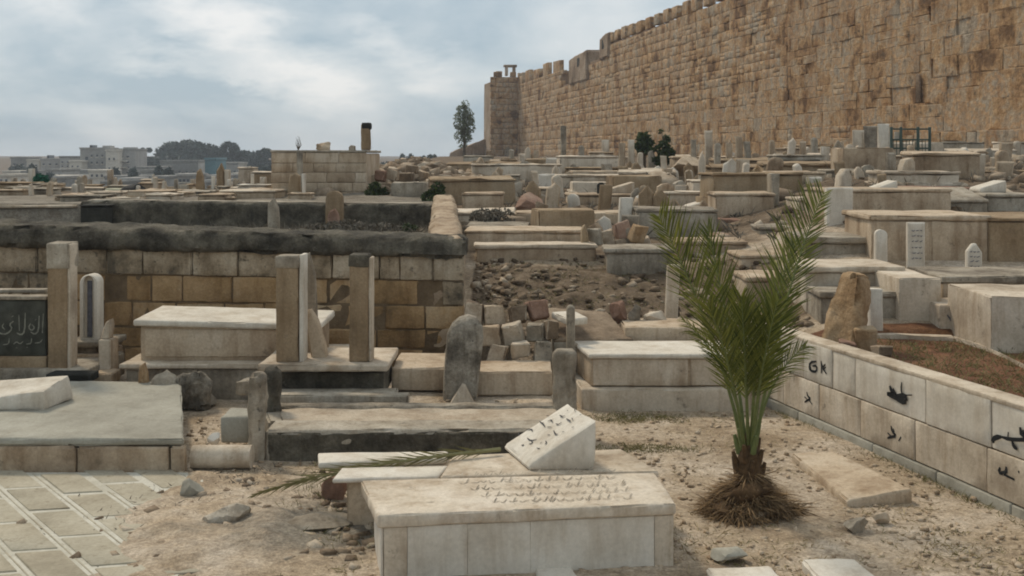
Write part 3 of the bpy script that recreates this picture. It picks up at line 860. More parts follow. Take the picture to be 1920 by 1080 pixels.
# second dark wall on the terrace
dw = thing('terrace_wall', 'long black lichened wall standing on the terrace above the brown ashlar wall', 'wall', (-4, 19.3, 1.0))
mb = MB()
xa, xb = gx(150, 19.3), gx(825, 19.3)
mb.quad([(xa, 19.3), (xb, 19.3), (xb, 19.8), (xa, 19.8)], 0.85, [1.475, 1.405, 1.405, 1.475], res=0.06, bev=0.04, amp=0.035, freq=3.2, seed=55, mx=120)
mb.build('rubble_face', 'dark', dw, ang=80)
mb = MB()
mb.quad([(xa + 0.1, 19.36), (xb - 0.3, 19.36), (xb - 0.3, 19.74), (xa + 0.1, 19.74)], 1.39, [1.50, 1.435, 1.435, 1.50], res=0.3, bev=0.02, amp=0.015, seed=12)
mb.build('capstones', 'grey', dw)

# ================================================================== tomb builders
def base_fix(x, Y): return T(x, Y)

PLACED = []
def tomb(label, x0, x1, yt, yb, depth=0.8, mat='white', cap=0.05, over=0.02, plinth=0.0, yaw=0.0, name='box_tomb', cat='tomb', group=None, capmat=None, amp=0.011, Y=None, slope=0.0, panels=0, sink=0.2):
    """A box tomb standing where its foot is seen: body, cap slab, plinth; px extents are of its front face."""
    xm = (x0 + x1) / 2
    if Y is None: X, Y = hit(xm, yb)
    X0, X1 = gx(x0, Y), gx(x1, Y)
    zt = gz(yt, Y); zb = gz(yb, Y)
    cxm = (X0 + X1) / 2; hw = (X1 - X0) / 2
    if Y > 12 and yaw == 0: yaw = random.Random(int(x0 * 3 + yt)).uniform(-0.06, 0.06)
    cy, sy = math.cos(yaw), math.sin(yaw)
    def pl(ox, a, bck, b_, fr=0.0):
        pts = [(-hw - a, -fr), (hw + a, -fr), (hw + a, bck + b_), (-hw - a, bck + b_)]
        return [(cxm + x * cy - y * sy, Y + x * sy + y * cy) for x, y in pts]
    t = thing(name, label, cat, (cxm, Y + depth / 2, zb), group)
    PLACED.append((X0, X1, Y - 0.1, Y + depth + 0.1))
    res = max(0.12, Y * 0.012)
    bev = max(0.010, Y * 0.0011)
    am = amp * max(1, Y / 12)
    cz = min(cap, (zt - zb) * 0.4)
    s = sd_next()
    b = MB(); b.quad(pl(0, 0, depth, 0), zb - sink, zt - cz, res=res, bev=bev, amp=am, seed=s); bo = b.build('body', mat, t)
    if cap > 0:
        c = MB(); c.quad(pl(0, over, depth, over, over), zt - cz + 0.001, [zt, zt, zt + slope, zt + slope], res=res, bev=bev, amp=am, seed=s + 0.5); c.build('cap_slab', capmat or mat, t)
    if plinth > 0:
        p = MB(); p.quad(pl(0, 0.07, depth, 0.07, 0.07), zb - sink, zb + plinth, res=res, bev=bev, amp=am, seed=s + 0.7); p.build('plinth', mat, t)
    if panels:
        for i in range(panels):
            g = 0.012
            a = -hw + (2 * hw) * i / panels + g; c_ = -hw + (2 * hw) * (i + 1) / panels - g
            q = MB(); q.quad([(cxm + x * cy - y * sy, Y + x * sy + y * cy) for x, y in ((a, -0.018), (c_, -0.018), (c_, 0.04), (a, 0.04))], zb + plinth + 0.01, zt - cz - 0.01, res=res, bev=bev, amp=am * 0.6, seed=s + i)
            q.build('facing_panel', mat, t)
    return t

def stele(label, x0, x1, yt, yb, thick=0.10, mat='white', top='flat', lean=0.0, leany=0.0, yaw=0.0, name='headstone', cat='headstone', group=None, jit=0.006, Y=None, sink=0.15):
    """An upright slab; top: flat, round, point, broken or step."""
    xm = (x0 + x1) / 2
    if Y is None: X, Y = hit(xm, yb)
    w = (x1 - x0) * Y / F; h = (yb - yt) * Y / F
    zb = gz(yb, Y)
    hw = w / 2
    PLACED.append((gx(x0, Y), gx(x1, Y), Y - 0.1, Y + thick + 0.1))
    if top == 'round':
        pts = [(-hw, -sink), (hw, -sink), (hw, h - hw * 0.9)] + [(hw * math.cos(a), h - hw * 0.9 + hw * 0.9 * math.sin(a)) for a in np.linspace(0.25, math.pi - 0.25, 7)] + [(-hw, h - hw * 0.9)]
    elif top == 'point':
        pts = [(-hw, -sink), (hw, -sink), (hw, h - w * 0.6), (hw * 0.2, h), (-hw * 0.25, h - 0.005), (-hw, h - w * 0.5)]
    elif top == 'broken':
        r_ = random.Random(int(x0 * 7 + yt))
        pts = [(-hw, -sink), (hw, -sink), (hw * 0.97, h * 0.45), (hw * r_.uniform(0.7, 1), h * r_.uniform(0.72, 0.92)), (hw * r_.uniform(-0.1, 0.4), h), (-hw * r_.uniform(0.3, 0.7), h * r_.uniform(0.86, 0.97)), (-hw, h * r_.uniform(0.6, 0.85)), (-hw * 1.02, h * 0.3)]
    elif top == 'step':
        pts = [(-hw, -sink), (hw, -sink), (hw, h * 0.78), (hw * 0.55, h * 0.8), (hw * 0.5, h), (-hw * 0.5, h), (-hw * 0.55, h * 0.8), (-hw, h * 0.78)]
    else:
        pts = [(-hw, -sink), (hw, -sink), (hw, h * 0.5), (hw, h), (0, h * 1.003), (-hw, h), (-hw, h * 0.5)]
    ux = Vector((math.cos(yaw), math.sin(yaw), 0)); un = Vector((-math.sin(yaw), math.cos(yaw), 0))
    uy = (Vector((0, 0, 1)) + ux * lean + un * leany).normalized()
    mb = MB(); mb.slab_outline(pts, (gx(xm, Y), Y, zb), ux, uy, un, thick, min(0.012 * max(1, Y / 10), thick * 0.3, w * 0.2), jit * max(1, Y / 12))
    o = mb.build(name, mat, None, origin=(gx(xm, Y), Y + thick / 2, zb))
    tagit(o, label, cat, group)
    return o

def wedge(label, x0, x1, yt, yb, depth=0.35, mat='clean', hi='right', name='wedge_headstone', cat='headstone', group=None, Y=None, tilt=0.2):
    """A sloping-topped marker lying on a tomb."""
    xm = (x0 + x1) / 2
    if Y is None: X, Y = hit(xm, yb)
    X0, X1 = gx(x0, Y), gx(x1, Y); zb = gz(yb, Y); zt = gz(yt, Y); lo = zb + (zt - zb) * 0.25
    zs = [lo, zt - 0, zt, lo] if hi == 'right' else [zt, lo, lo, zt]
    mb = MB(); mb.quad([(X0, Y), (X1, Y), (X1, Y + depth), (X0, Y + depth)], zb - 0.03, zs, res=0.2, bev=0.012 * max(1, Y / 10), amp=0.004, seed=sd_next())
    o = mb.build(name, mat); tagit(o, label, cat, group); return o

def boulder(label, x0, x1, yt, yb, mat='rock', name='boulder', group=None, flat=1.0, seed=None, Y=None, cat='rock', sub=3, rough=0.4):
    xm = (x0 + x1) / 2
    if Y is None: X, Y = hit(xm, yb)
    w = (x1 - x0) * Y / F / 2; h = (yb - yt) * Y / F / 2
    zb = gz(yb, Y)
    mb = MB()
    if name in ('rubble_stone', 'tumbled_stone', 'heap_rock', 'stone_lump'):
        rb = random.Random(int(x0 * 13 + yt)); R = Matrix.Rotation(rb.uniform(-0.5, 0.5), 3, 'Z') @ Matrix.Rotation(rb.uniform(-0.28, 0.28), 3, 'Y') @ Matrix.Rotation(rb.uniform(-0.25, 0.25), 3, 'X')
        P8 = []
        for kz in (-1, 1):
            for (kx, ky) in ((-1, -1), (1, -1), (1, 1), (-1, 1)):
                P8.append(R @ Vector((kx * w * rb.uniform(0.62, 1.0), ky * w * 0.75 * rb.uniform(0.6, 1.0), kz * h * rb.uniform(0.68, 1.05))) + Vector((gx(xm, Y), Y + w * 0.7, zb + h)))
        mb.lattice(P8, res=w * 0.28, bev=w * 0.12, amp=w * 0.07, freq=1.6 / w, seed=sd_next())
    else:
        mb.rock((gx(xm, Y), Y + w * 0.7, zb + h * 0.9), (w, w * 0.8 * flat, h * 1.1), seed or sd_next(), sub, random.uniform(0, 0.5), rough)
    o = mb.build(name, mat, None, ang=28); tagit(o, label, cat, group); return o

# flat marks drawn on a face: strokes in photo pixels projected on the face's plane, a ribbon lying 3 mm proud
def ray_plane(px, py, p0, n):
    d = Vector(((px - CX) / F, 1.0, -(py - HY) / F)); c = Vector((0, 0, H))
    t_ = (Vector(p0) - c).dot(n) / d.dot(n)
    return c + d * t_
def strokes(mb, lines, p0, n, lift=0.003, w=0.012):
    n = Vector(n).normalized()
    for ln in lines:
        ww = w
        if isinstance(ln, tuple) and isinstance(ln[0], (int, float)):
            ww, ln = ln
        P = [ray_plane(x, y, p0, n) + n * lift for x, y in ln]
        if len(P) == 1: P = [P[0], P[0] + Vector((ww * 0.4, 0, ww * 0.3))]
        # round the corners
        Q = [P[0]]
        for i in range(1, len(P) - 1):
            Q += [P[i].lerp(P[i - 1], 0.25), P[i].lerp(P[i + 1], 0.25)]
        Q.append(P[-1])
        vs = []; m = len(Q)
        for i, p in enumerate(Q):
            tg = (Q[min(i + 1, m - 1)] - Q[max(i - 1, 0)]); tg = tg.normalized() if tg.length > 1e-6 else Vector((1, 0, 0))
            s = n.cross(tg).normalized()
            k = 0.55 if i in (0, m - 1) else 1.0
            vs += [p - s * ww * k / 2, p + s * ww * k / 2]
        mb.add(vs, [(2 * i, 2 * i + 1, 2 * i + 3, 2 * i + 2) for i in range(m - 1)])
    return mb

# ================================================================== LOWER GRAVEYARD, near things
# --- paving in the corner
pav = thing('paved_floor', 'worn beige paving of square slabs between pale borders beside the long platform grave', 'paving', (-2.6, 5.4, 0.0))
pav['kind'] = 'structure'; del pav['category']
bed = MB(); 
def pv(px, py): return Vector((*plane(px, py, 0.02), 0))
d1 = (pv(180, 1080) - pv(0, 917)).normalized(); d2 = (pv(105, 1037) - pv(0, 1044)).normalized()
pvx = [(-6.0, 7.7), (-6.0, 2.9), (-1.2, 2.9)]
rpv = random.Random(2)
edge = [plane(352, 1120, 0), plane(338, 1060, 0), plane(318, 1010, 0), plane(290, 980, 0), plane(330, 945, 0), plane(372, 915, 0), plane(392, 893, 0)]
for a_, b_ in zip(edge[:-1], edge[1:]):
    for q in range(5):
        t_ = q / 5
        pvx.append((a_[0] + (b_[0] - a_[0]) * t_ + rpv.uniform(-0.035, 0.035), a_[1] + (b_[1] - a_[1]) * t_))
pvx.append((edge[-1][0], 7.7))
nb_ = len(pvx)
bed.add([(x, y, 0.014) for x, y in pvx] + [(x, y, -0.1) for x, y in pvx], [tuple(range(nb_))] + [((i + 1) % nb_, i, i + nb_, (i + 1) % nb_ + nb_) for i in range(nb_)])
bed.build('border_bed', 'grout', pav, smooth=False)
def inside(p, poly):
    c = False; n = len(poly)
    for i in range(n):
        a, b_ = poly[i], poly[i - 1]
        if (a[1] > p[1]) != (b_[1] > p[1]) and p[0] < (b_[0] - a[0]) * (p[1] - a[1]) / (b_[1] - a[1]) + a[0]: c = not c
    return c
ptr = random.Random(3)
O0 = pv(0, 917)
W2, W1 = 0.318, 0.60
for i in range(-9, 7):
    for j in range(-7, 9):
        o_ = O0 + d2 * (W2 * i) + d1 * (W1 * j + 0.23 * (i % 2))
        m_in = 0.034
        q = [o_ + d2 * m_in + d1 * (W1 - 0.028), o_ + d2 * (W2 - m_in) + d1 * (W1 - 0.028), o_ + d2 * (W2 - m_in) + d1 * 0.028, o_ + d2 * m_in + d1 * 0.028]
        cen = (q[0] + q[2]) / 2
        if (inside((cen.x, cen.y), pvx) or sum(inside((p.x, p.y), pvx) for p in q) >= 2) and min(p.y for p in q) > 3.1 and max(p.y for p in q) < 8.0:
            dz = ptr.uniform(-0.003, 0.004)
            mb = MB(); mb.quad([(p.x, p.y) for p in q], 0.0, 0.019 + dz, res=0.3, bev=0.005, amp=0.002, seed=sd_next())
            mb.build('paving_slab', 'tile', pav)
    # the fine raised strip down the middle of each border
    for off in (0.0,):
        a_ = O0 + d2 * (W2 * i - 0.006) - d1 * 4; 
        for k in range(14):
            c0 = a_ + d1 * (0.6 * k); c1 = c0 + d1 * 0.59
            if inside((c0.x, c0.y), pvx) and inside((c1.x, c1.y), pvx):
                mb = MB(); mb.quad([(c1.x, c1.y), (c1.x + d2.x * 0.012, c1.y + d2.y * 0.012), (c0.x + d2.x * 0.012, c0.y + d2.y * 0.012), (c0.x, c0.y)], 0.0, 0.0165, res=0.6, bev=0.002, amp=0.0005, seed=k)
                mb.build('border_strip', 'tile', pav)
# --- long platform grave
t = thing('platform_grave', 'wide low grey platform grave with a cracked concrete top beside the paving', 'grave', (-3.4, 8.6, 0))
zt = 0.245
fl = [plane(-160, 822, zt), plane(345, 822, zt), plane(340, 716, zt), plane(-160, 712, zt)]
Yf = fl[1][1]
mb = MB(); mb.quad(fl, 0.19, zt, res=0.09, bev=0.015, amp=0.010, freq=3, seed=61); mb.build('top_slab', 'concrete', t)
mb = MB(); mb.quad([(fl[0][0], Yf + 0.06), (fl[1][0] - 0.03, Yf + 0.06), (fl[2][0] - 0.03, fl[2][1] - 0.05), (fl[3][0], fl[2][1] - 0.05)], -0.2, 0.192, res=0.4, bev=0.01, amp=0.008, seed=62); mb.build('body', 'concrete', t)
xsj = [-160, 143, 318, 347]
for i in range(3):
    a, c = gx(xsj[i], Yf) + 0.006, gx(xsj[i + 1], Yf) - 0.006
    mb = MB(); mb.quad([(a, Yf - 0.012), (c, Yf - 0.012), (c, Yf + 0.07), (a, Yf + 0.07)], -0.15, 0.187, res=0.10, bev=0.014, amp=0.008, seed=63 + i); mb.build('kerb_stone', 'beige', t)
# wedge marker on it
Yw = plane(40, 770, zt)[1]
xr = gx(82, Yw); xl = gx(-60, Yw)
wt = thing('wedge_headstone', 'white slanted marker stone lying on the grey platform grave', 'headstone', (xl, Yw, zt))
mb = MB(); mb.lattice([(xl, Yw, zt + 0.003), (xr, Yw, zt + 0.003), (xr + 0.07, Yw + 0.42, zt + 0.003), (xl + 0.05, Yw + 0.42, zt + 0.003),
                       (xl, Yw, zt + 0.075), (xr, Yw, zt + 0.155), (xr + 0.03, Yw + 0.42, zt + 0.20), (xl + 0.05, Yw + 0.42, zt + 0.16)], res=0.07, bev=0.012, amp=0.004, seed=70)
mb.build('body', 'clean', wt)
# --- tall framed tomb panel with post
t = thing('framed_tomb', 'dark inscribed panel held by a tall blotched stone post and pale rails', 'tomb', (gx(60, 10.0), 10.0, 0.28))
Y0 = 10.0
def pxbox(x0, x1, yt, yb, Ya, Yb, **kw):
    mb = MB(); mb.box(gx(x0, Ya), gx(x1, Ya), Ya, Yb, gz(yb, Ya), gz(yt, Ya), **kw); return mb
pxbox(-240, 165, 693, 740, Y0 - 0.05, Y0 + 0.9, res=0.15, bev=0.015, amp=0.008, seed=71).build('base_slab', 'grey', t)
post = pxbox(88, 125, 458, 693, Y0, Y0 + 0.22, res=0.10, bev=0.012, amp=0.007, seed=72).build('post', 'pillar', t)
pxbox(86, 128, 456, 505, Y0 - 0.008, Y0 + 0.23, res=0.06, bev=0.012, amp=0.008, seed=73).build('stained_cap', 'grey', post)
pxbox(-240, 86.5, 563, 668, Y0 + 0.05, Y0 + 0.17, res=0.12, bev=0.010, amp=0.004, seed=74).build('inscribed_panel', 'panel', t)
pn = t.children[-1]
pxbox(-240, 86.5, 669, 692, Y0 + 0.03, Y0 + 0.20, res=0.12, bev=0.010, amp=0.006, seed=75).build('lower_rail', 'pillar', t)
pxbox(-240, 86.5, 556, 562.5, Y0 + 0.03, Y0 + 0.19, res=0.12, bev=0.006, amp=0.003, seed=76).build('upper_rail', 'grey', t)
pxbox(-240, 84, 543, 549, Y0 + 0.3, Y0 + 0.42, res=0.12, bev=0.006, amp=0.003, seed=77).build('rear_rail', 'grey', t)
mb = MB()
strokes(mb, [(0.016, [(82, 588), (80, 624)]), (0.014, [(74, 592), (73, 620), (66, 627), (58, 622)]), (0.013, [(58, 606), (54, 614), (60, 620), (66, 614), (60, 608)]), (0.015, [(48, 586), (47, 622), (40, 628), (32, 624)]),
             (0.014, [(36, 590), (37, 620)]), (0.014, [(26, 602), (18, 608), (24, 616), (14, 626), (2, 626), (-8, 618)]), (0.012, [(8, 606), (4, 612), (10, 618)]), (0.012, [(22, 594), (26, 592)]),
             (0.010, [(66, 600), (69, 598)]), (0.014, [(-14, 590), (-15, 622)]), (0.013, [(-20, 606), (-30, 622), (-44, 622)]),
             (0.011, [(80, 636), (76, 642), (66, 643)]), (0.011, [(60, 634), (59, 644), (50, 645)]), (0.011, [(44, 640), (38, 645), (32, 640), (26, 645)]), (0.011, [(18, 634), (17, 645), (6, 646)]), (0.009, [(50, 651), (53, 651)]), (0.009, [(30, 652), (34, 652)]),
             (0.011, [(-4, 640), (-12, 646), (-24, 642)])],
        (0, Y0 + 0.05, 0.5), (0, -1, 0), 0.007, 0.014)
mb.build('lettering', 'letter', pn)
mb = pxbox(125.5, 131, 458, 693, Y0 + 0.02, Y0 + 0.20, res=0.15, bev=0.006, amp=0.003, seed=78); mb.build('pale_edge', 'white', post)
# --- arched white headstone on pedestal
Ya = 10.7
t = thing('arched_headstone', 'slim white headstone with a rounded niche standing before the brown wall', 'headstone', (gx(166, Ya), Ya, gz(640, Ya)))
def arch(hw, h, n=9): return [(-hw, 0), (hw, 0), (hw, h - hw)] + [(hw * math.cos(a), h - hw + hw * math.sin(a)) for a in np.linspace(0.2, math.pi - 0.2, n)] + [(-hw, h - hw)]
hw = 17 * Ya / F; hh = 124 * Ya / F
o_ = arch(hw, hh); i_ = [(u * 0.62, 0.02 + v * 0.955) for u, v in arch(hw, hh)]
mb = MB(); n = len(o_); zb = gz(639, Ya); xc = gx(166, Ya)
vs = []
for ring, yy in ((o_, 0.16), (o_, 0.01), ([(u * 0.93, v * 0.985 + 0.003) for u, v in o_], 0.0), (i_, 0.0), (i_, 0.055)):
    vs += [(xc + u, Ya + yy, zb + v) for u, v in ring]
fs = [tuple(range(n))]
for r in range(4):
    for i in range(n):
        j = (i + 1) % n; fs.append((r * n + j, r * n + i, (r + 1) * n + i, (r + 1) * n + j))
fs.append(tuple(range(4 * n, 5 * n))[::-1])
mb.add(vs, fs); mb.build('niche_slab', 'clean', t, ang=50)
mb = MB(); mb.box(xc - hw * 0.35, xc + hw * 0.2, Ya + 0.045, Ya + 0.056, zb + 0.03, zb + hh * 0.9, res=0.1, bev=0.004, amp=0.002); mb.build('niche_inscription', 'faded', t)
pxbox(122, 206, 641, 652, Ya - 0.12, Ya + 0.35, res=0.1, bev=0.01, amp=0.006, seed=79).build('pedestal_slab', 'grey', t)
pxbox(127, 180, 652, 664, Ya - 0.06, Ya + 0.3, res=0.1, bev=0.01, amp=0.006, seed=80).build('pedestal_block', 'grey', t)
pxbox(112, 192, 665, 712, Ya - 0.15, Ya + 0.4, res=0.1, bev=0.01, amp=0.006, seed=81).build('pedestal_base', 'beige', t)
mb = pxbox(184, 207, 637, 700, 10.2, 10.42, res=0.06, bev=0.012, amp=0.008, seed=82); o = mb.build('stone_post', 'white'); tagit(o, 'short squared white post broken off beside the arched headstone', 'post')
Yq = 10.25
mb = MB(); mb.slab_outline([(-0.03, 0), (0.055, 0), (0.055, 0.13), (0.035, 0.19), (0.0, 0.17), (-0.02, 0.09)], (gx(194, Yq), Yq, gz(637, Yq) + 0.002), (1, 0, 0.0), (0.1, 0, 1), (0, 1, 0), 0.12, 0.012, 0.006)
o = mb.build('stone_fragment', 'white'); tagit(o, 'jagged white fragment resting on the short squared post', 'stone')
mb = pxbox(172, 210, 700, 722, 10.0, 10.25, res=0.05, bev=0.015, amp=0.012, seed=83); o = mb.build('stone_block', 'beige'); tagit(o, 'small crumbled beige block behind the grey platform grave', 'stone')
mb = pxbox(86, 170, 702, 717, 9.75, 9.95, res=0.1, bev=0.01, amp=0.006, seed=84); o = mb.build('stone_block', 'black'); tagit(o, 'dark stone strip at the back edge of the platform grave', 'stone')

# --- long sarcophagus by the brown wall
Ys = 10.15
t = thing('sarcophagus_tomb', 'long pale sarcophagus with a white lid in front of the brown ashlar wall', 'tomb', (gx(400, Ys), Ys, 0))
x0, x1 = gx(262, Ys), gx(592, Ys)
mb = MB(); mb.box(x0, x1, Ys + 0.02, Ys + 0.75, 0.33, 0.685, res=0.12, bev=0.015, amp=0.008, seed=90); mb.build('body', 'beige', t)
lz = 0.685
mb = MB(); mb.lattice([(x0 - 0.05, Ys - 0.04, lz), (x1 + 0.05, Ys - 0.04, lz - 0.04), (x1 + 0.05, Ys + 0.8, lz - 0.04), (x0 - 0.05, Ys + 0.8, lz),
                       (x0 - 0.05, Ys - 0.04, lz + 0.06), (x1 + 0.05, Ys - 0.04, lz + 0.015), (x1 + 0.05, Ys + 0.8, lz + 0.03), (x0 - 0.05, Ys + 0.8, lz + 0.08)], res=0.12, bev=0.012, amp=0.005, seed=91); mb.build('lid', 'clean', t)
mb = MB(); mb.box(x0 - 0.14, x1 + 0.2, Ys - 0.16, Ys + 0.9, 0.30, 0.348, res=0.12, bev=0.012, amp=0.006, seed=92); mb.build('plinth_ledge', 'white', t)
mb = MB(); mb.box(x0 - 0.09, x1 + 0.15, Ys - 0.11, Ys + 0.85, -0.2, 0.299, res=0.12, bev=0.012, amp=0.008, seed=93); mb.build('plinth_base', 'grey', t)
mb = MB(); mb.quad([(x0 + 0.04, Ys + 0.005), (x1 - 0.04, Ys + 0.005), (x1 - 0.04, Ys + 0.05), (x0 + 0.04, Ys + 0.05)], 0.38, 0.65, res=0.1, bev=0.012, amp=0.006, seed=94); mb.build('carved_panel', 'beige', t)

# --- twin pillars grave
Yp = 9.55
t = thing('twin_pillar_tomb', 'grave slab carrying two tall brown stone pillars before the ashlar wall', 'tomb', (gx(600, Yp), Yp, 0))
pxbox(483, 728, 684, 697.5, Yp - 0.12, Yp + 0.75, res=0.1, bev=0.014, amp=0.008, seed=100).build('table_slab', 'white', t)
pxbox(505, 722, 698, 742, Yp + 0.02, Yp + 0.6, res=0.12, bev=0.014, amp=0.012, seed=101).build('shaded_footing', 'dark', t)  # recess under the slab, its shade put into the stone colour
pxbox(480, 742, 737, 752, Yp - 0.22, Yp - 0.02, res=0.1, bev=0.012, amp=0.008, seed=102).build('front_step', 'grey', t)
zsl = gz(684, Yp - 0.12)
for (a, c, yt, sd_) in ((517, 559, 482, 103), (655, 690, 480, 105)):
    mb = MB(); mb.box(gx(a, Yp), gx(c, Yp), Yp, Yp + 0.22, zsl - 0.003, gz(yt, Yp), res=0.07, bev=0.012, amp=0.007, seed=sd_); p_ = mb.build('pillar', 'pillar', t)
    mb = MB(); mb.box(gx(a, Yp) - 0.006, gx(c, Yp) + 0.006, Yp - 0.007, Yp + 0.225, gz(yt + 22, Yp), gz(yt - 2, Yp), res=0.05, bev=0.012, amp=0.006, seed=sd_ + 1); mb.build('stained_head', 'grey' if a < 600 else 'dark', p_)
mb = MB(); mb.box(gx(560.5, Yp), gx(569, Yp), Yp + 0.01, Yp + 0.2, zsl - 0.002, gz(478, Yp), res=0.15, bev=0.006, amp=0.003, seed=107); mb.build('white_facing', 'clean', t)
mb = MB(); mb.box(gx(691, Yp), gx(696.5, Yp), Yp + 0.01, Yp + 0.2, zsl - 0.002, gz(484, Yp), res=0.15, bev=0.006, amp=0.004, seed=108); mb.build('white_facing', 'white', t)
mb = MB(); mb.slab_outline([(-0.045, 0), (0.10, 0), (0.085, 0.2), (0.03, 0.42), (-0.03, 0.52), (-0.09, 0.50), (-0.07, 0.28)], (gx(595, 9.75), 9.75, gz(684, 9.75) - 0.02), (1, 0, 0), (-0.10, 0.05, 1), (0, 1, 0), 0.13, 0.02, 0.02)
o = mb.build('broken_stele', 'beige', ang=25); tagit(o, 'rough beige broken stele leaning between the two brown pillars', 'headstone')
mb = MB(); mb.slab_outline([(-0.02, 0), (0.075, 0), (0.075, 0.36), (0.05, 0.8), (0.0, 1.02), (-0.03, 1.0)], (gx(578, 10.0), 10.0, 0.37), (1, 0, 0), (0, 0, 1), (0, 1, 0), 0.10, 0.015, 0.015)
o = mb.build('grey_stele', 'grey', ang=25); tagit(o, 'thin jagged grey green stele standing just behind the first brown pillar', 'headstone')
mb = MB(); mb.box(gx(420, 9.45), gx(476, 9.45), 9.45, 9.58, gz(742, 9.45), gz(728, 9.45), res=0.05, bev=0.02, amp=0.01, seed=109)
boulder('pale rounded stone fallen against the end post of the trough grave', 432, 474, 708, 748, 'grey', 'fallen_stone', Y=9.1, cat='stone')
# --- low kerbs around the big stele
def kerb(label, x0, x1, yt, yb, Y, depth, mat='beige', name='kerb_stone', cat='kerb stone', **kw):
    mb = MB(); mb.box(gx(x0, Y), gx(x1, Y), Y, Y + depth, gz(yb, Y) - 0.1, gz(yt, Y), res=0.1, bev=0.014, amp=kw.get('amp', 0.008), seed=sd_next())
    o = mb.build(name, mat); tagit(o, label, cat); return o
kerb('pale kerb slab between the pillar tomb and the big grey stele', 734, 838, 690, 712, 9.9, 0.75, 'beige')
kerb('pale kerb slab between the big grey stele and the upright footstone', 893, 1036, 697, 722, 9.75, 0.55, 'beige')
kerb('thin dark kerb strip along the front of the shade-coloured footing', 520, 765, 741, 752, 9.12, 0.12, 'grey')
# --- big rough stele
Yb = 9.6
t = thing('rough_stele', 'broad blackened stele with a rounded shoulder standing in gravel', 'headstone', (gx(865, Yb), Yb, 0))
mb = MB()
hwb = 33 * Yb / F
prof = [(-hwb * 0.96, -0.12), (hwb * 0.92, -0.12), (hwb * 0.98, 0.3), (hwb * 1.05, 0.66), (hwb * 0.98, 0.76), (hwb * 0.72, 0.82), (hwb * 0.2, 0.845), (-hwb * 0.35, 0.83), (-hwb * 0.72, 0.775), (-hwb * 0.92, 0.68), (-hwb * 0.98, 0.3)]
mb.slab_outline(prof, (gx(862, Yb), Yb, 0), (1, 0.08, 0), (0.06, 0, 1), (-0.08, 1, 0), 0.22, 0.035, 0.02)
mb.build('slab', 'stele', t, ang=60)
mb = MB(); Yt = 9.45
mb.slab_outline([(-0.12, 0), (0.11, 0), (0.02, 0.17), (-0.01, 0.18), (-0.10, 0.04)], (gx(868, Yt), Yt, 0.09), (1, 0, 0), (0, 0.25, 1), (0, 1, 0), 0.06, 0.01, 0.006)
o = mb.build('stone_fragment', 'white'); tagit(o, 'pale triangular fragment leaning on the foot of the blackened stele', 'stone')

# --- trough grave in the middle
t = thing('trough_grave', 'long low kerbed grave filled with grit, shade painted on its front kerb', 'grave', (gx(760, 8.2), 8.2, 0))
zt = 0.228
a, b_, c, d = plane(497, 806, zt), plane(1062, 804, zt), plane(1058, 756, zt), plane(512, 756, zt)
mb = MB(); mb.quad([a, b_, (b_[0], b_[1] + 0.30), (a[0], a[1] + 0.30)], -0.15, zt, res=0.08, bev=0.02, amp=0.012, freq=4, seed=120); o1 = mb.build('front_kerb', 'grey', t)
mb = MB(); mb.quad([(a[0] + 0.02, a[1] - 0.012), (b_[0] - 0.01, b_[1] - 0.012), (b_[0] - 0.01, b_[1] + 0.04), (a[0] + 0.02, a[1] + 0.04)], -0.1, zt - 0.022, res=0.06, bev=0.014, amp=0.012, freq=5, seed=121); mb.build('shaded_face', 'dark', t)  # thin dark facing that paints the shade on the kerb's front
mb = MB(); mb.quad([(a[0] + 0.08, a[1] + 0.29), (b_[0] - 0.06, b_[1] + 0.29), (c[0] - 0.06, c[1] - 0.14), (d[0] + 0.06, d[1] - 0.14)], -0.1, zt - 0.012, res=0.08, bev=0.01, amp=0.012, freq=5, seed=122); mb.build('grit_fill', 'rock', t)
mb = MB(); mb.quad([(d[0], d[1] - 0.15), (c[0], c[1] - 0.15), c, d], -0.15, zt + 0.01, res=0.08, bev=0.02, amp=0.010, freq=4, seed=123); mb.build('rear_kerb', 'grey', t)
mb = MB(); mb.quad([(a[0] - 0.04, a[1] + 0.28), (a[0] + 0.09, a[1] + 0.28), (d[0] + 0.09, d[1] - 0.16), (d[0] - 0.04, d[1] - 0.16)], -0.15, zt - 0.002, res=0.08, bev=0.02, amp=0.01, seed=124); mb.build('end_kerb', 'grey', t)
# end posts
def rough_post(label, x0, x1, yt, yb, Y, th, mat, lean=0, name='end_post', amp=0.018):
    mb = MB(); X0, X1 = gx(x0, Y), gx(x1, Y); zb, zt_ = gz(yb, Y) - 0.1, gz(yt, Y)
    mb.lattice([(X0, Y, zb), (X1, Y, zb), (X1, Y + th, zb), (X0, Y + th, zb), (X0 + lean, Y, zt_), (X1 + lean, Y, zt_), (X1 + lean, Y + th, zt_), (X0 + lean, Y + th, zt_)], res=0.04, bev=0.035, amp=amp, freq=6, seed=sd_next())
    o = mb.build(name, mat, ang=70); tagit(o, label, 'headstone'); return o
rough_post('dark squat footstone at the head of the dark fronted trough grave', 490, 521, 692, 800, 8.62, 0.16, 'dark')
rough_post('slim eroded brown post beside the dark squat footstone', 463, 492, 700, 872, 8.0, 0.14, 'grey', 0.01)
rough_post('dark upright footstone with a worn round top near the white slanted marker', 1037, 1082, 657, 800, 8.75, 0.14, 'grey', 0.0, 'footstone')
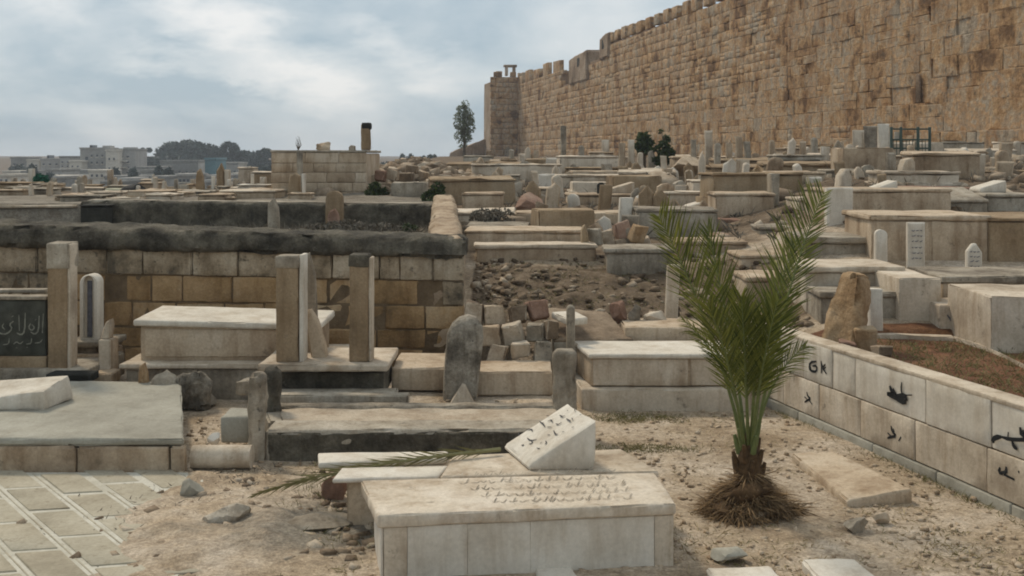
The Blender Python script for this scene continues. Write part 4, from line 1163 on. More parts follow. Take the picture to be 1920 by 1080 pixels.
# odd pieces beside the platform grave
mb = pxbox(413, 466, 782, 832, 8.2, 8.5, res=0.06, bev=0.015, amp=0.008, seed=130); o = mb.build('stone_block', 'concrete'); tagit(o, 'grey squared block between the platform grave and the trough grave', 'stone')
cy = MB(); Yc = 7.75; r_ = 0.085; ng = 20
P_ = [(gx(354, Yc), Yc + 0.1, 0.085), (gx(380, Yc), Yc + 0.1, 0.085), (gx(430, Yc), Yc + 0.1, 0.085), (gx(466, Yc), Yc + 0.1, 0.085)]
cy.tube(P_, r_, 20); o = cy.build('column_drum', 'white'); tagit(o, 'fallen white column drum lying against the platform grave', 'column')
boulder('small bright white stone lying in the gap beside the platform grave', 388, 410, 812, 832, 'clean', 'white_stone', Y=8.0, cat='stone', sub=2)
Ybo = 9.5
mb = MB(); mb.lattice([(gx(306, Ybo), Ybo, -0.05), (gx(396, Ybo), Ybo + 0.03, -0.05), (gx(390, Ybo), Ybo + 0.35, -0.05), (gx(312, Ybo), Ybo + 0.35, -0.05),
                       (gx(322, Ybo), Ybo + 0.06, 0.33), (gx(378, Ybo), Ybo + 0.08, 0.35), (gx(376, Ybo), Ybo + 0.28, 0.33), (gx(326, Ybo), Ybo + 0.28, 0.31)], res=0.028, bev=0.09, amp=0.05, freq=7, seed=88)
o = mb.build('boulder', 'stele', ang=50); tagit(o, 'lumpy lichen covered boulder behind the platform grave', 'rock')
boulder('grey rubble lump beside the lichen covered boulder', 285, 330, 700, 735, 'grey', 'boulder', Y=9.55, rough=0.6)
mb = MB(); mb.slab_outline([(-0.03, 0), (0.06, 0), (0.05, 0.12), (0.02, 0.20), (-0.02, 0.18)], (gx(264, 9.65), 9.65, 0.22), (1, 0, 0), (0, 0, 1), (0, 1, 0), 0.06, 0.01, 0.006)
mb.box(gx(258, 9.65) - 0.03, gx(258, 9.65) + 0.12, 9.63, 9.75, -0.05, 0.225, res=0.1, bev=0.01, amp=0.01, seed=4)
o = mb.build('ochre_fragment', 'orange'); tagit(o, 'small ochre stone fragment upright before the sarcophagus plinth', 'stone')

# --- central tomb in front
za = 0.357
t = thing('inscribed_tomb', 'large pale box tomb with a carved top slab and white side panels', 'tomb', (0.1, 6.2, 0))
fa = [plane(708, 968, za), plane(1268, 944, za), plane(1228, 886, za), plane(676, 902, za)]
body = [(fa[0][0] + 0.03, fa[0][1] + 0.035), (fa[1][0] - 0.015, fa[1][1] + 0.03), (fa[2][0] - 0.02, fa[2][1] + 0.3), (fa[3][0] + 0.04, fa[3][1] + 0.3)]
mb = MB(); mb.quad(body, -0.15, 0.30, res=0.2, bev=0.01, amp=0.003, seed=140); mb.build('core', 'white', t)
mb = MB(); mb.quad(fa, [0.292] * 4, [za + 0.005, za, za, za + 0.005], res=0.06, bev=0.010, amp=0.004, freq=5, seed=141); top = mb.build('top_slab', 'white', t)
ux = (Vector((*body[1], 0)) - Vector((*body[0], 0))); Lf = ux.length; ux.normalize(); un = Vector((ux.y, -ux.x, 0))
def front(s0, s1, z0, z1, n0, n1, mat, name, seed):
    o_ = Vector((*body[0], 0))
    a = o_ + ux * s0 + un * n1; b_ = o_ + ux * s1 + un * n1; c = o_ + ux * s1 + un * n0; d = o_ + ux * s0 + un * n0
    mb = MB(); mb.quad([(a.x, a.y), (b_.x, b_.y), (c.x, c.y), (d.x, d.y)], z0, z1, res=0.08, bev=0.0025, amp=0.002, seed=seed); return mb.build(name, mat, t)
for i, (s0, s1) in enumerate(((0.0, 0.125), (0.126, 0.452), (0.453, 0.80), (0.801, Lf - 0.11), (Lf - 0.109, Lf))):
    front(s0, s1, -0.1, 0.288, -0.02, 0.016 if i not in (0, 4) else 0.018, 'clean' if i in (1, 2, 3) else 'white', 'side_panel', 142 + i)
# end panel
vx = (Vector((*body[3], 0)) - Vector((*body[0], 0))); Ll = vx.length; vx.normalize(); vn = Vector((-vx.y, vx.x, 0)); vn = vn if vn.x < 0 else -vn
a = Vector((*body[0], 0)) + vx * 0.005; c = Vector((*body[0], 0)) + vx * (Ll - 0.33)
mb = MB(); mb.quad([((a + vn * 0.018).x, (a + vn * 0.018).y), (a.x, a.y), (c.x, c.y), ((c + vn * 0.018).x, (c + vn * 0.018).y)], -0.1, 0.288, res=0.1, bev=0.006, amp=0.003, seed=148); mb.build('end_panel', 'clean', t)
# back slab and its base
zb_ = 0.335
fb = [plane(624, 892, zb_), plane(1238, 886, zb_), plane(1160, 840, zb_), plane(845, 868, zb_)]
mb = MB(); mb.quad([plane(826, 893, zb_), plane(1236, 884, zb_), plane(1164, 841, zb_), plane(850, 853, zb_)], 0.29, zb_, res=0.08, bev=0.01, amp=0.004, seed=150); bslab = mb.build('rear_slab', 'white', t)
mb = MB(); mb.quad([plane(622, 897, zb_), plane(822, 892, zb_), plane(840, 872, zb_), plane(640, 876, zb_)], 0.30, zb_ - 0.002, res=0.08, bev=0.01, amp=0.004, seed=151); mb.build('slab_piece', 'clean', t)
mb = MB(); mb.quad([plane(598, 868, 0.33), plane(835, 860, 0.33), plane(840, 846, 0.33), plane(596, 849, 0.33)], 0.29, 0.33, res=0.08, bev=0.01, amp=0.004, seed=152); mb.build('slab_piece', 'clean', t)
mb = MB(); mb.quad([plane(650, 900, 0.30), plane(1215, 888, 0.30), plane(1150, 848, 0.30), plane(665, 862, 0.30)], -0.15, 0.288, res=0.2, bev=0.01, amp=0.006, seed=153); mb.build('rear_core', 'beige', t)
# engraved rows on the top slab, the shade of the cuts painted as flat grey ribbons
mb = MB(); rc = random.Random(9)
for r in range(5):
    px_, py_ = 842 + r * 20, 893 + r * 12
    x_ = px_
    while x_ < 1180 - (4 - r) * 8:
        wdt = rc.uniform(8, 20)
        yl = py_ - (x_ - px_) * 0.035
        strokes(mb, [(rc.uniform(0.004, 0.009), [(x_, yl + rc.uniform(-2, 2)), (x_ + wdt * 0.3, yl + rc.uniform(1, 4)), (x_ + wdt * 0.7, yl + rc.uniform(0, 3)), (x_ + wdt, yl + rc.uniform(-4, 0))])], (0, 6, za + 0.004), (0, 0, 1), 0.0035)
        if rc.random() < 0.5:
            xx = x_ + wdt * rc.uniform(0.2, 0.8)
            strokes(mb, [(0.006, [(xx + 5, yl - 7), (xx + 2, yl - 3), (xx, yl + 1)])], (0, 6, za + 0.004), (0, 0, 1), 0.0035)
        if rc.random() < 0.4:
            strokes(mb, [(0.008, [(x_ + wdt * 0.5, yl + 5), (x_ + wdt * 0.5 + 3, yl + 5)])], (0, 6, za + 0.004), (0, 0, 1), 0.0035)
        x_ += wdt + rc.uniform(1, 6)
ci = mb.build('inscription_shade', 'grey', top, smooth=False); ci['kind'] = 'stuff'
# --- the slanted white marker lying on the tomb
zB = zb_ + 0.002
A1 = plane(992, 883, zB); A2 = plane(1117, 881, zB); 
lf = Vector((plane(942, 840, zB)[0] - A1[0], plane(942, 840, zB)[1] - A1[1], 0)) * 0.92
hR = H - (788 - HY) * A2[1] / F
Pb = [(A1[0], A1[1]), (A2[0], A2[1]), (A2[0] + lf.x, A2[1] + lf.y), (A1[0] + lf.x, A1[1] + lf.y)]
t = thing('wedge_headstone', 'white slanted marker stone with black lettering on the inscribed box tomb', 'headstone', (A1[0] + 0.2, A1[1] + 0.2, zB))
mb = MB(); mb.lattice([(x, y, zB) for x, y in Pb] + [(Pb[0][0] - 0.004, Pb[0][1], zB + 0.035), (Pb[1][0] + 0.01, Pb[1][1], hR), (Pb[2][0] + 0.01, Pb[2][1], hR), (Pb[3][0] - 0.004, Pb[3][1], zB + 0.035)], res=0.05, bev=0.016, amp=0.003, seed=160)
wb = mb.build('body', 'clean', t)
p0 = Vector((Pb[0][0], Pb[0][1], zB + 0.035)); e1 = Vector((Pb[1][0] - Pb[0][0], Pb[1][1] - Pb[0][1], hR - zB - 0.035)); e2 = Vector((lf.x, lf.y, 0))
nw = e1.cross(e2).normalized(); nw = nw if nw.z > 0 else -nw
mb = MB()
def cz(x, y): return (930 + x / 6.752, 740 + y / 6.75)
wl = [[(290, 490), (295, 525)], [(390, 450), (455, 440), (465, 470)], [(400, 555), (440, 590), (520, 570)], [(420, 630), (470, 620), (450, 585)], [(325, 645), (355, 640), (340, 660)],
      [(555, 345), (600, 375), (625, 415)], [(585, 365), (610, 355)], [(560, 625), (585, 605)], [(620, 630), (645, 625), (635, 590)],
      [(650, 415), (705, 415)], [(660, 345), (700, 320), (720, 355)], [(655, 515), (690, 515)], [(735, 460), (755, 510), (790, 505)], [(760, 375), (800, 385), (835, 350)], [(810, 265), (840, 285), (880, 270)],
      [(895, 310), (935, 335), (950, 345)], [(905, 205), (912, 210)], [(960, 420), (990, 415)], [(1065, 262), (1085, 262)], [(965, 300), (975, 325)], [(640, 275), (675, 270)], [(840, 480), (870, 470)], [(1000, 190), (1005, 215)], [(560, 690), (520, 680)]]
strokes(mb, [(0.0105, [cz(x, y) for x, y in l_]) for l_ in wl], p0, nw, 0.005)
mb.build('lettering', 'worn_paint', wb)
# --- the low white wall with painted marks
def wall_pt(px):         # where the view through px meets the foot line of the wall
    a = (px - CX) / F
    Y = (3.233 + 0.282 * 6.735) / (a + 0.282)
    return Vector((a * Y, Y, 0))
gw = thing('graffiti_wall', 'low white stone wall with black painted scrawls holding up the red earth bed', 'wall', tuple(wall_pt(1650)))
wdir = (wall_pt(1900) - wall_pt(1500)).normalized(); wnrm = Vector((wdir.y, -wdir.x, 0)); wnrm = wnrm if wnrm.x < 0 else -wnrm
def wblk(pa, pb, z0, z1, n0, n1, mat, name, seed, parent=gw, g=0.004, amp=0.0025):
    a, b_ = wall_pt(pa) + wdir * g, wall_pt(pb) - wdir * g
    mb = MB()
    q = [a + wnrm * n1, b_ + wnrm * n1, b_ + wnrm * n0, a + wnrm * n0]
    mb.quad([(p.x, p.y) for p in q], z0 + g, z1 - g, res=0.08, bev=0.006, amp=amp, freq=4, seed=seed); return mb.build(name, mat, parent)
zW = [(-0.15, 0.075), (0.075, 0.375), (0.375, 0.70)]
wblk(1395, 2250, -0.1, 0.685, -0.16, -0.012, 'joint', 'wall_core', 170, g=0.0)
top_j = [1400, 1452, 1508, 1561, 1604, 1737, 1859, 1990, 2200]
low_j = [1400, 1470, 1537, 1615, 1717, 1852, 1975, 2200]
bas_j = [1400, 1500, 1640, 1760, 1900, 2200]
tb_ = {}; lb_ = {}
for i in range(len(top_j) - 1): tb_[i] = wblk(top_j[i], top_j[i + 1], *zW[2], -0.05, 0.0 + 0.004 * (i % 3), 'clean', 'facing_stone', 171 + i)
for i in range(len(low_j) - 1): lb_[i] = wblk(low_j[i], low_j[i + 1], *zW[1], -0.05, 0.006 + 0.004 * (i % 2), 'white', 'facing_stone', 181 + i)
for i in range(len(bas_j) - 1): wblk(bas_j[i], bas_j[i + 1], *zW[0], -0.05, 0.022, 'concrete', 'footing_stone', 191 + i)
wblk(1395, 2250, 0.686, 0.722, -0.17, 0.006, 'white', 'capping', 199, g=0.0)
wpl = wall_pt(1700)
def cz3(x, y): return (1480 + x / 3.857, 640 + y / 3.857)
def graf(parent, lines, w=0.02, mat='paint', lift=0.012):
    mb = MB(); strokes(mb, [((ln[0], [cz3(*p) for p in ln[1]]) if isinstance(ln, tuple) else (w, [cz3(*p) for p in ln])) for ln in lines], wpl, wnrm, lift); mb.build('painted_mark', mat, parent)
graf(tb_[2], [[(205, 145), (160, 150), (150, 195), (168, 215), (205, 220), (208, 175), (175, 178)], [(150, 160), (165, 200)], [(238, 140), (243, 185), (240, 232)], [(270, 165), (248, 190), (278, 235)], [(258, 200), (272, 185)]], 0.022)
graf(tb_[4], [(0.05, [(715, 378), (770, 395), (820, 430), (855, 440)]), (0.035, [(735, 320), (745, 350), (768, 385), (720, 375)]), (0.02, [(822, 295), (818, 345), (825, 385)]), (0.04, [(775, 395), (850, 390), (860, 430)]), (0.016, [(845, 388), (898, 388)]), (0.03, [(760, 340), (780, 380)])])
graf(tb_[6], [(0.034, [(1490, 735), (1480, 710), (1510, 692), (1545, 690)]), (0.026, [(1545, 690), (1600, 708), (1700, 712), (1780, 705), (1860, 690)]), (0.022, [(1595, 655), (1592, 690)]), (0.034, [(1680, 620), (1690, 680), (1760, 690)]), (0.03, [(1620, 715), (1635, 760), (1660, 780)]), (0.03, [(1700, 640), (1720, 690)]), (0.03, [(1790, 640), (1800, 700)])])
graf(lb_[1], [[(135, 365), (140, 395), (165, 415), (140, 425), (118, 440)], [(150, 425), (175, 455)], [(118, 400), (135, 415)]], 0.02)
graf(lb_[3], [[(745, 610), (752, 650), (785, 685), (745, 690), (718, 700)], [(720, 660), (745, 685)], [(800, 720), (818, 690)], [(760, 630), (768, 655)]], 0.022)
graf(lb_[5], [[(1535, 910), (1525, 945), (1555, 960)], [(1580, 905), (1578, 950), (1545, 945)], [(1560, 960), (1640, 1000)], [(1665, 940), (1675, 945)]], 0.026)
# --- loose slab leaning at its foot
zs = 0.05
mb = MB(); q = [plane(1590, 938, zs), plane(1712, 918, zs + 0.03), plane(1565, 848, zs + 0.03), plane(1484, 849, zs)]
mb.quad(q, -0.05, [zs, zs + 0.035, zs + 0.035, zs], res=0.07, bev=0.014, amp=0.006, freq=5, seed=205); o = mb.build('loose_slab', 'beige'); tagit(o, 'flat beige slab lying on the ground beside the painted white wall', 'slab')
# --- the ochre upright
t = thing('ochre_stone', 'tall leaning ochre stone with a rough brown flank on top of the white wall', 'stone', (gx(1575, 8.7), 8.7, 0.62))
mb = MB(); mb.lattice([(gx(1524, 9.35), 9.35, 0.55), (gx(1602, 9.0), 9.0, 0.55), (gx(1628, 9.3), 9.3, 0.55), (gx(1550, 9.6), 9.6, 0.55),
                       (gx(1572, 9.35), 9.35, 1.27), (gx(1612, 9.08), 9.08, 1.31), (gx(1640, 9.3), 9.3, 1.25), (gx(1592, 9.5), 9.5, 1.27)], res=0.032, bev=0.055, amp=0.030, freq=5, seed=206)
mb.build('shaft', 'orange', t, ang=45)
for k, (x0, x1, yt, yb) in enumerate(((1600, 1650, 612, 665), (1640, 1678, 648, 672), (1575, 1612, 640, 664))):
    boulder(['brown broken lump against the foot of the ochre stone', 'pale yellow lump at the edge of the red earth bed', 'dark brown chunk wedged under the ochre stone'][k], x0, x1, yt, yb, ('orange', 'rock', 'redrock')[k], 'stone_lump', Y=(9.0, 8.55, 8.95)[k], cat='stone')

# --- tomb with white top by the palm
Yr = 9.75
t = thing('flat_top_tomb', 'white topped box tomb on a low base course behind the young palm', 'tomb', (gx(1230, Yr), Yr, 0))
x0, x1 = gx(1108, Yr), gx(1392, Yr)
mb = MB(); mb.quad([(x0, Yr), (x1, Yr), (x1, Yr + 0.6), (x0 - 0.09, Yr + 0.6)], 0.19, 0.452, res=0.1, bev=0.012, amp=0.006, seed=210); mb.build('body', 'beige', t)
for i, (pa, pb) in enumerate(((1112, 1290), (1294, 1390))):
    mb = MB(); mb.quad([(gx(pa, Yr), Yr - 0.02), (gx(pb, Yr), Yr - 0.02), (gx(pb, Yr), Yr + 0.05), (gx(pa, Yr), Yr + 0.05)], 0.20, 0.448, res=0.08, bev=0.01, amp=0.006, seed=211 + i); mb.build('side_panel', 'white', t)
mb = MB(); mb.quad([(x0 - 0.02, Yr - 0.05), (x1 + 0.04, Yr - 0.05), (x1 + 0.04, Yr + 0.66), (x0 - 0.13, Yr + 0.66)], 0.453, 0.495, res=0.1, bev=0.010, amp=0.004, seed=213); mb.build('top_slab', 'clean', t)
mb = MB(); mb.quad([(x0 - 0.09, Yr - 0.10), (x1 + 0.06, Yr - 0.10), (x1 + 0.06, Yr + 0.7), (x0 - 0.14, Yr + 0.7)], -0.2, 0.188, res=0.1, bev=0.014, amp=0.008, seed=214); mb.build('base_course', 'white', t)
# --- grave behind it: sloping white slab, dark front, thin stele
Yk = 10.45
t = thing('sunken_grave', 'grave with a brown sunken top and white corner slabs behind the white topped tomb', 'grave', (gx(1110, Yk), Yk, 0))
mb = MB(); mb.box(gx(1038, Yk), gx(1185, Yk), Yk, Yk + 0.7, -0.1, 0.47, res=0.12, bev=0.012, amp=0.008, seed=220); mb.build('body', 'grey', t)
mb = MB(); mb.quad([(gx(1040, Yk), Yk + 0.02), (gx(1190, Yk), Yk + 0.02), (gx(1150, Yk), Yk + 0.72), (gx(1030, Yk), Yk + 0.72)], 0.471, [0.50, 0.50, 0.66, 0.72], res=0.09, bev=0.014, amp=0.014, seed=221); mb.build('earth_top', 'rock', t)
mb = MB(); mb.quad([plane(1034, 584, 0.73), plane(1068, 604, 0.70), plane(1102, 600, 0.70), plane(1078, 582, 0.73)], 0.66, 0.725, res=0.1, bev=0.01, amp=0.004, seed=222); mb.build('corner_slab', 'clean', t)
kerb('long beige ledge behind the white topped tomb', 1172, 1330, 614, 640, 10.55, 0.6, 'beige')
stele('slim grey upright stele behind the worn footstone', 1062, 1078, 573, 660, 0.07, 'grey', 'round', Y=10.2)
stele('tall thin pale post stone standing beside the palm fronds', 1247, 1271, 497, 612, 0.08, 'white', 'flat', lean=0.04, Y=11.3)
for k, (x0, x1, yt, yb, lb) in enumerate(((1142, 1182, 572, 606, 'rounded brown boulder at the foot of the rubble slope'), (1182, 1205, 576, 608, 'squarish grey stone beside the rounded brown boulder'), (1212, 1246, 585, 612, 'pale stone lump next to the thin pale post stone'))):
    boulder(lb, x0, x1, yt, yb, ('redrock', 'grey', 'white')[k], 'boulder', Y=11.0)

# --- stone pile left of it
pile = [(868, 912, 566, 612), (905, 948, 572, 615), (950, 992, 575, 610), (985, 1032, 562, 605), (940, 985, 605, 650), (900, 940, 610, 652), (985, 1025, 606, 645), (870, 905, 612, 655), (955, 998, 640, 676), (1000, 1038, 640, 690), (915, 955, 648, 690), (1018, 1048, 600, 640)]
plab = ['flat topped', 'sharp edged', 'dark capped', 'big blocky pinkish', 'rounded brown', 'squat beige', 'narrow upright', 'shadowed grey', 'pale tilted', 'long slanting grey', 'low brown', 'small wedged']
for k, (x0, x1, yt, yb) in enumerate(pile):
    boulder(plab[k] + ' stone in the rubble stack at the end of the brown wall', x0, x1, yt, yb, ('rock', 'beige', 'rock', 'redrock', 'rock', 'beige', 'grey', 'grey', 'white', 'grey', 'rock', 'rock')[k], 'rubble_stone', Y=10.35 + (0.35 if yb < 620 else 0.1 if yb < 660 else -0.05), group='stones stacked at the end of the brown wall', cat='stone', sub=2, rough=0.3)

# ================================================================== young palm
Yp0 = 6.89
pc = Vector((gx(1402, Yp0), Yp0, 0))
palm = thing('young_palm', 'young date palm with two tall feathery fronds and a shaggy brown foot', 'palm', tuple(pc))
def pp(px, py, dy=0.0):
    Y = Yp0 + dy; return Vector((gx(px, Y), Y, gz(py, Y)))
def bez(pts, n):
    P = [Vector(p) for p in pts]; out_ = []
    for i in range(n + 1):
        t_ = i / n; Q = list(P)
        while len(Q) > 1: Q = [Q[k].lerp(Q[k + 1], t_) for k in range(len(Q) - 1)]
        out_.append(Q[0])
    return out_
def frond(ctrl, nl, L0, roll, seed, w=0.016, start=0.2, mat='palm', parent=palm, droop=0.05, lside=1.0, rside=1.0, ang=42):
    r_ = random.Random(seed)
    P = bez(ctrl, 40)
    mb = MB(); mb.tube(P[::4], [0.016 * (1 - 0.88 * (i / 10) ** 0.7) for i in range(11)], 6)
    fo = mb.build('frond', 'palmrib' if mat == 'palm' else mat, parent)
    lf_ = MB()
    for s in (-1, 1):
        for k in range(nl):
            t_ = start + (1 - start) * (k + r_.uniform(-0.3, 0.3)) / nl
            t_ = min(max(t_, 0), 0.999); x_ = t_ * 40; i = int(x_)
            p = P[i].lerp(P[i + 1], x_ - i); tg = (P[i + 1] - P[i]).normalized()
            vdir = Vector((0, -1, 0))
            s0 = tg.cross(vdir).normalized()            # sideways in the picture plane
            nrm = s0.cross(tg).normalized()
            side = (s0 * math.cos(roll) + nrm * math.sin(roll)) * s
            up = side.cross(tg).normalized()
            prof = math.sin(math.pi * min(1, 0.16 + 0.80 * (t_ - start) / (1 - start))) ** 0.6
            Ln = L0 * prof * r_.uniform(0.85, 1.1) * (lside if s < 0 else rside)
            a = math.radians(ang + r_.uniform(-7, 7) - 14 * t_)
            d = tg * math.cos(a) + side * math.sin(a) + up * r_.uniform(-0.18, 0.18)
            d.normalize()
            lf_.blade(p, p + d * Ln, w * r_.uniform(0.8, 1.15), up + Vector((r_.uniform(-.4, .4), r_.uniform(-.4, .4), r_.uniform(-.3, .3))), droop * r_.uniform(0.3, 1.6), 3)
    l_ = lf_.build('leaflets', mat, fo, smooth=False); l_['kind'] = 'stuff'
    return fo
B0 = (1400, 880)
frond([pp(1396, 880), pp(1385, 740, -0.02), pp(1322, 600, -0.08), pp(1278, 480, -0.16), pp(1234, 405, -0.2)], 74, 0.46, 0.75, 1, w=0.0115, start=0.27, lside=0.5, rside=1.0, ang=50)
frond([pp(1412, 880), pp(1425, 740, -0.03), pp(1465, 600, -0.05), pp(1495, 470, -0.05), pp(1545, 360, 0.0)], 78, 0.44, 0.7, 2, w=0.0115, start=0.27, lside=1.0, rside=0.5, ang=50)
frond([pp(1400, 870), pp(1392, 740, 0.1), pp(1368, 610, 0.2), pp(1345, 510, 0.3), pp(1326, 425, 0.4)], 70, 0.38, 0.9, 3, w=0.0115, start=0.3, lside=0.8, rside=0.8)
frond([pp(1410, 870), pp(1418, 740, 0.1), pp(1438, 620, 0.25), pp(1460, 530, 0.35), pp(1492, 450, 0.45)], 70, 0.36, 0.9, 4, w=0.0115, start=0.3, lside=0.8, rside=0.8)
frond([pp(1404, 860), pp(1400, 740, -0.15), pp(1396, 630, -0.25), pp(1390, 555, -0.3)], 58, 0.31, 0.8, 5, w=0.011, start=0.34)
frond([pp(1406, 860), pp(1420, 730, -0.2), pp(1438, 640, -0.35), pp(1458, 565, -0.45)], 52, 0.29, 0.8, 6, w=0.011, start=0.34)
frond([pp(1398, 860), pp(1382, 730, -0.2), pp(1358, 640, -0.35), pp(1326, 568, -0.45)], 52, 0.29, 0.8, 7, w=0.011, start=0.34)
frond([pp(1400, 850), pp(1385, 720, 0.05), pp(1340, 650, 0.1), pp(1278, 598, 0.1)], 30, 0.15, 0.7, 8, w=0.007, start=0.45, droop=0.25)
frond([pp(1410, 850), pp(1430, 740, 0.05), pp(1465, 680, 0.1), pp(1512, 648, 0.1)], 30, 0.19, 0.7, 9, w=0.008, start=0.4, droop=0.25)
frond([pp(1408, 850), pp(1412, 740, -0.1), pp(1418, 660, -0.2), pp(1428, 590, -0.3)], 52, 0.27, 0.8, 11, w=0.011, start=0.36)
frond([pp(1402, 850), pp(1402, 740, 0.2), pp(1396, 650, 0.4), pp(1385, 575, 0.5)], 52, 0.30, 0.8, 10, w=0.0115, start=0.32)
st = MB()
rp = random.Random(8)
st.tube([pp(1400, 960), pp(1402, 905), pp(1404, 872), pp(1405, 845), pp(1406, 812)], [0.105, 0.095, 0.080, 0.062, 0.03], 12)
st.build('stem', 'husk', palm, ang=60)
for k in range(14):         # cut leaf bases around the stem
    an = k * 2.4; zz = 0.20 + 0.019 * k; r0 = 0.076 - 0.0028 * k
    c0 = pc + Vector((math.cos(an) * r0, math.sin(an) * r0, zz)); c1 = pc + Vector((math.cos(an) * (r0 + 0.035), math.sin(an) * (r0 + 0.035), zz + 0.12))
    mb = MB(); mb.tube([c0, c0.lerp(c1, 0.6), c1], [0.024, 0.018, 0.011], 6); mb.build('leaf_base', 'husk' if k < 9 else 'palmrib', palm)
mb = MB(); mb.rock((pc.x - 0.03, pc.y, 0.0), (0.24, 0.24, 0.09), 44, 3, 0, 0.6); mb.rock((pc.x, pc.y, 0.11), (0.15, 0.15, 0.11), 45, 3, 0, 0.6); mb.build('root_mound', 'husk', palm, ang=60)
fb_ = MB()
for k in range(3000):
    an = rp.uniform(0, 2 * math.pi); lim_ = 0.27 + 0.11 * mn.noise((math.cos(an) * 1.3, math.sin(an) * 1.3, 4)); rr_ = lim_ * rp.random() ** 0.8; hz = max(0.01, 0.27 * max(0, 1 - rr_ / lim_) ** 1.0 * (0.8 + 0.5 * mn.noise((math.cos(an) * 2, math.sin(an) * 2, rr_ * 9))) + rp.uniform(-0.02, 0.035))
    p = pc + Vector((math.cos(an) * rr_, math.sin(an) * rr_, hz))
    a2 = an + rp.uniform(-1.2, 1.2); ln = rp.uniform(0.05, 0.20)
    q = p + Vector((math.cos(a2) * ln, math.sin(a2) * ln, rp.uniform(-0.09, 0.06)))
    q.z = max(q.z, 0.008)
    fb_.blade(p, q, rp.uniform(0.003, 0.009), (rp.uniform(-1, 1), rp.uniform(-1, 1), 1), rp.uniform(0, 0.3), 2)
o = fb_.build('dead_fibre', 'fibre', palm, smooth=False); o['kind'] = 'stuff'

# dead frond lying across the tomb
df = thing('fallen_frond', 'drying yellow green palm frond lying across the back of the inscribed tomb', 'palm frond', (-0.7, 6.9, 0.34))
q1 = Vector((*plane(938, 843, 0.37), 0.372)); q2 = Vector((*plane(760, 861, 0.37), 0.375)); q3 = Vector((*plane(600, 884, 0.36), 0.36)); q4 = Vector((*plane(470, 925, 0.08), 0.06))
frond([q1, q2, q3, q4], 60, 0.20, 0.2, 21, w=0.009, start=0.05, mat='drypalm', parent=df, droop=0.02, ang=20)

# ================================================================== ground litter (stuff)
RV = rock_variants(10, 1, 0.9)
def scatter(n, area, smin, smax, seed, power=2.5, zoff=0.3, flat=0.65, keep=None):
    r_ = random.Random(seed); xf = []
    while len(xf) < n:
        x, y = area(r_)
        if keep and not keep(x, y): continue
        s = smin + (smax - smin) * r_.random() ** power
        R = rotm(r_.uniform(-.4, .4), r_.uniform(-.4, .4), r_.uniform(0, 6.28)) @ np.diag((s * r_.uniform(0.55, 1.5), s * r_.uniform(0.5, 1.2), s * flat * r_.uniform(0.5, 1.2)))
        xf.append((r_.randrange(10), R, np.array((x, y, T(x, y) + s * zoff * 0.6))))
    return tile_mesh(RV, xf)
def not_pav(x, y): return not inside((x, y), pvx)
V, Fq = scatter(9000, lambda r_: (r_.uniform(-3.0, 3.4), 4.2 + 5.4 * r_.random() ** 1.3), 0.003, 0.026, 1, 4.0, keep=lambda x, y: not_pav(x, y) and x < wall_x(y) - 0.02)
np_mesh('gravel', V, Fq, 'beige', 'stuff', 'loose pale gravel strewn over the ground between the graves')
V, Fq = scatter(2600, lambda r_: (-0.45 + 3.5 * r_.random() ** 1.7, r_.uniform(10.2, 14.2)), 0.006, 0.07, 2, 5.5, keep=lambda x, y: x > -0.45)
np_mesh('rubble', V, Fq, 'rubblestone', 'stuff', 'broken stone rubble covering the earth slope below the terraced tombs')
V, Fq = scatter(1000, lambda r_: (r_.gauss(-2.6, 1.0), r_.gauss(26.6, 1.6)), 0.03, 0.24, 3, 2.2, keep=lambda x, y: y > 22.5)
np_mesh('rubble_heap', V, Fq, 'rock', 'stuff', 'heap of broken masonry beside the big walled tomb')
V, Fq = scatter(1600, lambda r_: (r_.gauss(-1.5, 0.5), r_.gauss(6.45, 0.55)), 0.004, 0.045, 4, 4.5)
np_mesh('debris', V, Fq, 'rock', 'stuff', 'grey crumbled debris beside the paving')
V, Fq = scatter(1500, lambda r_: (r_.uniform(0, 14), r_.uniform(14, 40)), 0.02, 0.13, 6, 3.6, keep=lambda x, y: x / y < 0.5)
np_mesh('hillside_stones', V, Fq, 'rubblestone', 'stuff', 'loose stones scattered over the slope between the upper tombs')

def tufts(n, area, hmin, hmax, seed, mat, name, label, lean=0.6, wd=0.004, keep=None, per=1):
    r_ = random.Random(seed); mb = MB(); c = 0
    while c < n:
        x, y = area(r_)
        if keep and not keep(x, y): continue
        c += 1
        z0 = T(x, y)
        for _ in range(per):
            x2, y2 = x + r_.gauss(0, 0.02), y + r_.gauss(0, 0.02)
            a = r_.uniform(0, 6.28); h = r_.uniform(hmin, hmax); l = h * r_.uniform(0.2, lean * 2)
            mb.blade((x2, y2, z0 - 0.003), (x2 + math.cos(a) * l, y2 + math.sin(a) * l, z0 + h * r_.uniform(0.15, 1)), wd * r_.uniform(0.7, 1.6), (r_.uniform(-1, 1), r_.uniform(-1, 1), 0.4), 0.1, 2)
    o_ = mb.build(name, mat, None, smooth=False); tagit(o_, label, None, None, 'stuff'); return o_
def blob(cx_, cy_, sx, sy): return lambda r_: (r_.gauss(cx_, sx), r_.gauss(cy_, sy))
tufts(6000, lambda r_: (r_.uniform(-2.6, 3.2), 4.3 + 5.2 * r_.random()), 0.004, 0.022, 1, 'straw', 'straw', 'dry straw scattered over the stony ground', 2.2, 0.0045, keep=lambda x, y: not_pav(x, y) and x < wall_x(y) - 0.05)
g1 = plane(1190, 785, 0); g2 = plane(1220, 842, 0); g3 = plane(560, 930, 0)
tufts(260, blob(g1[0], g1[1], 0.25, 0.10), 0.02, 0.06, 2, 'weed', 'dry_grass', 'patch of dry grass beyond the white slanted marker', 0.6, 0.004, per=5)
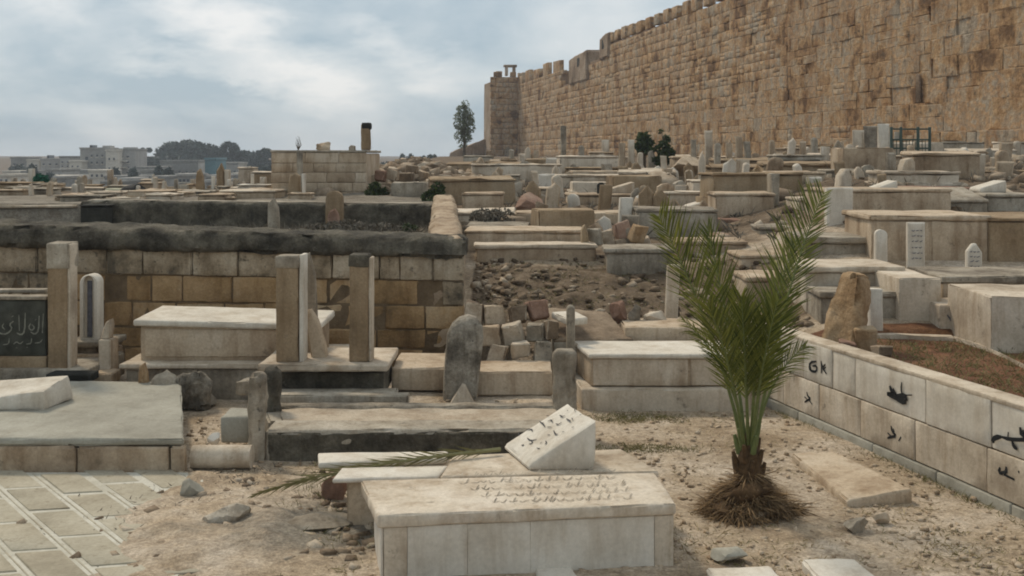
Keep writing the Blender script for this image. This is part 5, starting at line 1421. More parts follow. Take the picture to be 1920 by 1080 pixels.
tufts(200, blob(g2[0], g2[1], 0.22, 0.06), 0.02, 0.05, 3, 'weed', 'dry_grass', 'strip of dry grass behind the inscribed tomb', 0.6, 0.004, per=5)
tufts(2600, lambda r_: (r_.uniform(2.4, 5.5), r_.uniform(6.5, 9.6)), 0.015, 0.09, 4, 'weed', 'bed_weeds', 'dry brown weeds growing in the red earth bed', 0.6, 0.005, keep=lambda x, y: x > wall_x(y) + 0.2, per=4)
tufts(500, lambda r_: (r_.uniform(0.9, 2.8), r_.uniform(5.3, 7.0)), 0.01, 0.05, 5, 'straw', 'dry_stalks', 'dry stalks and husks littering the ground around the palm', 1.2, 0.005, keep=lambda x, y: x < wall_x(y) - 0.1, per=3)
tufts(260, lambda r_: (r_.uniform(-1.5, -0.6), r_.uniform(6.2, 7.9)), 0.02, 0.12, 6, 'weed', 'weeds', 'straggly weeds around the post and the end of the trough grave', 0.6, 0.004, per=4, keep=not_pav)
tufts(1400, lambda r_: (r_.uniform(-0.4, 2.8), r_.uniform(10.2, 13.8)), 0.01, 0.08, 7, 'weed', 'slope_weeds', 'withered weeds on the rubble slope', 0.7, 0.006, per=3)
g4 = plane(430, 940, 0)
tufts(420, blob(g4[0], g4[1], 0.42, 0.40), 0.01, 0.06, 11, 'drybrush', 'dead_weeds', 'grey brown dead weeds along the broken edge of the paving', 1.0, 0.005, per=5)
tufts(160, blob(plane(560, 1040, 0)[0], 5.9, 0.35, 0.35), 0.01, 0.05, 12, 'weed', 'dry_grass', 'sparse dry grass before the end of the inscribed tomb', 1.0, 0.004, per=4, keep=not_pav)
tufts(240, lambda r_: (r_.uniform(0.95, 2.9), r_.uniform(5.2, 6.6)), 0.01, 0.05, 13, 'weed', 'dry_grass', 'dry grass and husks in front of the palm', 1.0, 0.004, per=4, keep=lambda x, y: x < wall_x(y) - 0.1)
tufts(420, lambda r_: (lambda y: (wall_x(y) - 0.03 - abs(r_.gauss(0, 0.05)), y))(r_.uniform(5.4, 9.6)), 0.01, 0.06, 14, 'weed', 'wall_foot_grass', 'dry grass growing along the foot of the painted white wall', 0.6, 0.004, per=3)
tufts(700, lambda r_: (r_.uniform(-0.4, 14), r_.uniform(14, 33)), 0.06, 0.30, 15, 'drybrush', 'hillside_brush', 'dry brush growing between the upper tombs', 0.5, 0.018, per=7, keep=lambda x, y: x / y < 0.5)
tufts(700, lambda r_: (r_.uniform(-6.6, -1.3), r_.uniform(16.4, 19.2)), 0.04, 0.22, 16, 'drybrush', 'terrace_brush', 'grey dry brush along the foot of the black terrace wall', 0.5, 0.012, per=5)
V, Fq = scatter(260, lambda r_: (r_.uniform(-0.3, 14), r_.uniform(14, 34)), 0.06, 0.26, 31, 2.0, keep=lambda x, y: x / y < 0.5)
np_mesh('hillside_rubble', V, Fq, 'rock', 'stuff', 'broken blocks of stone lying between the upper tombs')
# loose stones in the foreground that can be picked out
for (x0, x1, yt, yb, m_, lb) in ((1586, 1636, 976, 1008, 'grey', 'dark grey fist sized stone on the gravel near the loose slab'), (1640, 1668, 962, 990, 'beige', 'small beige stone near the loose slab'),
                                 (372, 462, 962, 992, 'grey', 'flat grey rubble stone at the edge of the paving'), (330, 372, 902, 935, 'concrete', 'low grey stone on the corner of the paving'),
                                 (536, 645, 972, 1003, 'grey', 'low sooty stone beside the end of the inscribed tomb'), (600, 646, 905, 945, 'redrock', 'reddish stone under the rear slab of the inscribed tomb'),
                                 (1340, 1400, 1030, 1062, 'concrete', 'flat pale stone between the inscribed tomb and the palm'), (1405, 1450, 962, 982, 'beige', 'pale stone half buried at the foot of the palm')):
    boulder(lb, x0, x1, yt, yb, m_, 'loose_stone', cat='stone', sub=2, flat=0.9)
for (x0, x1, yt, yb, lb) in ((1532, 1655, 1056, 1100, 'white broken kerb block lying low in front of the palm'), (1345, 1490, 1072, 1110, 'long white kerb piece lying in front of the palm'), (1010, 1098, 1070, 1105, 'white chip of marble lying before the inscribed tomb')):
    mb = MB(); Yw = plane(0, yb, 0)[1]
    mb.quad([(gx(x0, Yw), Yw), (gx(x1, Yw), Yw - 0.03), (gx(x1, Yw) - 0.06, Yw + 0.28), (gx(x0, Yw) - 0.02, Yw + 0.25)], -0.03, [gz(yt + 26, Yw), gz(yt + 30, Yw), gz(yt + 26, Yw), gz(yt + 24, Yw)], res=0.05, bev=0.015, amp=0.010, freq=6, seed=sd_next())
    o = mb.build('kerb_block', 'clean'); tagit(o, lb, 'stone')

# ================================================================== UPPER TOMBS, centre
tomb('long beige kerbed tomb with a bright top edge above the rubble slope', 872, 1092, 432, 466, 0.9, 'beige', 0.04, Y=14.6)
tomb('low step slab with a shadowed front at the top of the rubble slope', 893, 1118, 459, 488, 0.5, 'beige', 0.05, 0.03, capmat='white', Y=13.9)
stele('stubby brown post at the end of the long beige kerbed tomb', 1090, 1104, 422, 470, 0.15, 'pillar', 'broken', Y=14.2)
for k, (x0, x1, yt, yb, lb) in enumerate(((1104, 1130, 425, 462, 'dark'), (1128, 1152, 430, 466, 'grey'), (1148, 1185, 415, 452, 'squarish red'), (1180, 1212, 420, 458, 'round ochre'), (1150, 1180, 448, 472, 'flat'), (1188, 1225, 446, 470, 'pale yellow'))):
    boulder(lb + ' stone in the tumbled stack above the low grey tomb', x0, x1, yt, yb, ('grey', 'rock', 'redrock', 'orange', 'rock', 'rock')[k], 'tumbled_stone', Y=14.3 + 0.1 * (k % 3), group='stones tumbled above the low grey tomb', cat='stone', sub=2)
tomb('low grey lilac tomb with a ledge beside the palm fronds', 1138, 1262, 466, 502, 0.7, 'grey', 0.06, 0.04, Y=13.4)
tomb('long low beige tomb behind the kerbed tomb', 966, 1186, 399, 428, 0.9, 'beige', 0.0, Y=17.2)
tomb('middle step tomb of beige blocks above the long low tomb', 1066, 1196, 364, 394, 0.9, 'beige', 0.04, Y=20.5, panels=2)
tomb('wide pale stepped tomb in three courses under the city wall', 1012, 1192, 328, 366, 1.2, 'white', 0.05, Y=25, panels=3)
tomb('upper pale block tomb behind the wide stepped tomb', 1050, 1160, 292, 332, 1.2, 'white', 0.06, Y=31)
stele('bright end slab of the wide stepped tomb', 1010, 1040, 326, 352, 0.15, 'clean', 'flat', Y=24.7)
tomb('brown front grave wall with dry brush before it', 866, 940, 362, 398, 0.8, 'beige', 0.05, Y=19)
tomb('thin pale slab grave at the top of the return wall', 840, 930, 345, 357, 0.8, 'white', 0.03, Y=24)
stele('small rosy headstone on the thin pale slab grave', 864, 880, 324, 352, 0.12, 'beige', 'flat', Y=24.2)
tomb('bluish grey small tomb beside the rosy headstone', 882, 922, 333, 352, 0.7, 'grey', 0.04, Y=25)
wedge('white sloping slab on the middle step tomb', 1134, 1190, 341, 363, 0.5, 'white', 'right', Y=20.9)
stele('small dark pot shaped marker beside the white sloping slab', 1120, 1134, 342, 364, 0.15, 'black', 'round', Y=20.8, name='dark_marker')
boulder('reddish boulder between the beige tombs', 965, 1012, 362, 398, 'redrock', Y=18.6)
boulder('small pale boulder beside the reddish boulder', 1005, 1025, 376, 397, 'rock', Y=18.4, sub=2)
stele('white upright block at the end of the long low beige tomb', 1183, 1202, 390, 418, 0.15, 'clean', 'flat', Y=16.6)
tomb('shadowy ledge tomb behind the palm fronds', 1195, 1345, 392, 430, 0.9, 'grey', 0.05, Y=15.8)
tomb('pale block tomb with a flat cap right of the dry mound', 1238, 1345, 360, 392, 0.8, 'white', 0.05, Y=19.5)
stele('squat pale block standing at the end of the flat capped tomb', 1234, 1266, 344, 372, 0.25, 'beige', 'broken', Y=20)
wedge('white slanted slab leaning on the flat capped tomb', 1288, 1342, 372, 392, 0.5, 'clean', 'right', Y=18.6)
tomb('large beige tomb with a hollow shadowed base by the palm tip', 1342, 1452, 362, 412, 0.9, 'beige', 0.05, Y=17.0)
tomb('rough undercut block below the large beige tomb', 1345, 1440, 412, 438, 0.5, 'redrock', 0.0, Y=16.4)
boulder('dry earth mound with a pinkish crown among the tombs', 1192, 1282, 328, 366, 'rock', 'earth_mound', Y=23, flat=1.2, rough=0.3)
# tall thin post and stones at the wall foot
stele('tall slim grey post stone standing before the city wall', 1051, 1062, 236, 325, 0.2, 'grey', 'flat', Y=33)
tomb('bluish slab tomb beside the tall slim grey post', 1064, 1110, 300, 327, 0.8, 'grey', 0.05, Y=32)
stele('greenish white square headstone below the far tower', 1024, 1048, 296, 318, 0.2, 'clean', 'flat', Y=32.5)
stele('grey round topped headstone below the far tower', 972, 996, 302, 325, 0.2, 'grey', 'round', Y=31)
tomb('arched mouth tomb of mossy stone below the far tower', 938, 968, 298, 316, 0.8, 'beige', 0.05, Y=33)
tomb('blue grey box tomb under the arched mouth tomb', 945, 975, 328, 352, 0.7, 'grey', 0.04, Y=26)
stele('pinkish leaning stone beside the blue grey box tomb', 922, 940, 312, 352, 0.2, 'beige', 'broken', lean=0.1, Y=26.5)
tomb('grey lilac tomb block below the ruined low wall', 868, 925, 292, 322, 1.0, 'grey', 0.05, Y=36)
tomb('white square tomb end between the stepped tombs', 998, 1040, 352, 375, 0.8, 'white', 0.05, Y=22)
tomb('dull beige tomb behind the bluish slab tomb', 1105, 1150, 285, 312, 0.8, 'beige', 0.05, Y=36)
boulder('large pinkish boulder at the foot of the dark brush', 1258, 1314, 292, 324, 'beige', Y=27, rough=0.25)

# headstones crowding the foot of the great wall, each picked out in the photograph
hs = [(1322, 1337, 245, 300, 'white', 'flat', 0, 30, 'tall pale headstone above the pinkish boulder'),
      (1310, 1323, 283, 346, 'white', 'broken', 0, 23, 'narrow chipped headstone before the pinkish boulder'),
      (1380, 1394, 256, 300, 'beige', 'flat', 0, 30, 'square beige headstone with a straight top'),
      (1350, 1376, 296, 352, 'clean', 'broken', 0.15, 23, 'bluish white broken headstone leaning aside'),
      (1378, 1406, 298, 336, 'beige', 'flat', 0.05, 24, 'broad pinkish headstone beside the bluish broken one'),
      (1428, 1458, 293, 360, 'beige', 'round', 0.22, 21.5, 'big rough headstone leaning strongly over'),
      (1410, 1426, 310, 352, 'orange', 'broken', 0, 22.5, 'small ochre stump between the leaning headstones'),
      (1647, 1668, 232, 314, 'clean', 'flat', 0, 28, 'tall white pillar headstone at the corner of the green railing'),
      (1760, 1777, 308, 346, 'orange', 'flat', 0, 24, 'orange stump post beyond the white wedge stones'),
      (1600, 1622, 244, 300, 'white', 'flat', 0, 31, 'pale blue headstone standing close to the great wall'),
      (1620, 1645, 236, 296, 'grey', 'flat', 0, 32, 'broad grey headstone next to the tall white pillar headstone'),
      (1560, 1582, 262, 318, 'grey', 'broken', 0.04, 28, 'mottled grey headstone before the great wall'),
      (1540, 1556, 275, 330, 'white', 'flat', 0, 27, 'slim dull headstone beside the sunken dark grave'),
      (1215, 1228, 282, 306, 'grey', 'broken', 0, 33, 'small grey stump under the dark green bush'),
      (1178, 1190, 262, 312, 'white', 'flat', 0, 34, 'slender pale stele before the dark green bush'),
      (1160, 1172, 268, 312, 'beige', 'flat', 0, 35, 'slender brownish stele near the dark green bush'),
      (1195, 1206, 285, 312, 'white', 'round', 0, 33, 'tiny rounded stele under the dark green bush'),
      (1128, 1142, 262, 300, 'white', 'flat', 0, 37, 'faint bluish stele close under the city wall'),
      (1340, 1352, 268, 312, 'grey', 'round', 0, 27, 'dark rounded stele behind the bluish broken headstone'),
      (1362, 1374, 262, 300, 'beige', 'broken', 0, 31, 'small chipped stele beside the square beige headstone'),
      (1398, 1410, 265, 305, 'grey', 'flat', -0.08, 30, 'thin grey stele tilted towards the square beige headstone'),
      (1442, 1454, 262, 300, 'beige', 'round', 0, 30, 'brown rounded stele behind the strongly leaning headstone'),
      (1476, 1490, 258, 300, 'white', 'broken', 0.1, 29, 'whitish broken stele at the edge of the sunken dark grave'),
      (1500, 1512, 265, 300, 'beige', 'flat', 0, 30, 'short beige stele on the rim of the sunken dark grave'),
      (1585, 1598, 270, 306, 'beige', 'point', 0, 30, 'pointed beige stele before the great wall'),
      (1522, 1534, 258, 298, 'grey', 'round', 0, 31, 'round grey stele behind the sunken dark grave'),
      (1240, 1252, 292, 330, 'white', 'flat', -0.06, 27, 'pale tilted stele beside the dark brush'),
      (1296, 1306, 262, 294, 'grey', 'flat', 0, 31, 'grey stub stele behind the pinkish boulder'),
      (1085, 1096, 272, 302, 'grey', 'round', 0, 36, 'grey rounded stele next to the tall slim post'),
      (1000, 1011, 282, 306, 'beige', 'flat', 0, 38, 'tiny beige stele under the far tower'),
      (985, 995, 276, 300, 'white', 'point', 0, 40, 'tiny pointed white stele under the far tower'),
      (955, 964, 280, 298, 'grey', 'flat', 0, 41, 'tiny dark stele at the tower corner'),
      (912, 922, 282, 300, 'beige', 'round', 0, 42, 'tiny rounded stele below the ruined low wall'),
      (1785, 1800, 292, 330, 'grey', 'broken', 0, 26, 'dull broken stele against the great wall ledge'),
      (1690, 1702, 318, 352, 'beige', 'flat', 0, 23, 'short brown stele below the green railing'),
      (1720, 1734, 300, 340, 'grey', 'round', 0, 25, 'rounded dusky stele below the green railing')]
for (x0, x1, yt, yb, m_, tp, ln, Y, lb) in hs:
    xm = (x0 + x1) / 2; zb = gz(yb, Y); zt_ = T(gx(xm, Y), Y)
    stele(lb, x0, x1, yt, yb, 0.12, m_, tp, ln, 0, random.uniform(-0.2, 0.2), Y=Y, sink=max(0.2, zb - zt_ + 0.2), group='headstones crowding the foot of the great wall')
# tombs and platforms on that side
tomb('sunken dark mouthed grave with a pale rim', 1456, 1548, 290, 322, 0.9, 'grey', 0.05, Y=26)
pxbox(1470, 1538, 300, 318, 25.85, 25.98, res=0.5, bev=0.02, amp=0.02).build('mouth_shade', 'black', bpy.data.objects['box_tomb.' + '%03d' % (sum(1 for o in bpy.data.objects if o.name.startswith('box_tomb')) - 1)])  # black slab before the body, painting the shade of the recess
tomb('brown fronted tomb with a white corner block', 1460, 1548, 322, 382, 1.0, 'beige', 0.05, Y=19.5)
stele('white corner block on the brown fronted tomb', 1518, 1542, 332, 358, 0.3, 'clean', 'flat', Y=19.2, sink=0.02)
tomb('white ended tall box tomb with a long beige flank', 1552, 1786, 354, 404, 1.0, 'beige', 0.05, Y=14.6)
stele('white end slab of the tall box tomb', 1551, 1600, 352, 442, 0.15, 'clean', 'flat', Y=14.2, name='end_slab')
tomb('grey ledge grave throwing a deep shadow beyond the palm', 1512, 1642, 444, 490, 0.8, 'grey', 0.08, 0.05, Y=12.9)
tomb('long walled tomb with three inscribed headstones before it', 1636, 1852, 404, 500, 1.2, 'beige', 0.06, 0.03, Y=12.6, panels=2)
tomb('brown end tomb in shade beyond the walled tomb', 1856, 2010, 408, 512, 1.2, 'pillar', 0.05, Y=12.5)
stele('white round topped headstone before the walled tomb', 1642, 1665, 430, 500, 0.08, 'clean', 'round', Y=12.2)
h1 = stele('tall white headstone with black lines before the walled tomb', 1703, 1735, 417, 507, 0.08, 'clean', 'flat', Y=12.0)
h2 = stele('bluish white headstone with black lines at the end of the walled tomb', 1814, 1842, 457, 517, 0.08, 'clean', 'point', Y=11.7)
for h_, Yh, rows in ((h1, 12.0, [(1709, 1729, y) for y in (432, 442, 452, 464, 474, 484)]), (h2, 11.7, [(1818, 1838, y) for y in (472, 481, 490, 499)])):
    mb = MB(); r_ = random.Random(int(Yh * 10))
    for (a, b_, y) in rows:
        x_ = a
        while x_ < b_ - 3:
            w_ = r_.uniform(3, 8); strokes(mb, [(0.010, [(x_, y + r_.uniform(-1, 1)), (x_ + w_ / 2, y + r_.uniform(0, 2)), (min(b_, x_ + w_), y + r_.uniform(-2, 0))])], (0, Yh, 1), (0, -1, 0), 0.010); x_ += w_ + 2
    mb.build('inscription', 'faded', h_)
wedge('white wedge marker on the flank of the tall box tomb', 1642, 1684, 338, 358, 0.4, 'clean', 'right', Y=15.2)
wedge('white wedge marker near the edge of the great wall ledge', 1838, 1888, 338, 358, 0.4, 'clean', 'right', Y=15.6)
tomb('grey slab tomb with a tilted pale lid', 1768, 1852, 374, 400, 0.8, 'grey', 0.05, Y=15.0, slope=0.15)
tomb('grey block tomb behind the shaded end tomb', 1850, 1960, 364, 408, 0.8, 'grey', 0.05, Y=15.2)
tomb('dark earth fronted grave below the wedge markers', 1690, 1840, 352, 376, 0.8, 'redrock', 0.04, Y=16.5)
tomb('low brown ledge under the great wall', 1760, 1960, 320, 350, 1.0, 'pillar', 0.05, Y=21)
stele('grey upright slab at the corner of the large beige tomb', 1446, 1462, 326, 430, 0.3, 'grey', 'flat', Y=17.2)
tomb('dark fronted grave under the undercut block, its shade put into the colour', 1335, 1450, 440, 482, 0.6, 'redrock', 0.03, Y=15.2)  # shaded block: the shade is put in as red-brown stone
tomb('greyish slab grave half hidden by the palm tip', 1425, 1530, 425, 470, 0.7, 'grey', 0.05, Y=14.6)
tomb('pale low slab grave behind the palm fronds', 1390, 1515, 478, 515, 0.7, 'beige', 0.05, Y=13.2)
tomb('dusty low grave between the thin pale post and the ledge grave', 1400, 1520, 520, 560, 0.7, 'beige', 0.05, Y=11.8)
tomb('low grave in the gap behind the rubble slope', 1270, 1400, 452, 492, 0.7, 'beige', 0.05, Y=14.0)
tomb('long brown low grave under the crowd of headstones', 1462, 1640, 306, 334, 0.9, 'beige', 0.05, Y=24.5)
tomb('worn grey grave below the broad grey headstone', 1560, 1660, 318, 350, 0.9, 'grey', 0.05, Y=20)
tomb('cracked beige grave before the railings', 1660, 1770, 326, 352, 0.9, 'beige', 0.05, Y=22)
tomb('dim stepped grave below the great wall ledge', 1770, 1960, 300, 326, 1.0, 'pillar', 0.05, 0.1, Y=27)
tomb('rough pale grave under the pinkish headstones', 1300, 1400, 338, 362, 0.9, 'white', 0.04, Y=21)
tomb('squat grave above the palm tip', 1500, 1560, 372, 410, 0.9, 'white', 0.05, Y=16)
rx = random.Random(77)
for k in range(46):
    px_ = rx.uniform(930, 1650); Y = rx.uniform(30, 50); w_ = rx.uniform(10, 22) * 30 / Y; z_ = T(gx(px_, Y), Y); y_ = HY + (H - z_) * F / Y
    hh_ = rx.uniform(8, 26) * 30 / Y
    o = stele('small worn headstone lost in the crowd along the foot of the city wall', px_ - w_ / 2, px_ + w_ / 2, y_ - hh_, y_, rx.uniform(0.1, 0.4), rx.choice(('grey', 'beige', 'beige', 'pillar', 'white')), rx.choice(('flat', 'round', 'broken', 'broken', 'point')), rx.uniform(-0.15, 0.15), 0, rx.uniform(-0.4, 0.4), Y=Y, sink=0.3, group='small headstones along the foot of the city wall')
# lower right group
tomb('broad pale ledge grave at the back of the red earth bed', 1512, 1690, 500, 560, 0.8, 'white', 0.06, 0.03, Y=10.9)
tomb('low grey kerb grave behind the ochre stone', 1540, 1700, 548, 590, 0.5, 'grey', 0.05, Y=10.3)
stele('small white post beside the ochre stone', 1632, 1656, 543, 606, 0.12, 'clean', 'flat', Y=9.9)
tomb('tall white box tomb at the back of the red earth bed', 1686, 1764, 522, 612, 0.9, 'white', 0.0, Y=10.2)
tomb('long grey flanked tomb joined to the tall white box tomb', 1768, 2000, 518, 568, 0.9, 'beige', 0.07, 0.02, Y=10.6, capmat='grey')
gt = tomb('white slab tomb with a faded dark scrawl behind the red earth', 1762, 1852, 572, 645, 0.5, 'white', 0.0, Y=9.95)
mb = MB(); strokes(mb, [(0.02, [(1775, 590), (1785, 604), (1796, 600)]), (0.022, [(1798, 612), (1806, 622), (1818, 616), (1822, 626)]), (0.02, [(1812, 620), (1834, 620)]), (0.014, [(1824, 632), (1834, 630)])], (0, 9.95, 0.8), (0, -1, 0), 0.014); mb.build('painted_mark', 'faded', gt)
tomb('big white block tomb at the rim of the red earth bed', 1858, 2040, 556, 690, 0.9, 'white', 0.0, Y=9.1)
for k, (a_, b_, lb) in enumerate((((1640, 626), (1790, 632), 'thin white kerb along the back of the red earth bed'), ((1792, 632), (1862, 654), 'thin white kerb under the scrawled slab tomb'), ((1863, 655), (2000, 722), 'thin white kerb under the big white block tomb'))):
    p0, p1 = plane(*a_, 0.655), plane(*b_, 0.655)
    mb = MB(); mb.quad([p0, p1, (p1[0] + 0.02, p1[1] + 0.12), (p0[0], p0[1] + 0.12)], 0.5, 0.655, res=0.15, bev=0.01, amp=0.008, seed=300 + k); o = mb.build('kerb_strip', 'white'); tagit(o, lb, 'kerb')

# green railed grave niche at the wall foot
Yg = 27.0
rg = thing('railed_grave', 'grave enclosed by dark green railings at the foot of the great wall', 'railing', (gx(1705, Yg), Yg, gz(306, Yg)))
for px_ in (1672, 1690, 1722, 1744):
    mb = MB(); mb.box(gx(px_, Yg) - 0.03, gx(px_, Yg) + 0.03, Yg, Yg + 0.06, gz(330, Yg), gz(238, Yg), res=1, bev=0.005, amp=0); mb.build('rail_post', 'greenmetal', rg)
for py_ in (242, 262, 278, 296):
    mb = MB(); mb.box(gx(1670, Yg), gx(1746, Yg), Yg + 0.015, Yg + 0.045, gz(py_, Yg) - 0.02, gz(py_, Yg) + 0.02, res=2, bev=0.004, amp=0); mb.build('rail', 'greenmetal', rg)
for px_ in range(1676, 1744, 6):
    mb = MB(); mb.tube([(gx(px_, Yg), Yg + 0.03, gz(300, Yg)), (gx(px_, Yg), Yg + 0.03, gz(262, Yg))], 0.010, 5); mb.build('bar', 'greenmetal', rg)
mb = MB(); mb.box(gx(1680, Yg), gx(1694, Yg), Yg + 0.10, Yg + 0.13, gz(264, Yg), gz(247, Yg), res=1, bev=0.004, amp=0); mb.build('white_plaque', 'clean', rg)
mb = MB(); mb.box(gx(1668, Yg), gx(1748, Yg), Yg + 0.25, Yg + 1.2, gz(340, Yg), gz(290, Yg), res=0.5, bev=0.03, amp=0.02); mb.build('niche_shade', 'black', rg)  # black box painting the shade inside the niche

# ================================================================== trees and bushes
def leaf_cloud(mb, lobes, n, size, seed, hang=0.0):
    r_ = random.Random(seed)
    wts = [l[3] * l[4] * l[5] for l in lobes]
    for _ in range(n):
        cx_, cy_, cz_, rx, ry, rz = r_.choices(lobes, wts)[0]
        while True:
            a, b_, c = r_.uniform(-1, 1), r_.uniform(-1, 1), r_.uniform(-1, 1)
            d = a * a + b_ * b_ + c * c
            if d < 1 and d > 0.12: break
        p = Vector((cx_ + a * rx, cy_ + b_ * ry, cz_ + c * rz))
        if mn.noise(p * (1.3 / max(rx, 0.2)) + Vector((seed, 0, 0))) < -0.22: continue
        s = size * r_.uniform(0.6, 1.4)
        u_ = Vector((r_.uniform(-1, 1), r_.uniform(-1, 1), r_.uniform(-1, 1) - hang)).normalized()
        v_ = u_.cross(Vector((r_.uniform(-1, 1), r_.uniform(-1, 1), r_.uniform(-1, 1)))).normalized()
        mb.add([p - u_ * s - v_ * s * 0.4, p + u_ * s * 0.2 - v_ * s * 0.5, p + u_ * s, p - u_ * s * 0.1 + v_ * s * 0.5], [(0, 1, 2, 3)])
    return mb
def tree(label, name, px0, px1, yt, yb, Y, lob, n, size, mat, seed, trunk=True, cat='tree', group=None):
    """lob: lobes in units of the crown box (u 0..1, v 0..1 upward, radius fraction)."""
    X0, X1 = gx(px0, Y), gx(px1, Y); zb, zt = gz(yb, Y), gz(yt, Y); w, h = X1 - X0, zt - zb
    xm = (X0 + X1) / 2
    t_ = thing(name, label, cat, (xm, Y, zb), group)
    lobes = [(X0 + u * w, Y + dy * w, zb + v * h, ru * w, ru * w * 0.9, rv * h) for (u, v, ru, rv, dy) in lob]
    mb = leaf_cloud(MB(), lobes, n, size, seed); o = mb.build('crown', mat, t_, smooth=False)
    if trunk:
        g0 = T(xm, Y) - 0.3
        mb = MB(); mb.tube([(xm, Y, g0), (xm + 0.02 * w, Y, zb + 0.3 * h), (xm, Y, zb + 0.75 * h)], [0.05 * w + 0.03, 0.04 * w + 0.02, 0.012 * w], 7)
        for l in lobes[:5]:
            mb.tube([(xm, Y, zb + 0.3 * h), ((xm + l[0]) / 2, (Y + l[1]) / 2, (zb + 0.35 * h + l[2]) / 2), (l[0], l[1], l[2])], [0.022 * w, 0.015 * w, 0.006 * w], 5)
        mb.build('trunk', 'bark', t_)
    return t_
tree('slender grey green eucalyptus standing beside the far end of the wall', 'slender_tree', 846, 894, 188, 292, 100, [(0.55, 0.92, 0.17, 0.09, 0), (0.42, 0.83, 0.24, 0.10, 0.1), (0.68, 0.77, 0.22, 0.10, -0.1), (0.30, 0.70, 0.26, 0.09, 0), (0.62, 0.64, 0.30, 0.11, 0.15), (0.36, 0.56, 0.28, 0.10, -0.1), (0.75, 0.50, 0.22, 0.09, 0), (0.50, 0.44, 0.30, 0.10, 0.1), (0.28, 0.36, 0.20, 0.08, 0), (0.62, 0.32, 0.26, 0.08, 0), (0.42, 0.22, 0.22, 0.08, 0.1)], 3600, 0.10, 'treeleaf', 5)
far = [('broad dark umbrella pine on the far ridge', 'umbrella_pine', 292, 412, 264, 322, 300, [(0.12, 0.62, 0.14, 0.22, 0), (0.3, 0.72, 0.22, 0.26, 0), (0.52, 0.78, 0.26, 0.24, 0), (0.78, 0.62, 0.26, 0.28, 0), (0.92, 0.52, 0.16, 0.3, 0), (0.5, 0.4, 0.46, 0.35, 0)], 6500, 0.62),
       ('upright dark pine on the far ridge beside the umbrella pine', 'dark_pine', 411, 449, 266, 322, 290, [(0.5, 0.7, 0.5, 0.3, 0), (0.5, 0.35, 0.5, 0.35, 0)], 2800, 0.5),
       ('blue green clump of trees behind the big walled tomb', 'ridge_tree', 446, 490, 282, 325, 290, [(0.3, 0.6, 0.4, 0.4, 0), (0.7, 0.5, 0.4, 0.45, 0)], 2600, 0.5),
       ('dark clump of trees touching the big walled tomb', 'ridge_tree', 478, 516, 278, 322, 280, [(0.5, 0.6, 0.5, 0.4, 0), (0.6, 0.3, 0.5, 0.3, 0)], 2600, 0.5),
       ('low dark shrub trees beside the largest house', 'ridge_tree', 258, 300, 290, 318, 285, [(0.3, 0.5, 0.4, 0.45, 0), (0.7, 0.45, 0.4, 0.4, 0)], 2000, 0.45),
       ('two small palms on the ridge above the shrub trees', 'ridge_palm', 264, 284, 276, 296, 282, [(0.2, 0.75, 0.25, 0.2, 0), (0.8, 0.72, 0.25, 0.2, 0)], 260, 0.4),
       ('row of dusty trees below the far houses', 'dusty_tree', 20, 60, 306, 330, 240, [(0.3, 0.5, 0.4, 0.4, 0), (0.7, 0.4, 0.4, 0.35, 0)], 700, 0.35),
       ('dark cypress pair on the far ridge past the tall pillar', 'far_cypress', 748, 776, 288, 305, 260, [(0.22, 0.5, 0.2, 0.5, 0), (0.78, 0.5, 0.2, 0.5, 0)], 500, 0.3),
       ('rounded tree on the ridge beside the rubble heap', 'ridge_tree', 790, 818, 288, 312, 200, [(0.4, 0.5, 0.45, 0.45, 0), (0.75, 0.7, 0.25, 0.3, 0)], 600, 0.28),
       ('hedge line of low trees on the far ridge past the tall pillar', 'far_hedge', 715, 800, 300, 312, 240, [(0.15, 0.4, 0.2, 0.4, 0), (0.45, 0.4, 0.25, 0.4, 0), (0.8, 0.45, 0.25, 0.45, 0)], 800, 0.3)]
for i, (lb, nm, a, c, yt, yb, Y, lob, n, s) in enumerate(far):
    tree(lb, nm, a, c, yt, yb, Y, lob, n, s, 'farleaf', 20 + i, group='trees on the far ridge')
tree('dark green bush growing at the foot of the city wall', 'green_bush', 1190, 1226, 244, 292, 36, [(0.42, 0.72, 0.3, 0.22, 0), (0.7, 0.5, 0.32, 0.2, 0.1), (0.3, 0.4, 0.34, 0.22, -0.1), (0.6, 0.18, 0.45, 0.18, 0)], 620, 0.10, 'bushleaf', 51, cat='bush')
tree('straggly dark brush climbing the city wall', 'dark_brush', 1226, 1266, 232, 312, 33, [(0.35, 0.85, 0.16, 0.12, 0), (0.62, 0.62, 0.22, 0.14, 0.2), (0.4, 0.42, 0.34, 0.16, -0.1), (0.72, 0.25, 0.34, 0.18, 0), (0.3, 0.12, 0.4, 0.14, 0)], 520, 0.10, 'bushleaf', 52, cat='bush')
tree('leafy caper bush hanging over the return wall', 'caper_bush', 786, 832, 342, 402, 20.5, [(0.75, 0.75, 0.3, 0.25, 0), (0.5, 0.5, 0.4, 0.25, 0), (0.25, 0.25, 0.3, 0.2, 0)], 900, 0.05, 'bushleaf', 53, False, cat='bush')
tree('dark green shrub at the corner of the big walled tomb', 'corner_shrub', 686, 730, 340, 378, 22.3, [(0.3, 0.3, 0.35, 0.35, 0), (0.7, 0.4, 0.3, 0.3, 0), (0.4, 0.7, 0.3, 0.25, 0)], 800, 0.05, 'bushleaf', 54, False, cat='bush')
tree('brown dry bush before the brown front grave wall', 'dry_bush', 884, 962, 382, 428, 16.8, [(0.3, 0.4, 0.35, 0.4, 0), (0.7, 0.45, 0.35, 0.4, 0)], 1200, 0.03, 'drybrush', 55, False, cat='bush')
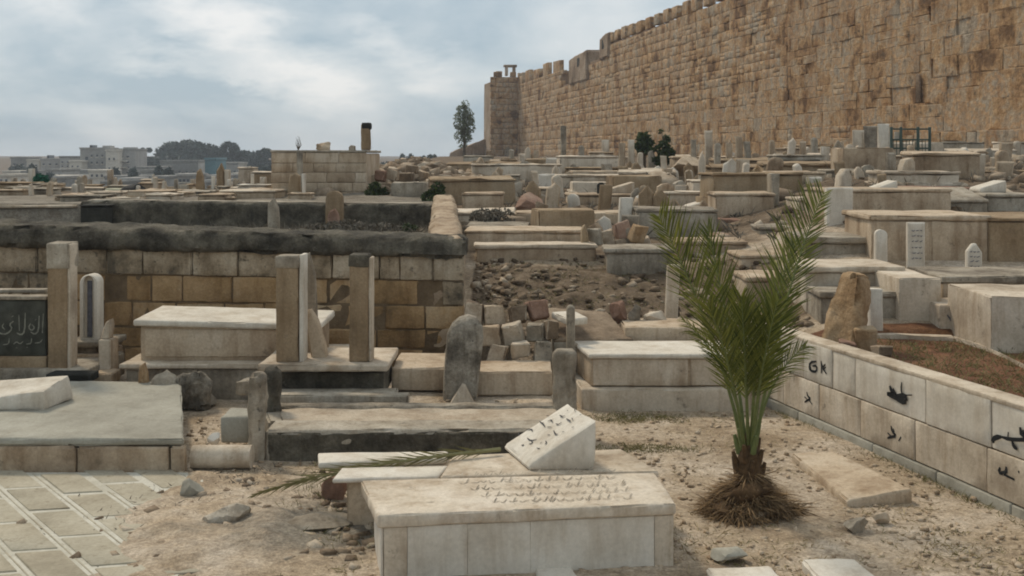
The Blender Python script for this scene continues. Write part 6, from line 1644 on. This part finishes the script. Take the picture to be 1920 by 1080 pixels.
tree('grey dry bush on the terrace under the black wall', 'dry_bush', 560, 760, 408, 446, 18.4, [(0.15, 0.35, 0.18, 0.4, 0), (0.45, 0.4, 0.22, 0.5, 0), (0.8, 0.35, 0.2, 0.4, 0)], 2600, 0.04, 'drybrush', 56, False, cat='bush')
tree('small green tuft at the end of the black terrace wall', 'green_tuft', 752, 784, 418, 444, 18.2, [(0.5, 0.5, 0.5, 0.5, 0)], 350, 0.03, 'bushleaf', 57, False, cat='bush')
tree('dry shrub crown on the earth mound among the tombs', 'dry_bush', 1196, 1270, 318, 350, 23.2, [(0.3, 0.4, 0.3, 0.4, 0), (0.7, 0.45, 0.3, 0.4, 0)], 700, 0.04, 'drybrush', 58, False, cat='bush')

# ================================================================== TERRACE and far graves on the other side
def on_terr(px, Y): return T(gx(px, Y), Y)
# big walled tomb with its tall pillar
Yw = 23.0
t = thing('walled_tomb', 'big rectangular walled tomb of smooth beige masonry on the upper terrace', 'tomb', (gx(600, Yw), Yw, 1.4))
zt = gz(286, Yw)
mb = MB(); mb.box(gx(510, Yw), gx(686, Yw), Yw, Yw + 2.4, 1.0, zt - 0.02, res=0.5, bev=0.02, amp=0.012, seed=320); mb.build('body', 'beige', t)
zz = [1.0, 1.52, 1.72, 1.94, 2.14, zt]
rj = random.Random(4)
for c in range(5):
    x = gx(509, Yw)
    while x < gx(686, Yw) - 0.05:
        x1 = min(x + rj.uniform(0.4, 0.8), gx(687, Yw))
        if gx(687, Yw) - x1 < 0.2: x1 = gx(687, Yw)
        mb = MB(); mb.box(x + 0.004, x1 - 0.004, Yw - 0.03, Yw + 0.05, zz[c] + 0.004, zz[c + 1] - 0.004, res=0.4, bev=0.01, amp=0.005, seed=sd_next()); mb.build('course_stone', 'beige', t); x = x1
mb = MB(); mb.box(gx(508, Yw), gx(688, Yw), Yw - 0.045, Yw + 2.5, zt, zt + 0.05, res=0.4, bev=0.012, amp=0.008, seed=322); mb.build('capping', 'grey', t)
mb = MB(); mb.quad([(gx(673, Yw), Yw + 0.3), (gx(690, Yw), Yw + 0.3), (gx(690, Yw), Yw + 0.5), (gx(673, Yw), Yw + 0.5)], zt + 0.051, gz(232, Yw), res=0.06, bev=0.02, amp=0.012, seed=323); o = mb.build('pillar_stone', 'pillar'); tagit(o, 'tall dark headed pillar stone standing on the big walled tomb', 'headstone')
mb = MB(); mb.quad([(gx(674, Yw), Yw + 0.29), (gx(691.5, Yw), Yw + 0.29), (gx(691.5, Yw), Yw + 0.51), (gx(674, Yw), Yw + 0.51)], gz(242, Yw), gz(229, Yw), res=0.05, bev=0.02, amp=0.014, seed=324); mb.build('dark_head', 'black', o)
stele('small dark stone block on the big walled tomb beside the pillar', 654, 666, 272, 288, 0.12, 'grey', 'broken', Y=Yw + 0.4, sink=-0.03)
boulder('rounded dry clod lying on top of the big walled tomb', 592, 618, 267, 287, 'beige', 'dry_clod', Y=Yw + 0.3, sub=3, seed=3)
mb = MB(); r0 = Vector((gx(552, Yw), Yw + 0.4, zt + 0.05))
for k in range(7):
    a = random.uniform(0, 6.28); mb.tube([r0, r0 + Vector((0.02 * k - 0.05, 0.02, 0.12)), r0 + Vector((0.05 * math.cos(a), 0.05 * math.sin(a), 0.2 + 0.02 * k))], [0.008, 0.006, 0.003], 4)
o = mb.build('dry_weed', 'bark'); tagit(o, 'dry weed stalk sprouting from the top of the big walled tomb', 'weed')
# front headstones of that tomb
stele('slim white edged post stone before the big walled tomb', 566, 570, 326, 392, 0.2, 'clean', 'flat', Y=21.6)
stele('brown weathered headstone before the big walled tomb', 540, 562, 324, 388, 0.15, 'pillar', 'broken', Y=21.8)
stele('tall narrow grey headstone touching the front of the big walled tomb', 556, 566, 282, 372, 0.12, 'grey', 'flat', Y=22.6)
tomb('low pale block grave at the foot of the big walled tomb', 540, 582, 362, 390, 0.5, 'beige', 0.04, Y=21.3)
stele('brown knobbed headstone rising in front of the black terrace wall', 502, 522, 372, 440, 0.15, 'grey', 'broken', Y=18.2)
stele('dark round headed headstone before the big walled tomb', 610, 642, 358, 405, 0.18, 'pillar', 'round', Y=19.0)
stele('rusty stump under the dark round headed headstone', 614, 636, 392, 436, 0.16, 'redrock', 'broken', Y=18.5)
# wide tomb and posts to its side
tomb('pinkish long tomb with a white top edge beside the big walled tomb', 412, 515, 357, 390, 1.0, 'beige', 0.04, Y=21.5, capmat='white')
tomb('pale slab fronted grave on the far terrace edge', 0, 140, 384, 420, 1.0, 'white', 0.06, 0.06, Y=19.5)
tomb('dark low block in front of the black terrace wall end', 150, 200, 384, 424, 0.3, 'black', 0.03, Y=19.0)
stele('white thin stele on the far terrace beside the green sheet', 52, 61, 316, 360, 0.2, 'clean', 'flat', Y=31)
mb = leaf_cloud(MB(), [(gx(78, 30), 30, gz(338, 30), 0.22, 0.2, 0.18)], 500, 0.05, 3); o = mb.build('green_sheet', 'greensheet', smooth=False); tagit(o, 'bright green heap of cloth wreaths beside the white thin stele', 'wreaths')
stele('pale thin stele rising above the yellow block', 201, 208, 318, 362, 0.2, 'white', 'flat', Y=29)
mb = pxbox(197, 223, 354, 376, 25.5, 26.0, res=0.3, bev=0.02, amp=0.01); o = mb.build('yellow_block', 'yellow'); tagit(o, 'pale yellow painted block on the far terrace', 'block')
boulder('black sheeted mound beside the pale yellow block', 226, 270, 350, 378, 'darkcloth', 'sheeted_mound', Y=25, flat=1.0, rough=0.2, cat='mound')
tomb('long low pale tomb reaching to the pale yellow block', 108, 196, 352, 374, 0.8, 'white', 0.03, Y=27)
tomb('low brown grave wall at the edge of the far terrace', -30, 60, 342, 362, 0.8, 'pillar', 0.04, Y=29)
tomb('low cream tomb with a white rim near the green cloth', -30, 82, 372, 384, 1.0, 'white', 0.04, Y=23)
stele('brown blunt stele near the green cloth', 82, 92, 352, 376, 0.15, 'pillar', 'broken', Y=26.5)
stele('white small stele near the green cloth', 92, 107, 352, 378, 0.15, 'white', 'step', Y=26)
hs2 = [(366, 382, 316, 378, 'pillar', 'broken', 24, 'brown tall stele with a cream cap'), (405, 420, 306, 352, 'pillar', 'broken', 26, 'rust streaked stele beside the blue green box'),
       (420, 430, 318, 354, 'white', 'flat', 26, 'pale square stele beside the rust streaked stele'), (396, 402, 330, 380, 'clean', 'flat', 24, 'thin bluish stele beyond the brown tall stele'),
       (470, 476, 326, 356, 'clean', 'flat', 25, 'thin white stele behind the pinkish long tomb'), (360, 368, 352, 380, 'beige', 'flat', 24, 'short pinkish stele beside the brown tall stele'),
       (287, 294, 332, 366, 'white', 'flat', 29, 'white slender stele behind the black mound'), (302, 310, 340, 372, 'white', 'step', 27, 'cream stepped stele behind the black mound'),
       (312, 330, 350, 374, 'beige', 'flat', 26, 'squat pinkish stele on the far terrace'), (332, 352, 346, 372, 'grey', 'flat', 27, 'grey lilac squat stele on the far terrace'),
       (436, 446, 334, 360, 'grey', 'round', 27, 'small grey rounded stele behind the pinkish long tomb'), (452, 462, 340, 360, 'white', 'step', 27, 'tiny white stepped stele behind the pinkish long tomb'),
       (486, 498, 332, 358, 'white', 'flat', 26, 'small pale stele near the big walled tomb'), (112, 120, 342, 360, 'grey', 'round', 33, 'tiny grey stele beyond the long low pale tomb'),
       (140, 150, 338, 358, 'white', 'flat', 34, 'tiny white stele beyond the long low pale tomb'), (160, 170, 336, 356, 'grey', 'flat', 35, 'tiny grey square stele beyond the long low pale tomb'),
       (20, 30, 334, 348, 'white', 'flat', 36, 'tiny pale stele at the near edge of the town'), (36, 46, 336, 350, 'grey', 'round', 35, 'tiny rounded stele at the near edge of the town')]
for (x0, x1, yt, yb, m_, tp, Y, lb) in hs2:
    xm = (x0 + x1) / 2; zb = gz(yb, Y)
    stele(lb, x0, x1, yt, yb, 0.14, m_, tp, 0, 0, random.uniform(-0.2, 0.2), Y=Y, sink=max(0.2, zb - T(gx(xm, Y), Y) + 0.2), group='headstones on the far terrace')
tomb('cream sloped grave with a broken rim on the far terrace', 272, 360, 362, 380, 0.8, 'beige', 0.04, Y=23.5, slope=0.06)
tomb('white grave block in the middle of the far terrace', 262, 292, 336, 352, 0.8, 'white', 0.04, Y=31)
tomb('white kerbed grave between the thin white stele and the big walled tomb', 444, 500, 346, 358, 0.6, 'clean', 0.03, Y=24.5)
tomb('flat roofed white vault beyond the thin white stele', 446, 470, 314, 332, 1.0, 'white', 0.04, Y=35)
tomb('brown doored vault beside the big walled tomb', 470, 510, 322, 346, 1.0, 'pillar', 0.05, Y=32, capmat='white')
# fill behind: lilac slab, rocks of the heap
tomb('lilac grey slab front under the rubble heap', 732, 800, 342, 378, 0.6, 'grey', 0.0, Y=22.0)
for k, (x0, x1, yt, yb, m_, lb) in enumerate(((700, 724, 318, 342, 'redrock', 'dark red'), (722, 748, 316, 338, 'rock', 'rounded tan'), (748, 776, 322, 346, 'rock', 'creamy cracked'), (776, 802, 318, 344, 'beige', 'bright cream'), (800, 828, 330, 352, 'rock', 'low pale'), (702, 740, 340, 356, 'beige', 'flat pinkish'), (690, 706, 326, 350, 'rock', 'narrow brown'), (760, 786, 308, 326, 'rock', 'topmost'), (818, 846, 326, 346, 'rock', 'broad slanting'))):
    boulder(lb + ' rock in the heap beside the big walled tomb', x0, x1, yt, yb, m_, 'heap_rock', Y=23.3 + 0.3 * (k % 4), group='rocks in the heap beside the big walled tomb', cat='rock', sub=2)

# ================================================================== the town across the valley
def house(label, x0, x1, yt, yb, Y, mat='townwall', wins=(), parapet=True, extras=(), name='stone_house'):
    X0, X1 = gx(x0, Y), gx(x1, Y); z1 = gz(yt, Y)
    t_ = thing(name, label, 'house', ((X0 + X1) / 2, Y + 4, T((X0 + X1) / 2, Y)), 'houses across the valley')
    mb = MB(); mb.box(X0, X1, Y, Y + 8, -7.5, z1, res=6, bev=0.06, amp=0.02, seed=sd_next()); w_ = mb.build('wall', mat, t_)
    if parapet:
        mb = MB(); mb.box(X0 - 0.15, X1 + 0.15, Y - 0.15, Y + 8.15, z1, z1 + 0.45, res=6, bev=0.05, amp=0.02, seed=sd_next()); mb.build('roof_parapet', mat, t_)
    for (a, c, y0, y1) in wins:
        mb = MB(); mb.box(gx(a, Y), gx(c, Y), Y - 0.12, Y + 0.1, gz(y1, Y), gz(y0, Y), res=4, bev=0.02, amp=0); f_ = mb.build('window', 'glass_dark', t_)
        mb = MB(); mb.box(gx(a, Y) - 0.1, gx(c, Y) + 0.1, Y - 0.22, Y + 0.05, gz(y1, Y) - 0.2, gz(y1, Y) - 0.002, res=4, bev=0.02, amp=0); mb.build('sill', 'towncream', f_)
    for (a, c, y0, y1, m_, n_, dy) in extras:
        mb = MB(); mb.box(gx(a, Y), gx(c, Y), Y - dy, Y + 3, gz(y1, Y), gz(y0, Y), res=5, bev=0.03, amp=0.01); mb.build(n_, m_, t_)
    return t_
def grid(x0, x1, nx, y0, y1, ny, w, h):
    return [(x0 + (x1 - x0) * i / max(1, nx - 1) - w / 2, x0 + (x1 - x0) * i / max(1, nx - 1) + w / 2, y0 + (y1 - y0) * j / max(1, ny - 1) - h / 2, y0 + (y1 - y0) * j / max(1, ny - 1) + h / 2) for i in range(nx) for j in range(ny)]
house('tallest flat roofed house of brown stone in the far town', 150, 198, 280, 338, 250, 'townwall', [(160, 165, 294, 322)] + grid(172, 192, 3, 292, 318, 3, 3, 4), True, [(168, 173, 272, 280, 'glass_dark', 'roof_tank', 0), (192, 206, 273, 281, 'townwall', 'roof_room', 0)])
house('cream house front joined to the tallest house in the far town', 198, 221, 284, 336, 249, 'towncream', grid(205, 214, 2, 298, 316, 2, 3, 4))
house('grey balconied house beside the cream house front', 222, 254, 282, 340, 252, 'townwall', grid(228, 240, 2, 294, 324, 4, 5, 3), True, [(228, 250, 276, 283, 'townwall', 'roof_room', -1), (224, 240, 301, 303, 'towncream', 'balcony', 1.2), (224, 240, 313, 315, 'towncream', 'balcony', 1.2)])
house('small round roofed house at the end of the far town', 20, 50, 298, 332, 262, 'townwall', grid(27, 43, 2, 308, 316, 2, 4, 3), True, [(26, 44, 294, 299, 'townwall', 'roof_room', 0)])
house('low yellowish house in the far town', 50, 74, 302, 334, 258, 'towncream', grid(56, 68, 2, 310, 320, 2, 4, 3))
house('bluish grey house with a roof tank in the far town', 76, 112, 300, 336, 256, 'townwall', grid(82, 106, 3, 308, 322, 2, 4, 3), True, [(88, 92, 291, 300, 'glass_dark', 'roof_tank', 0)])
house('narrow beige house before the tallest house', 112, 132, 296, 336, 254, 'townwall', grid(117, 127, 2, 304, 320, 3, 3, 3))
house('pale terraced house in front of the tallest house', 130, 152, 304, 340, 246, 'towncream', grid(136, 146, 2, 312, 324, 2, 3, 3))
house('low white house in front of the far town', 5, 46, 324, 346, 225, 'towncream', grid(12, 40, 3, 332, 332, 1, 4, 4))
house('low grey house row in front of the far town', 132, 196, 322, 350, 220, 'townwall', grid(140, 190, 5, 332, 332, 1, 4, 4))
house('shadowed long house below the umbrella pine', 256, 300, 316, 352, 225, 'townwall', grid(262, 294, 4, 326, 326, 1, 4, 4))
house('grey long hall below the umbrella pine', 300, 372, 304, 350, 235, 'townwall', grid(310, 364, 5, 322, 322, 1, 4, 3))
house('blue green walled house beside the grey long hall', 384, 404, 300, 345, 215, 'bluebox', [(388, 398, 326, 340)])
house('dim flat house between the pines and the big walled tomb', 406, 446, 308, 350, 228, 'townwall', grid(414, 440, 3, 322, 322, 1, 4, 4))
house('white fronted house beside the big walled tomb', 446, 512, 322, 350, 230, 'towncream', grid(454, 505, 4, 332, 332, 1, 5, 4))
house('rough low house row at the edge of the town', 196, 262, 334, 358, 190, 'townwall', grid(205, 255, 4, 344, 344, 1, 4, 4))
house('pale low shed at the edge of the town', 60, 130, 334, 356, 185, 'towncream', grid(70, 122, 4, 344, 344, 1, 4, 4))

rx = random.Random(92)
for k in range(16):
    px_ = rx.uniform(-20, 500); Y = rx.uniform(20.2, 23.5); z_ = T(gx(px_, Y), Y); y_ = HY + (H - z_) * F / Y; w_ = rx.uniform(30, 80)
    tomb('broken kerbed grave on the bare ground behind the black terrace wall', px_ - w_ / 2, px_ + w_ / 2, y_ - rx.uniform(5, 14), y_, rx.uniform(0.4, 0.9), rx.choice(('white', 'beige', 'beige', 'grey')), 0.03, Y=Y, amp=0.02, group='kerbed graves behind the black terrace wall')
rx = random.Random(91)
for k in range(34):
    px_ = rx.uniform(-20, 505); Y = rx.uniform(22, 31); z_ = T(gx(px_, Y), Y); y_ = HY + (H - z_) * F / Y
    w_ = rx.uniform(10, 44)
    if rx.random() < 0.5:
        tomb('low plain grave among the crowded graves on the far terrace', px_ - w_ / 2, px_ + w_ / 2, y_ - rx.uniform(6, 14), y_, rx.uniform(0.5, 1.0), rx.choice(('white', 'beige', 'beige', 'grey', 'pillar')), 0.03, Y=Y, group='plain graves on the far terrace')
    else:
        w_ = rx.uniform(5, 12)
        stele('small plain headstone among the crowded graves on the far terrace', px_ - w_ / 2, px_ + w_ / 2, y_ - rx.uniform(12, 30), y_, 0.12, rx.choice(('white', 'beige', 'grey', 'clean')), rx.choice(('flat', 'round', 'broken', 'step')), rx.uniform(-0.08, 0.08), 0, rx.uniform(-0.3, 0.3), Y=Y, sink=0.3, group='plain headstones on the far terrace')
for k in range(30):
    px_ = rx.uniform(-10, 510); Y = rx.uniform(160, 240); w_ = rx.uniform(14, 40); top_ = rx.uniform(316, 338) if Y > 200 else rx.uniform(326, 346)
    house('small flat roofed house in the huddle of far houses', px_ - w_ / 2, px_ + w_ / 2, top_, 350, Y, rx.choice(('townwall', 'townwall', 'towncream')), grid(px_ - w_ * 0.3, px_ + w_ * 0.3, max(1, int(w_ / 8)), top_ + 7, top_ + 7, 1, 3.8, 5), True, [(px_ - w_ * 0.2, px_ - w_ * 0.2 + 4, top_ - 5, top_ - 0.5, rx.choice(('glass_dark', 'towncream')), 'roof_tank', -1)] if rx.random() < 0.6 else ())

# ------------------------------------------------------------------ the packed rows of graves climbing to the wall
rx = random.Random(123)
n_ = 0; tries = 0
while n_ < 150 and tries < 9000:
    tries += 1
    px_ = rx.uniform(875, 1915); Y = 14.4 + 21 * rx.random() ** 1.15
    if px_ > 1480 and Y < 17: continue
    X = gx(px_, Y)
    if X > 27.9 - 0.185 * Y - 2.0: continue
    kind = rx.random() * 0.9; w_ = rx.uniform(0.7, 2.4) if kind < 0.6 else rx.uniform(0.14, 0.30); d_ = rx.uniform(0.6, 1.0) if kind < 0.6 else 0.2
    if any(X + w_ / 2 > a and X - w_ / 2 < b_ and Y + d_ > c and Y < d for a, b_, c, d in PLACED): continue
    z_ = T(X, Y); y_ = HY + (H - z_) * F / Y; hp = w_ / 2 * F / Y
    if kind < 0.6:
        tomb('low weathered grave in the packed rows below the city wall', px_ - hp, px_ + hp, y_ - rx.uniform(0.18, 0.5) * F / Y, y_, d_, rx.choice(('white', 'white', 'beige', 'beige', 'grey', 'pillar')), rx.choice((0.0, 0.04, 0.06)), 0.03, rx.choice((0, 0, 0.06)), rx.uniform(-0.15, 0.15), group='weathered graves in the rows below the city wall', Y=Y, amp=0.016, slope=rx.choice((0, 0, 0.05)))
    else:
        stele('worn leaning headstone in the packed rows below the city wall', px_ - hp, px_ + hp, y_ - rx.uniform(0.22, 0.55) * F / Y, y_, rx.uniform(0.09, 0.2), rx.choice(('white', 'beige', 'grey', 'beige', 'pillar', 'clean')), rx.choice(('flat', 'round', 'broken', 'broken', 'point')), rx.uniform(-0.16, 0.16), 0, rx.uniform(-0.4, 0.4), Y=Y, sink=0.3, group='worn headstones in the rows below the city wall')
    n_ += 1

cnt_ = {}
for px_ in sorted(rx.uniform(5, 505) for _ in range(16)):
    k = int(px_); Y = rx.uniform(175, 255); top_ = rx.uniform(306, 334); w_ = rx.uniform(12, 26)
    lm = ('the round roofed house', 'the tallest house', 'the balconied house', 'the long hall', 'the blue green house', 'the white fronted house')[min(5, int(px_ / 85))]
    cnt_[lm] = cnt_.get(lm, -1) + 1
    tree('small dark garden tree among the roofs near ' + lm + ('' if not cnt_[lm] else ', the %s outward' % ['first', 'second', 'third', 'fourth', 'fifth', 'sixth'][cnt_[lm]]), 'garden_tree', px_ - w_ / 2, px_ + w_ / 2, top_, 346, Y, [(0.35, 0.6, 0.35, 0.35, 0), (0.68, 0.5, 0.32, 0.4, 0), (0.5, 0.8, 0.3, 0.2, 0)], 320, 0.42, 'farleaf', 400 + k, group='garden trees among the far houses')

# ------------------------------------------------------------------ thin summer haze
hz = bpy.data.meshes.new('haze')
hx = [(-650, -40, -9), (650, -40, -9), (650, 950, -9), (-650, 950, -9), (-650, -40, 19), (650, -40, 19), (650, 950, 19), (-650, 950, 19)]
hz.from_pydata(hx, [], [(3, 2, 1, 0), (4, 5, 6, 7), (0, 1, 5, 4), (1, 2, 6, 5), (2, 3, 7, 6), (3, 0, 4, 7)])
hm = bpy.data.materials.new('thin_haze')
hm.use_nodes = True
ht = hm.node_tree
for n in list(ht.nodes): ht.nodes.remove(n)
ho = N(ht, 'ShaderNodeOutputMaterial')
hv = N(ht, 'ShaderNodeVolumePrincipled')
hv.inputs['Color'].default_value = (0.86, 0.92, 1.0, 1)
hv.inputs['Density'].default_value = 0.0007
ht.links.new(hv.outputs[0], ho.inputs['Volume'])
hz.materials.append(hm)
hzo = bpy.data.objects.new('haze', hz)
link(hzo); hzo['kind'] = 'stuff'
hzo.display_type = 'WIRE'

# ------------------------------------------------------------------ each of the small repeats told apart by look and by what it stands near
COLW = {'pale_limestone': 'pale', 'beige_limestone': 'beige', 'grey_weathered_stone': 'grey', 'brown_pillar_stone': 'brown', 'cut_white_marble': 'white', 'far_house_plaster': 'grey', 'far_cream_plaster': 'cream'}
SLOPE = [('the green railings', 1708, 27), ('the tall slim grey post', 1056, 33), ('the pinkish boulder', 1286, 27), ('the dry earth mound', 1237, 23), ('the reddish boulder', 988, 18.6), ('the rosy headstone', 872, 24.2), ('the dark brush', 1245, 33), ('the wide stepped tomb', 1102, 25), ('the dark pot marker', 1127, 20.8), ('the white pillar headstone', 1657, 28), ('the long walled tomb', 1744, 12.6), ('the sunken dark grave', 1502, 26), ('the tall box tomb', 1670, 14.6), ('the kerbed tomb', 980, 14.6), ('the leaning rough headstone', 1443, 21.5), ('the bluish broken headstone', 1363, 23), ('the ruined low wall', 880, 36), ('the flat capped tomb', 1290, 19.5), ('the large beige tomb', 1397, 17), ('the wedge marker by the wall ledge', 1862, 15.6)]
TERR = [('the big walled tomb', 600, 23), ('the black mound', 248, 25), ('the yellow block', 210, 25.5), ('the green cloth wreaths', 78, 30), ('the brown tall stele', 374, 24), ('the pinkish long tomb', 463, 21.5), ('the rust streaked stele', 412, 26), ('the long low pale tomb', 150, 27), ('the pale slab fronted grave', 70, 19.5)]
TOWN = [('the tallest house', 174, 250), ('the umbrella pine', 350, 300), ('the long hall', 336, 235), ('the blue green house', 394, 215), ('the balconied house', 238, 252), ('the round roofed house', 35, 262), ('the low yellowish house', 62, 258), ('the white fronted house', 480, 230), ('the dim flat house', 426, 228), ('the pale low shed', 95, 185)]
SHARED = {'low weathered grave in the packed rows below the city wall': (SLOPE, 'grave'), 'worn leaning headstone in the packed rows below the city wall': (SLOPE, 'headstone'), 'small worn headstone lost in the crowd along the foot of the city wall': (SLOPE, 'headstone'),
          'small flat roofed house in the huddle of far houses': (TOWN, 'flat roofed house'), 'broken kerbed grave on the bare ground behind the black terrace wall': (TERR, 'kerbed grave'), 'low plain grave among the crowded graves on the far terrace': (TERR, 'low grave'), 'small plain headstone among the crowded graves on the far terrace': (TERR, 'headstone')}
made = {}
for o in list(COL.objects):
    if o.parent is None and o.get('label') in SHARED:
        marks, noun = SHARED[o['label']]
        body = o if o.type == 'MESH' else next(c for c in o.children if c.type == 'MESH')
        co = np.array([v.co[:] for v in body.data.vertices]) + np.array(ORG[body.name])
        X_, Y_ = (co[:, 0].min() + co[:, 0].max()) / 2, co[:, 1].min()
        wpx = (co[:, 0].max() - co[:, 0].min()) / Y_ * F; hpx = (co[:, 2].max() - T(X_, Y_)) / Y_ * F
        px_ = CX + X_ / Y_ * F
        cap_ = next((c for c in o.children if c.name.startswith('cap')), body)
        colw = COLW.get(body.data.materials[0].name, 'stone')
        mk = min(marks, key=lambda m: abs(m[1] - px_) + 9 * abs(math.log(m[2] / Y_)) * 20)
        if noun == 'headstone': size = 'narrow' if wpx < 9 else 'broad' if wpx > 16 else 'slim'
        elif 'house' in noun: size = 'wide' if wpx > 28 else 'narrow'
        else: size = 'long' if wpx > 80 else 'short' if wpx < 40 else 'middling'
        rel = 'behind' if Y_ > mk[2] * 1.06 else 'in front of' if Y_ < mk[2] * 0.94 else 'beside'
        made.setdefault('%s %s %s %s %s' % (size, colw, noun, rel, mk[0]), []).append((abs(px_ - mk[1]), hpx, o))
ORD = ['first', 'second', 'third', 'fourth', 'fifth', 'sixth', 'seventh', 'eighth', 'ninth', 'tenth', 'eleventh', 'twelfth']
for lb, lst in made.items():
    lst.sort(key=lambda q: q[0])
    for k, (d_, h_, o) in enumerate(lst):
        o['label'] = lb if len(lst) == 1 else lb + ', the %s outward' % ORD[min(k, 11)]
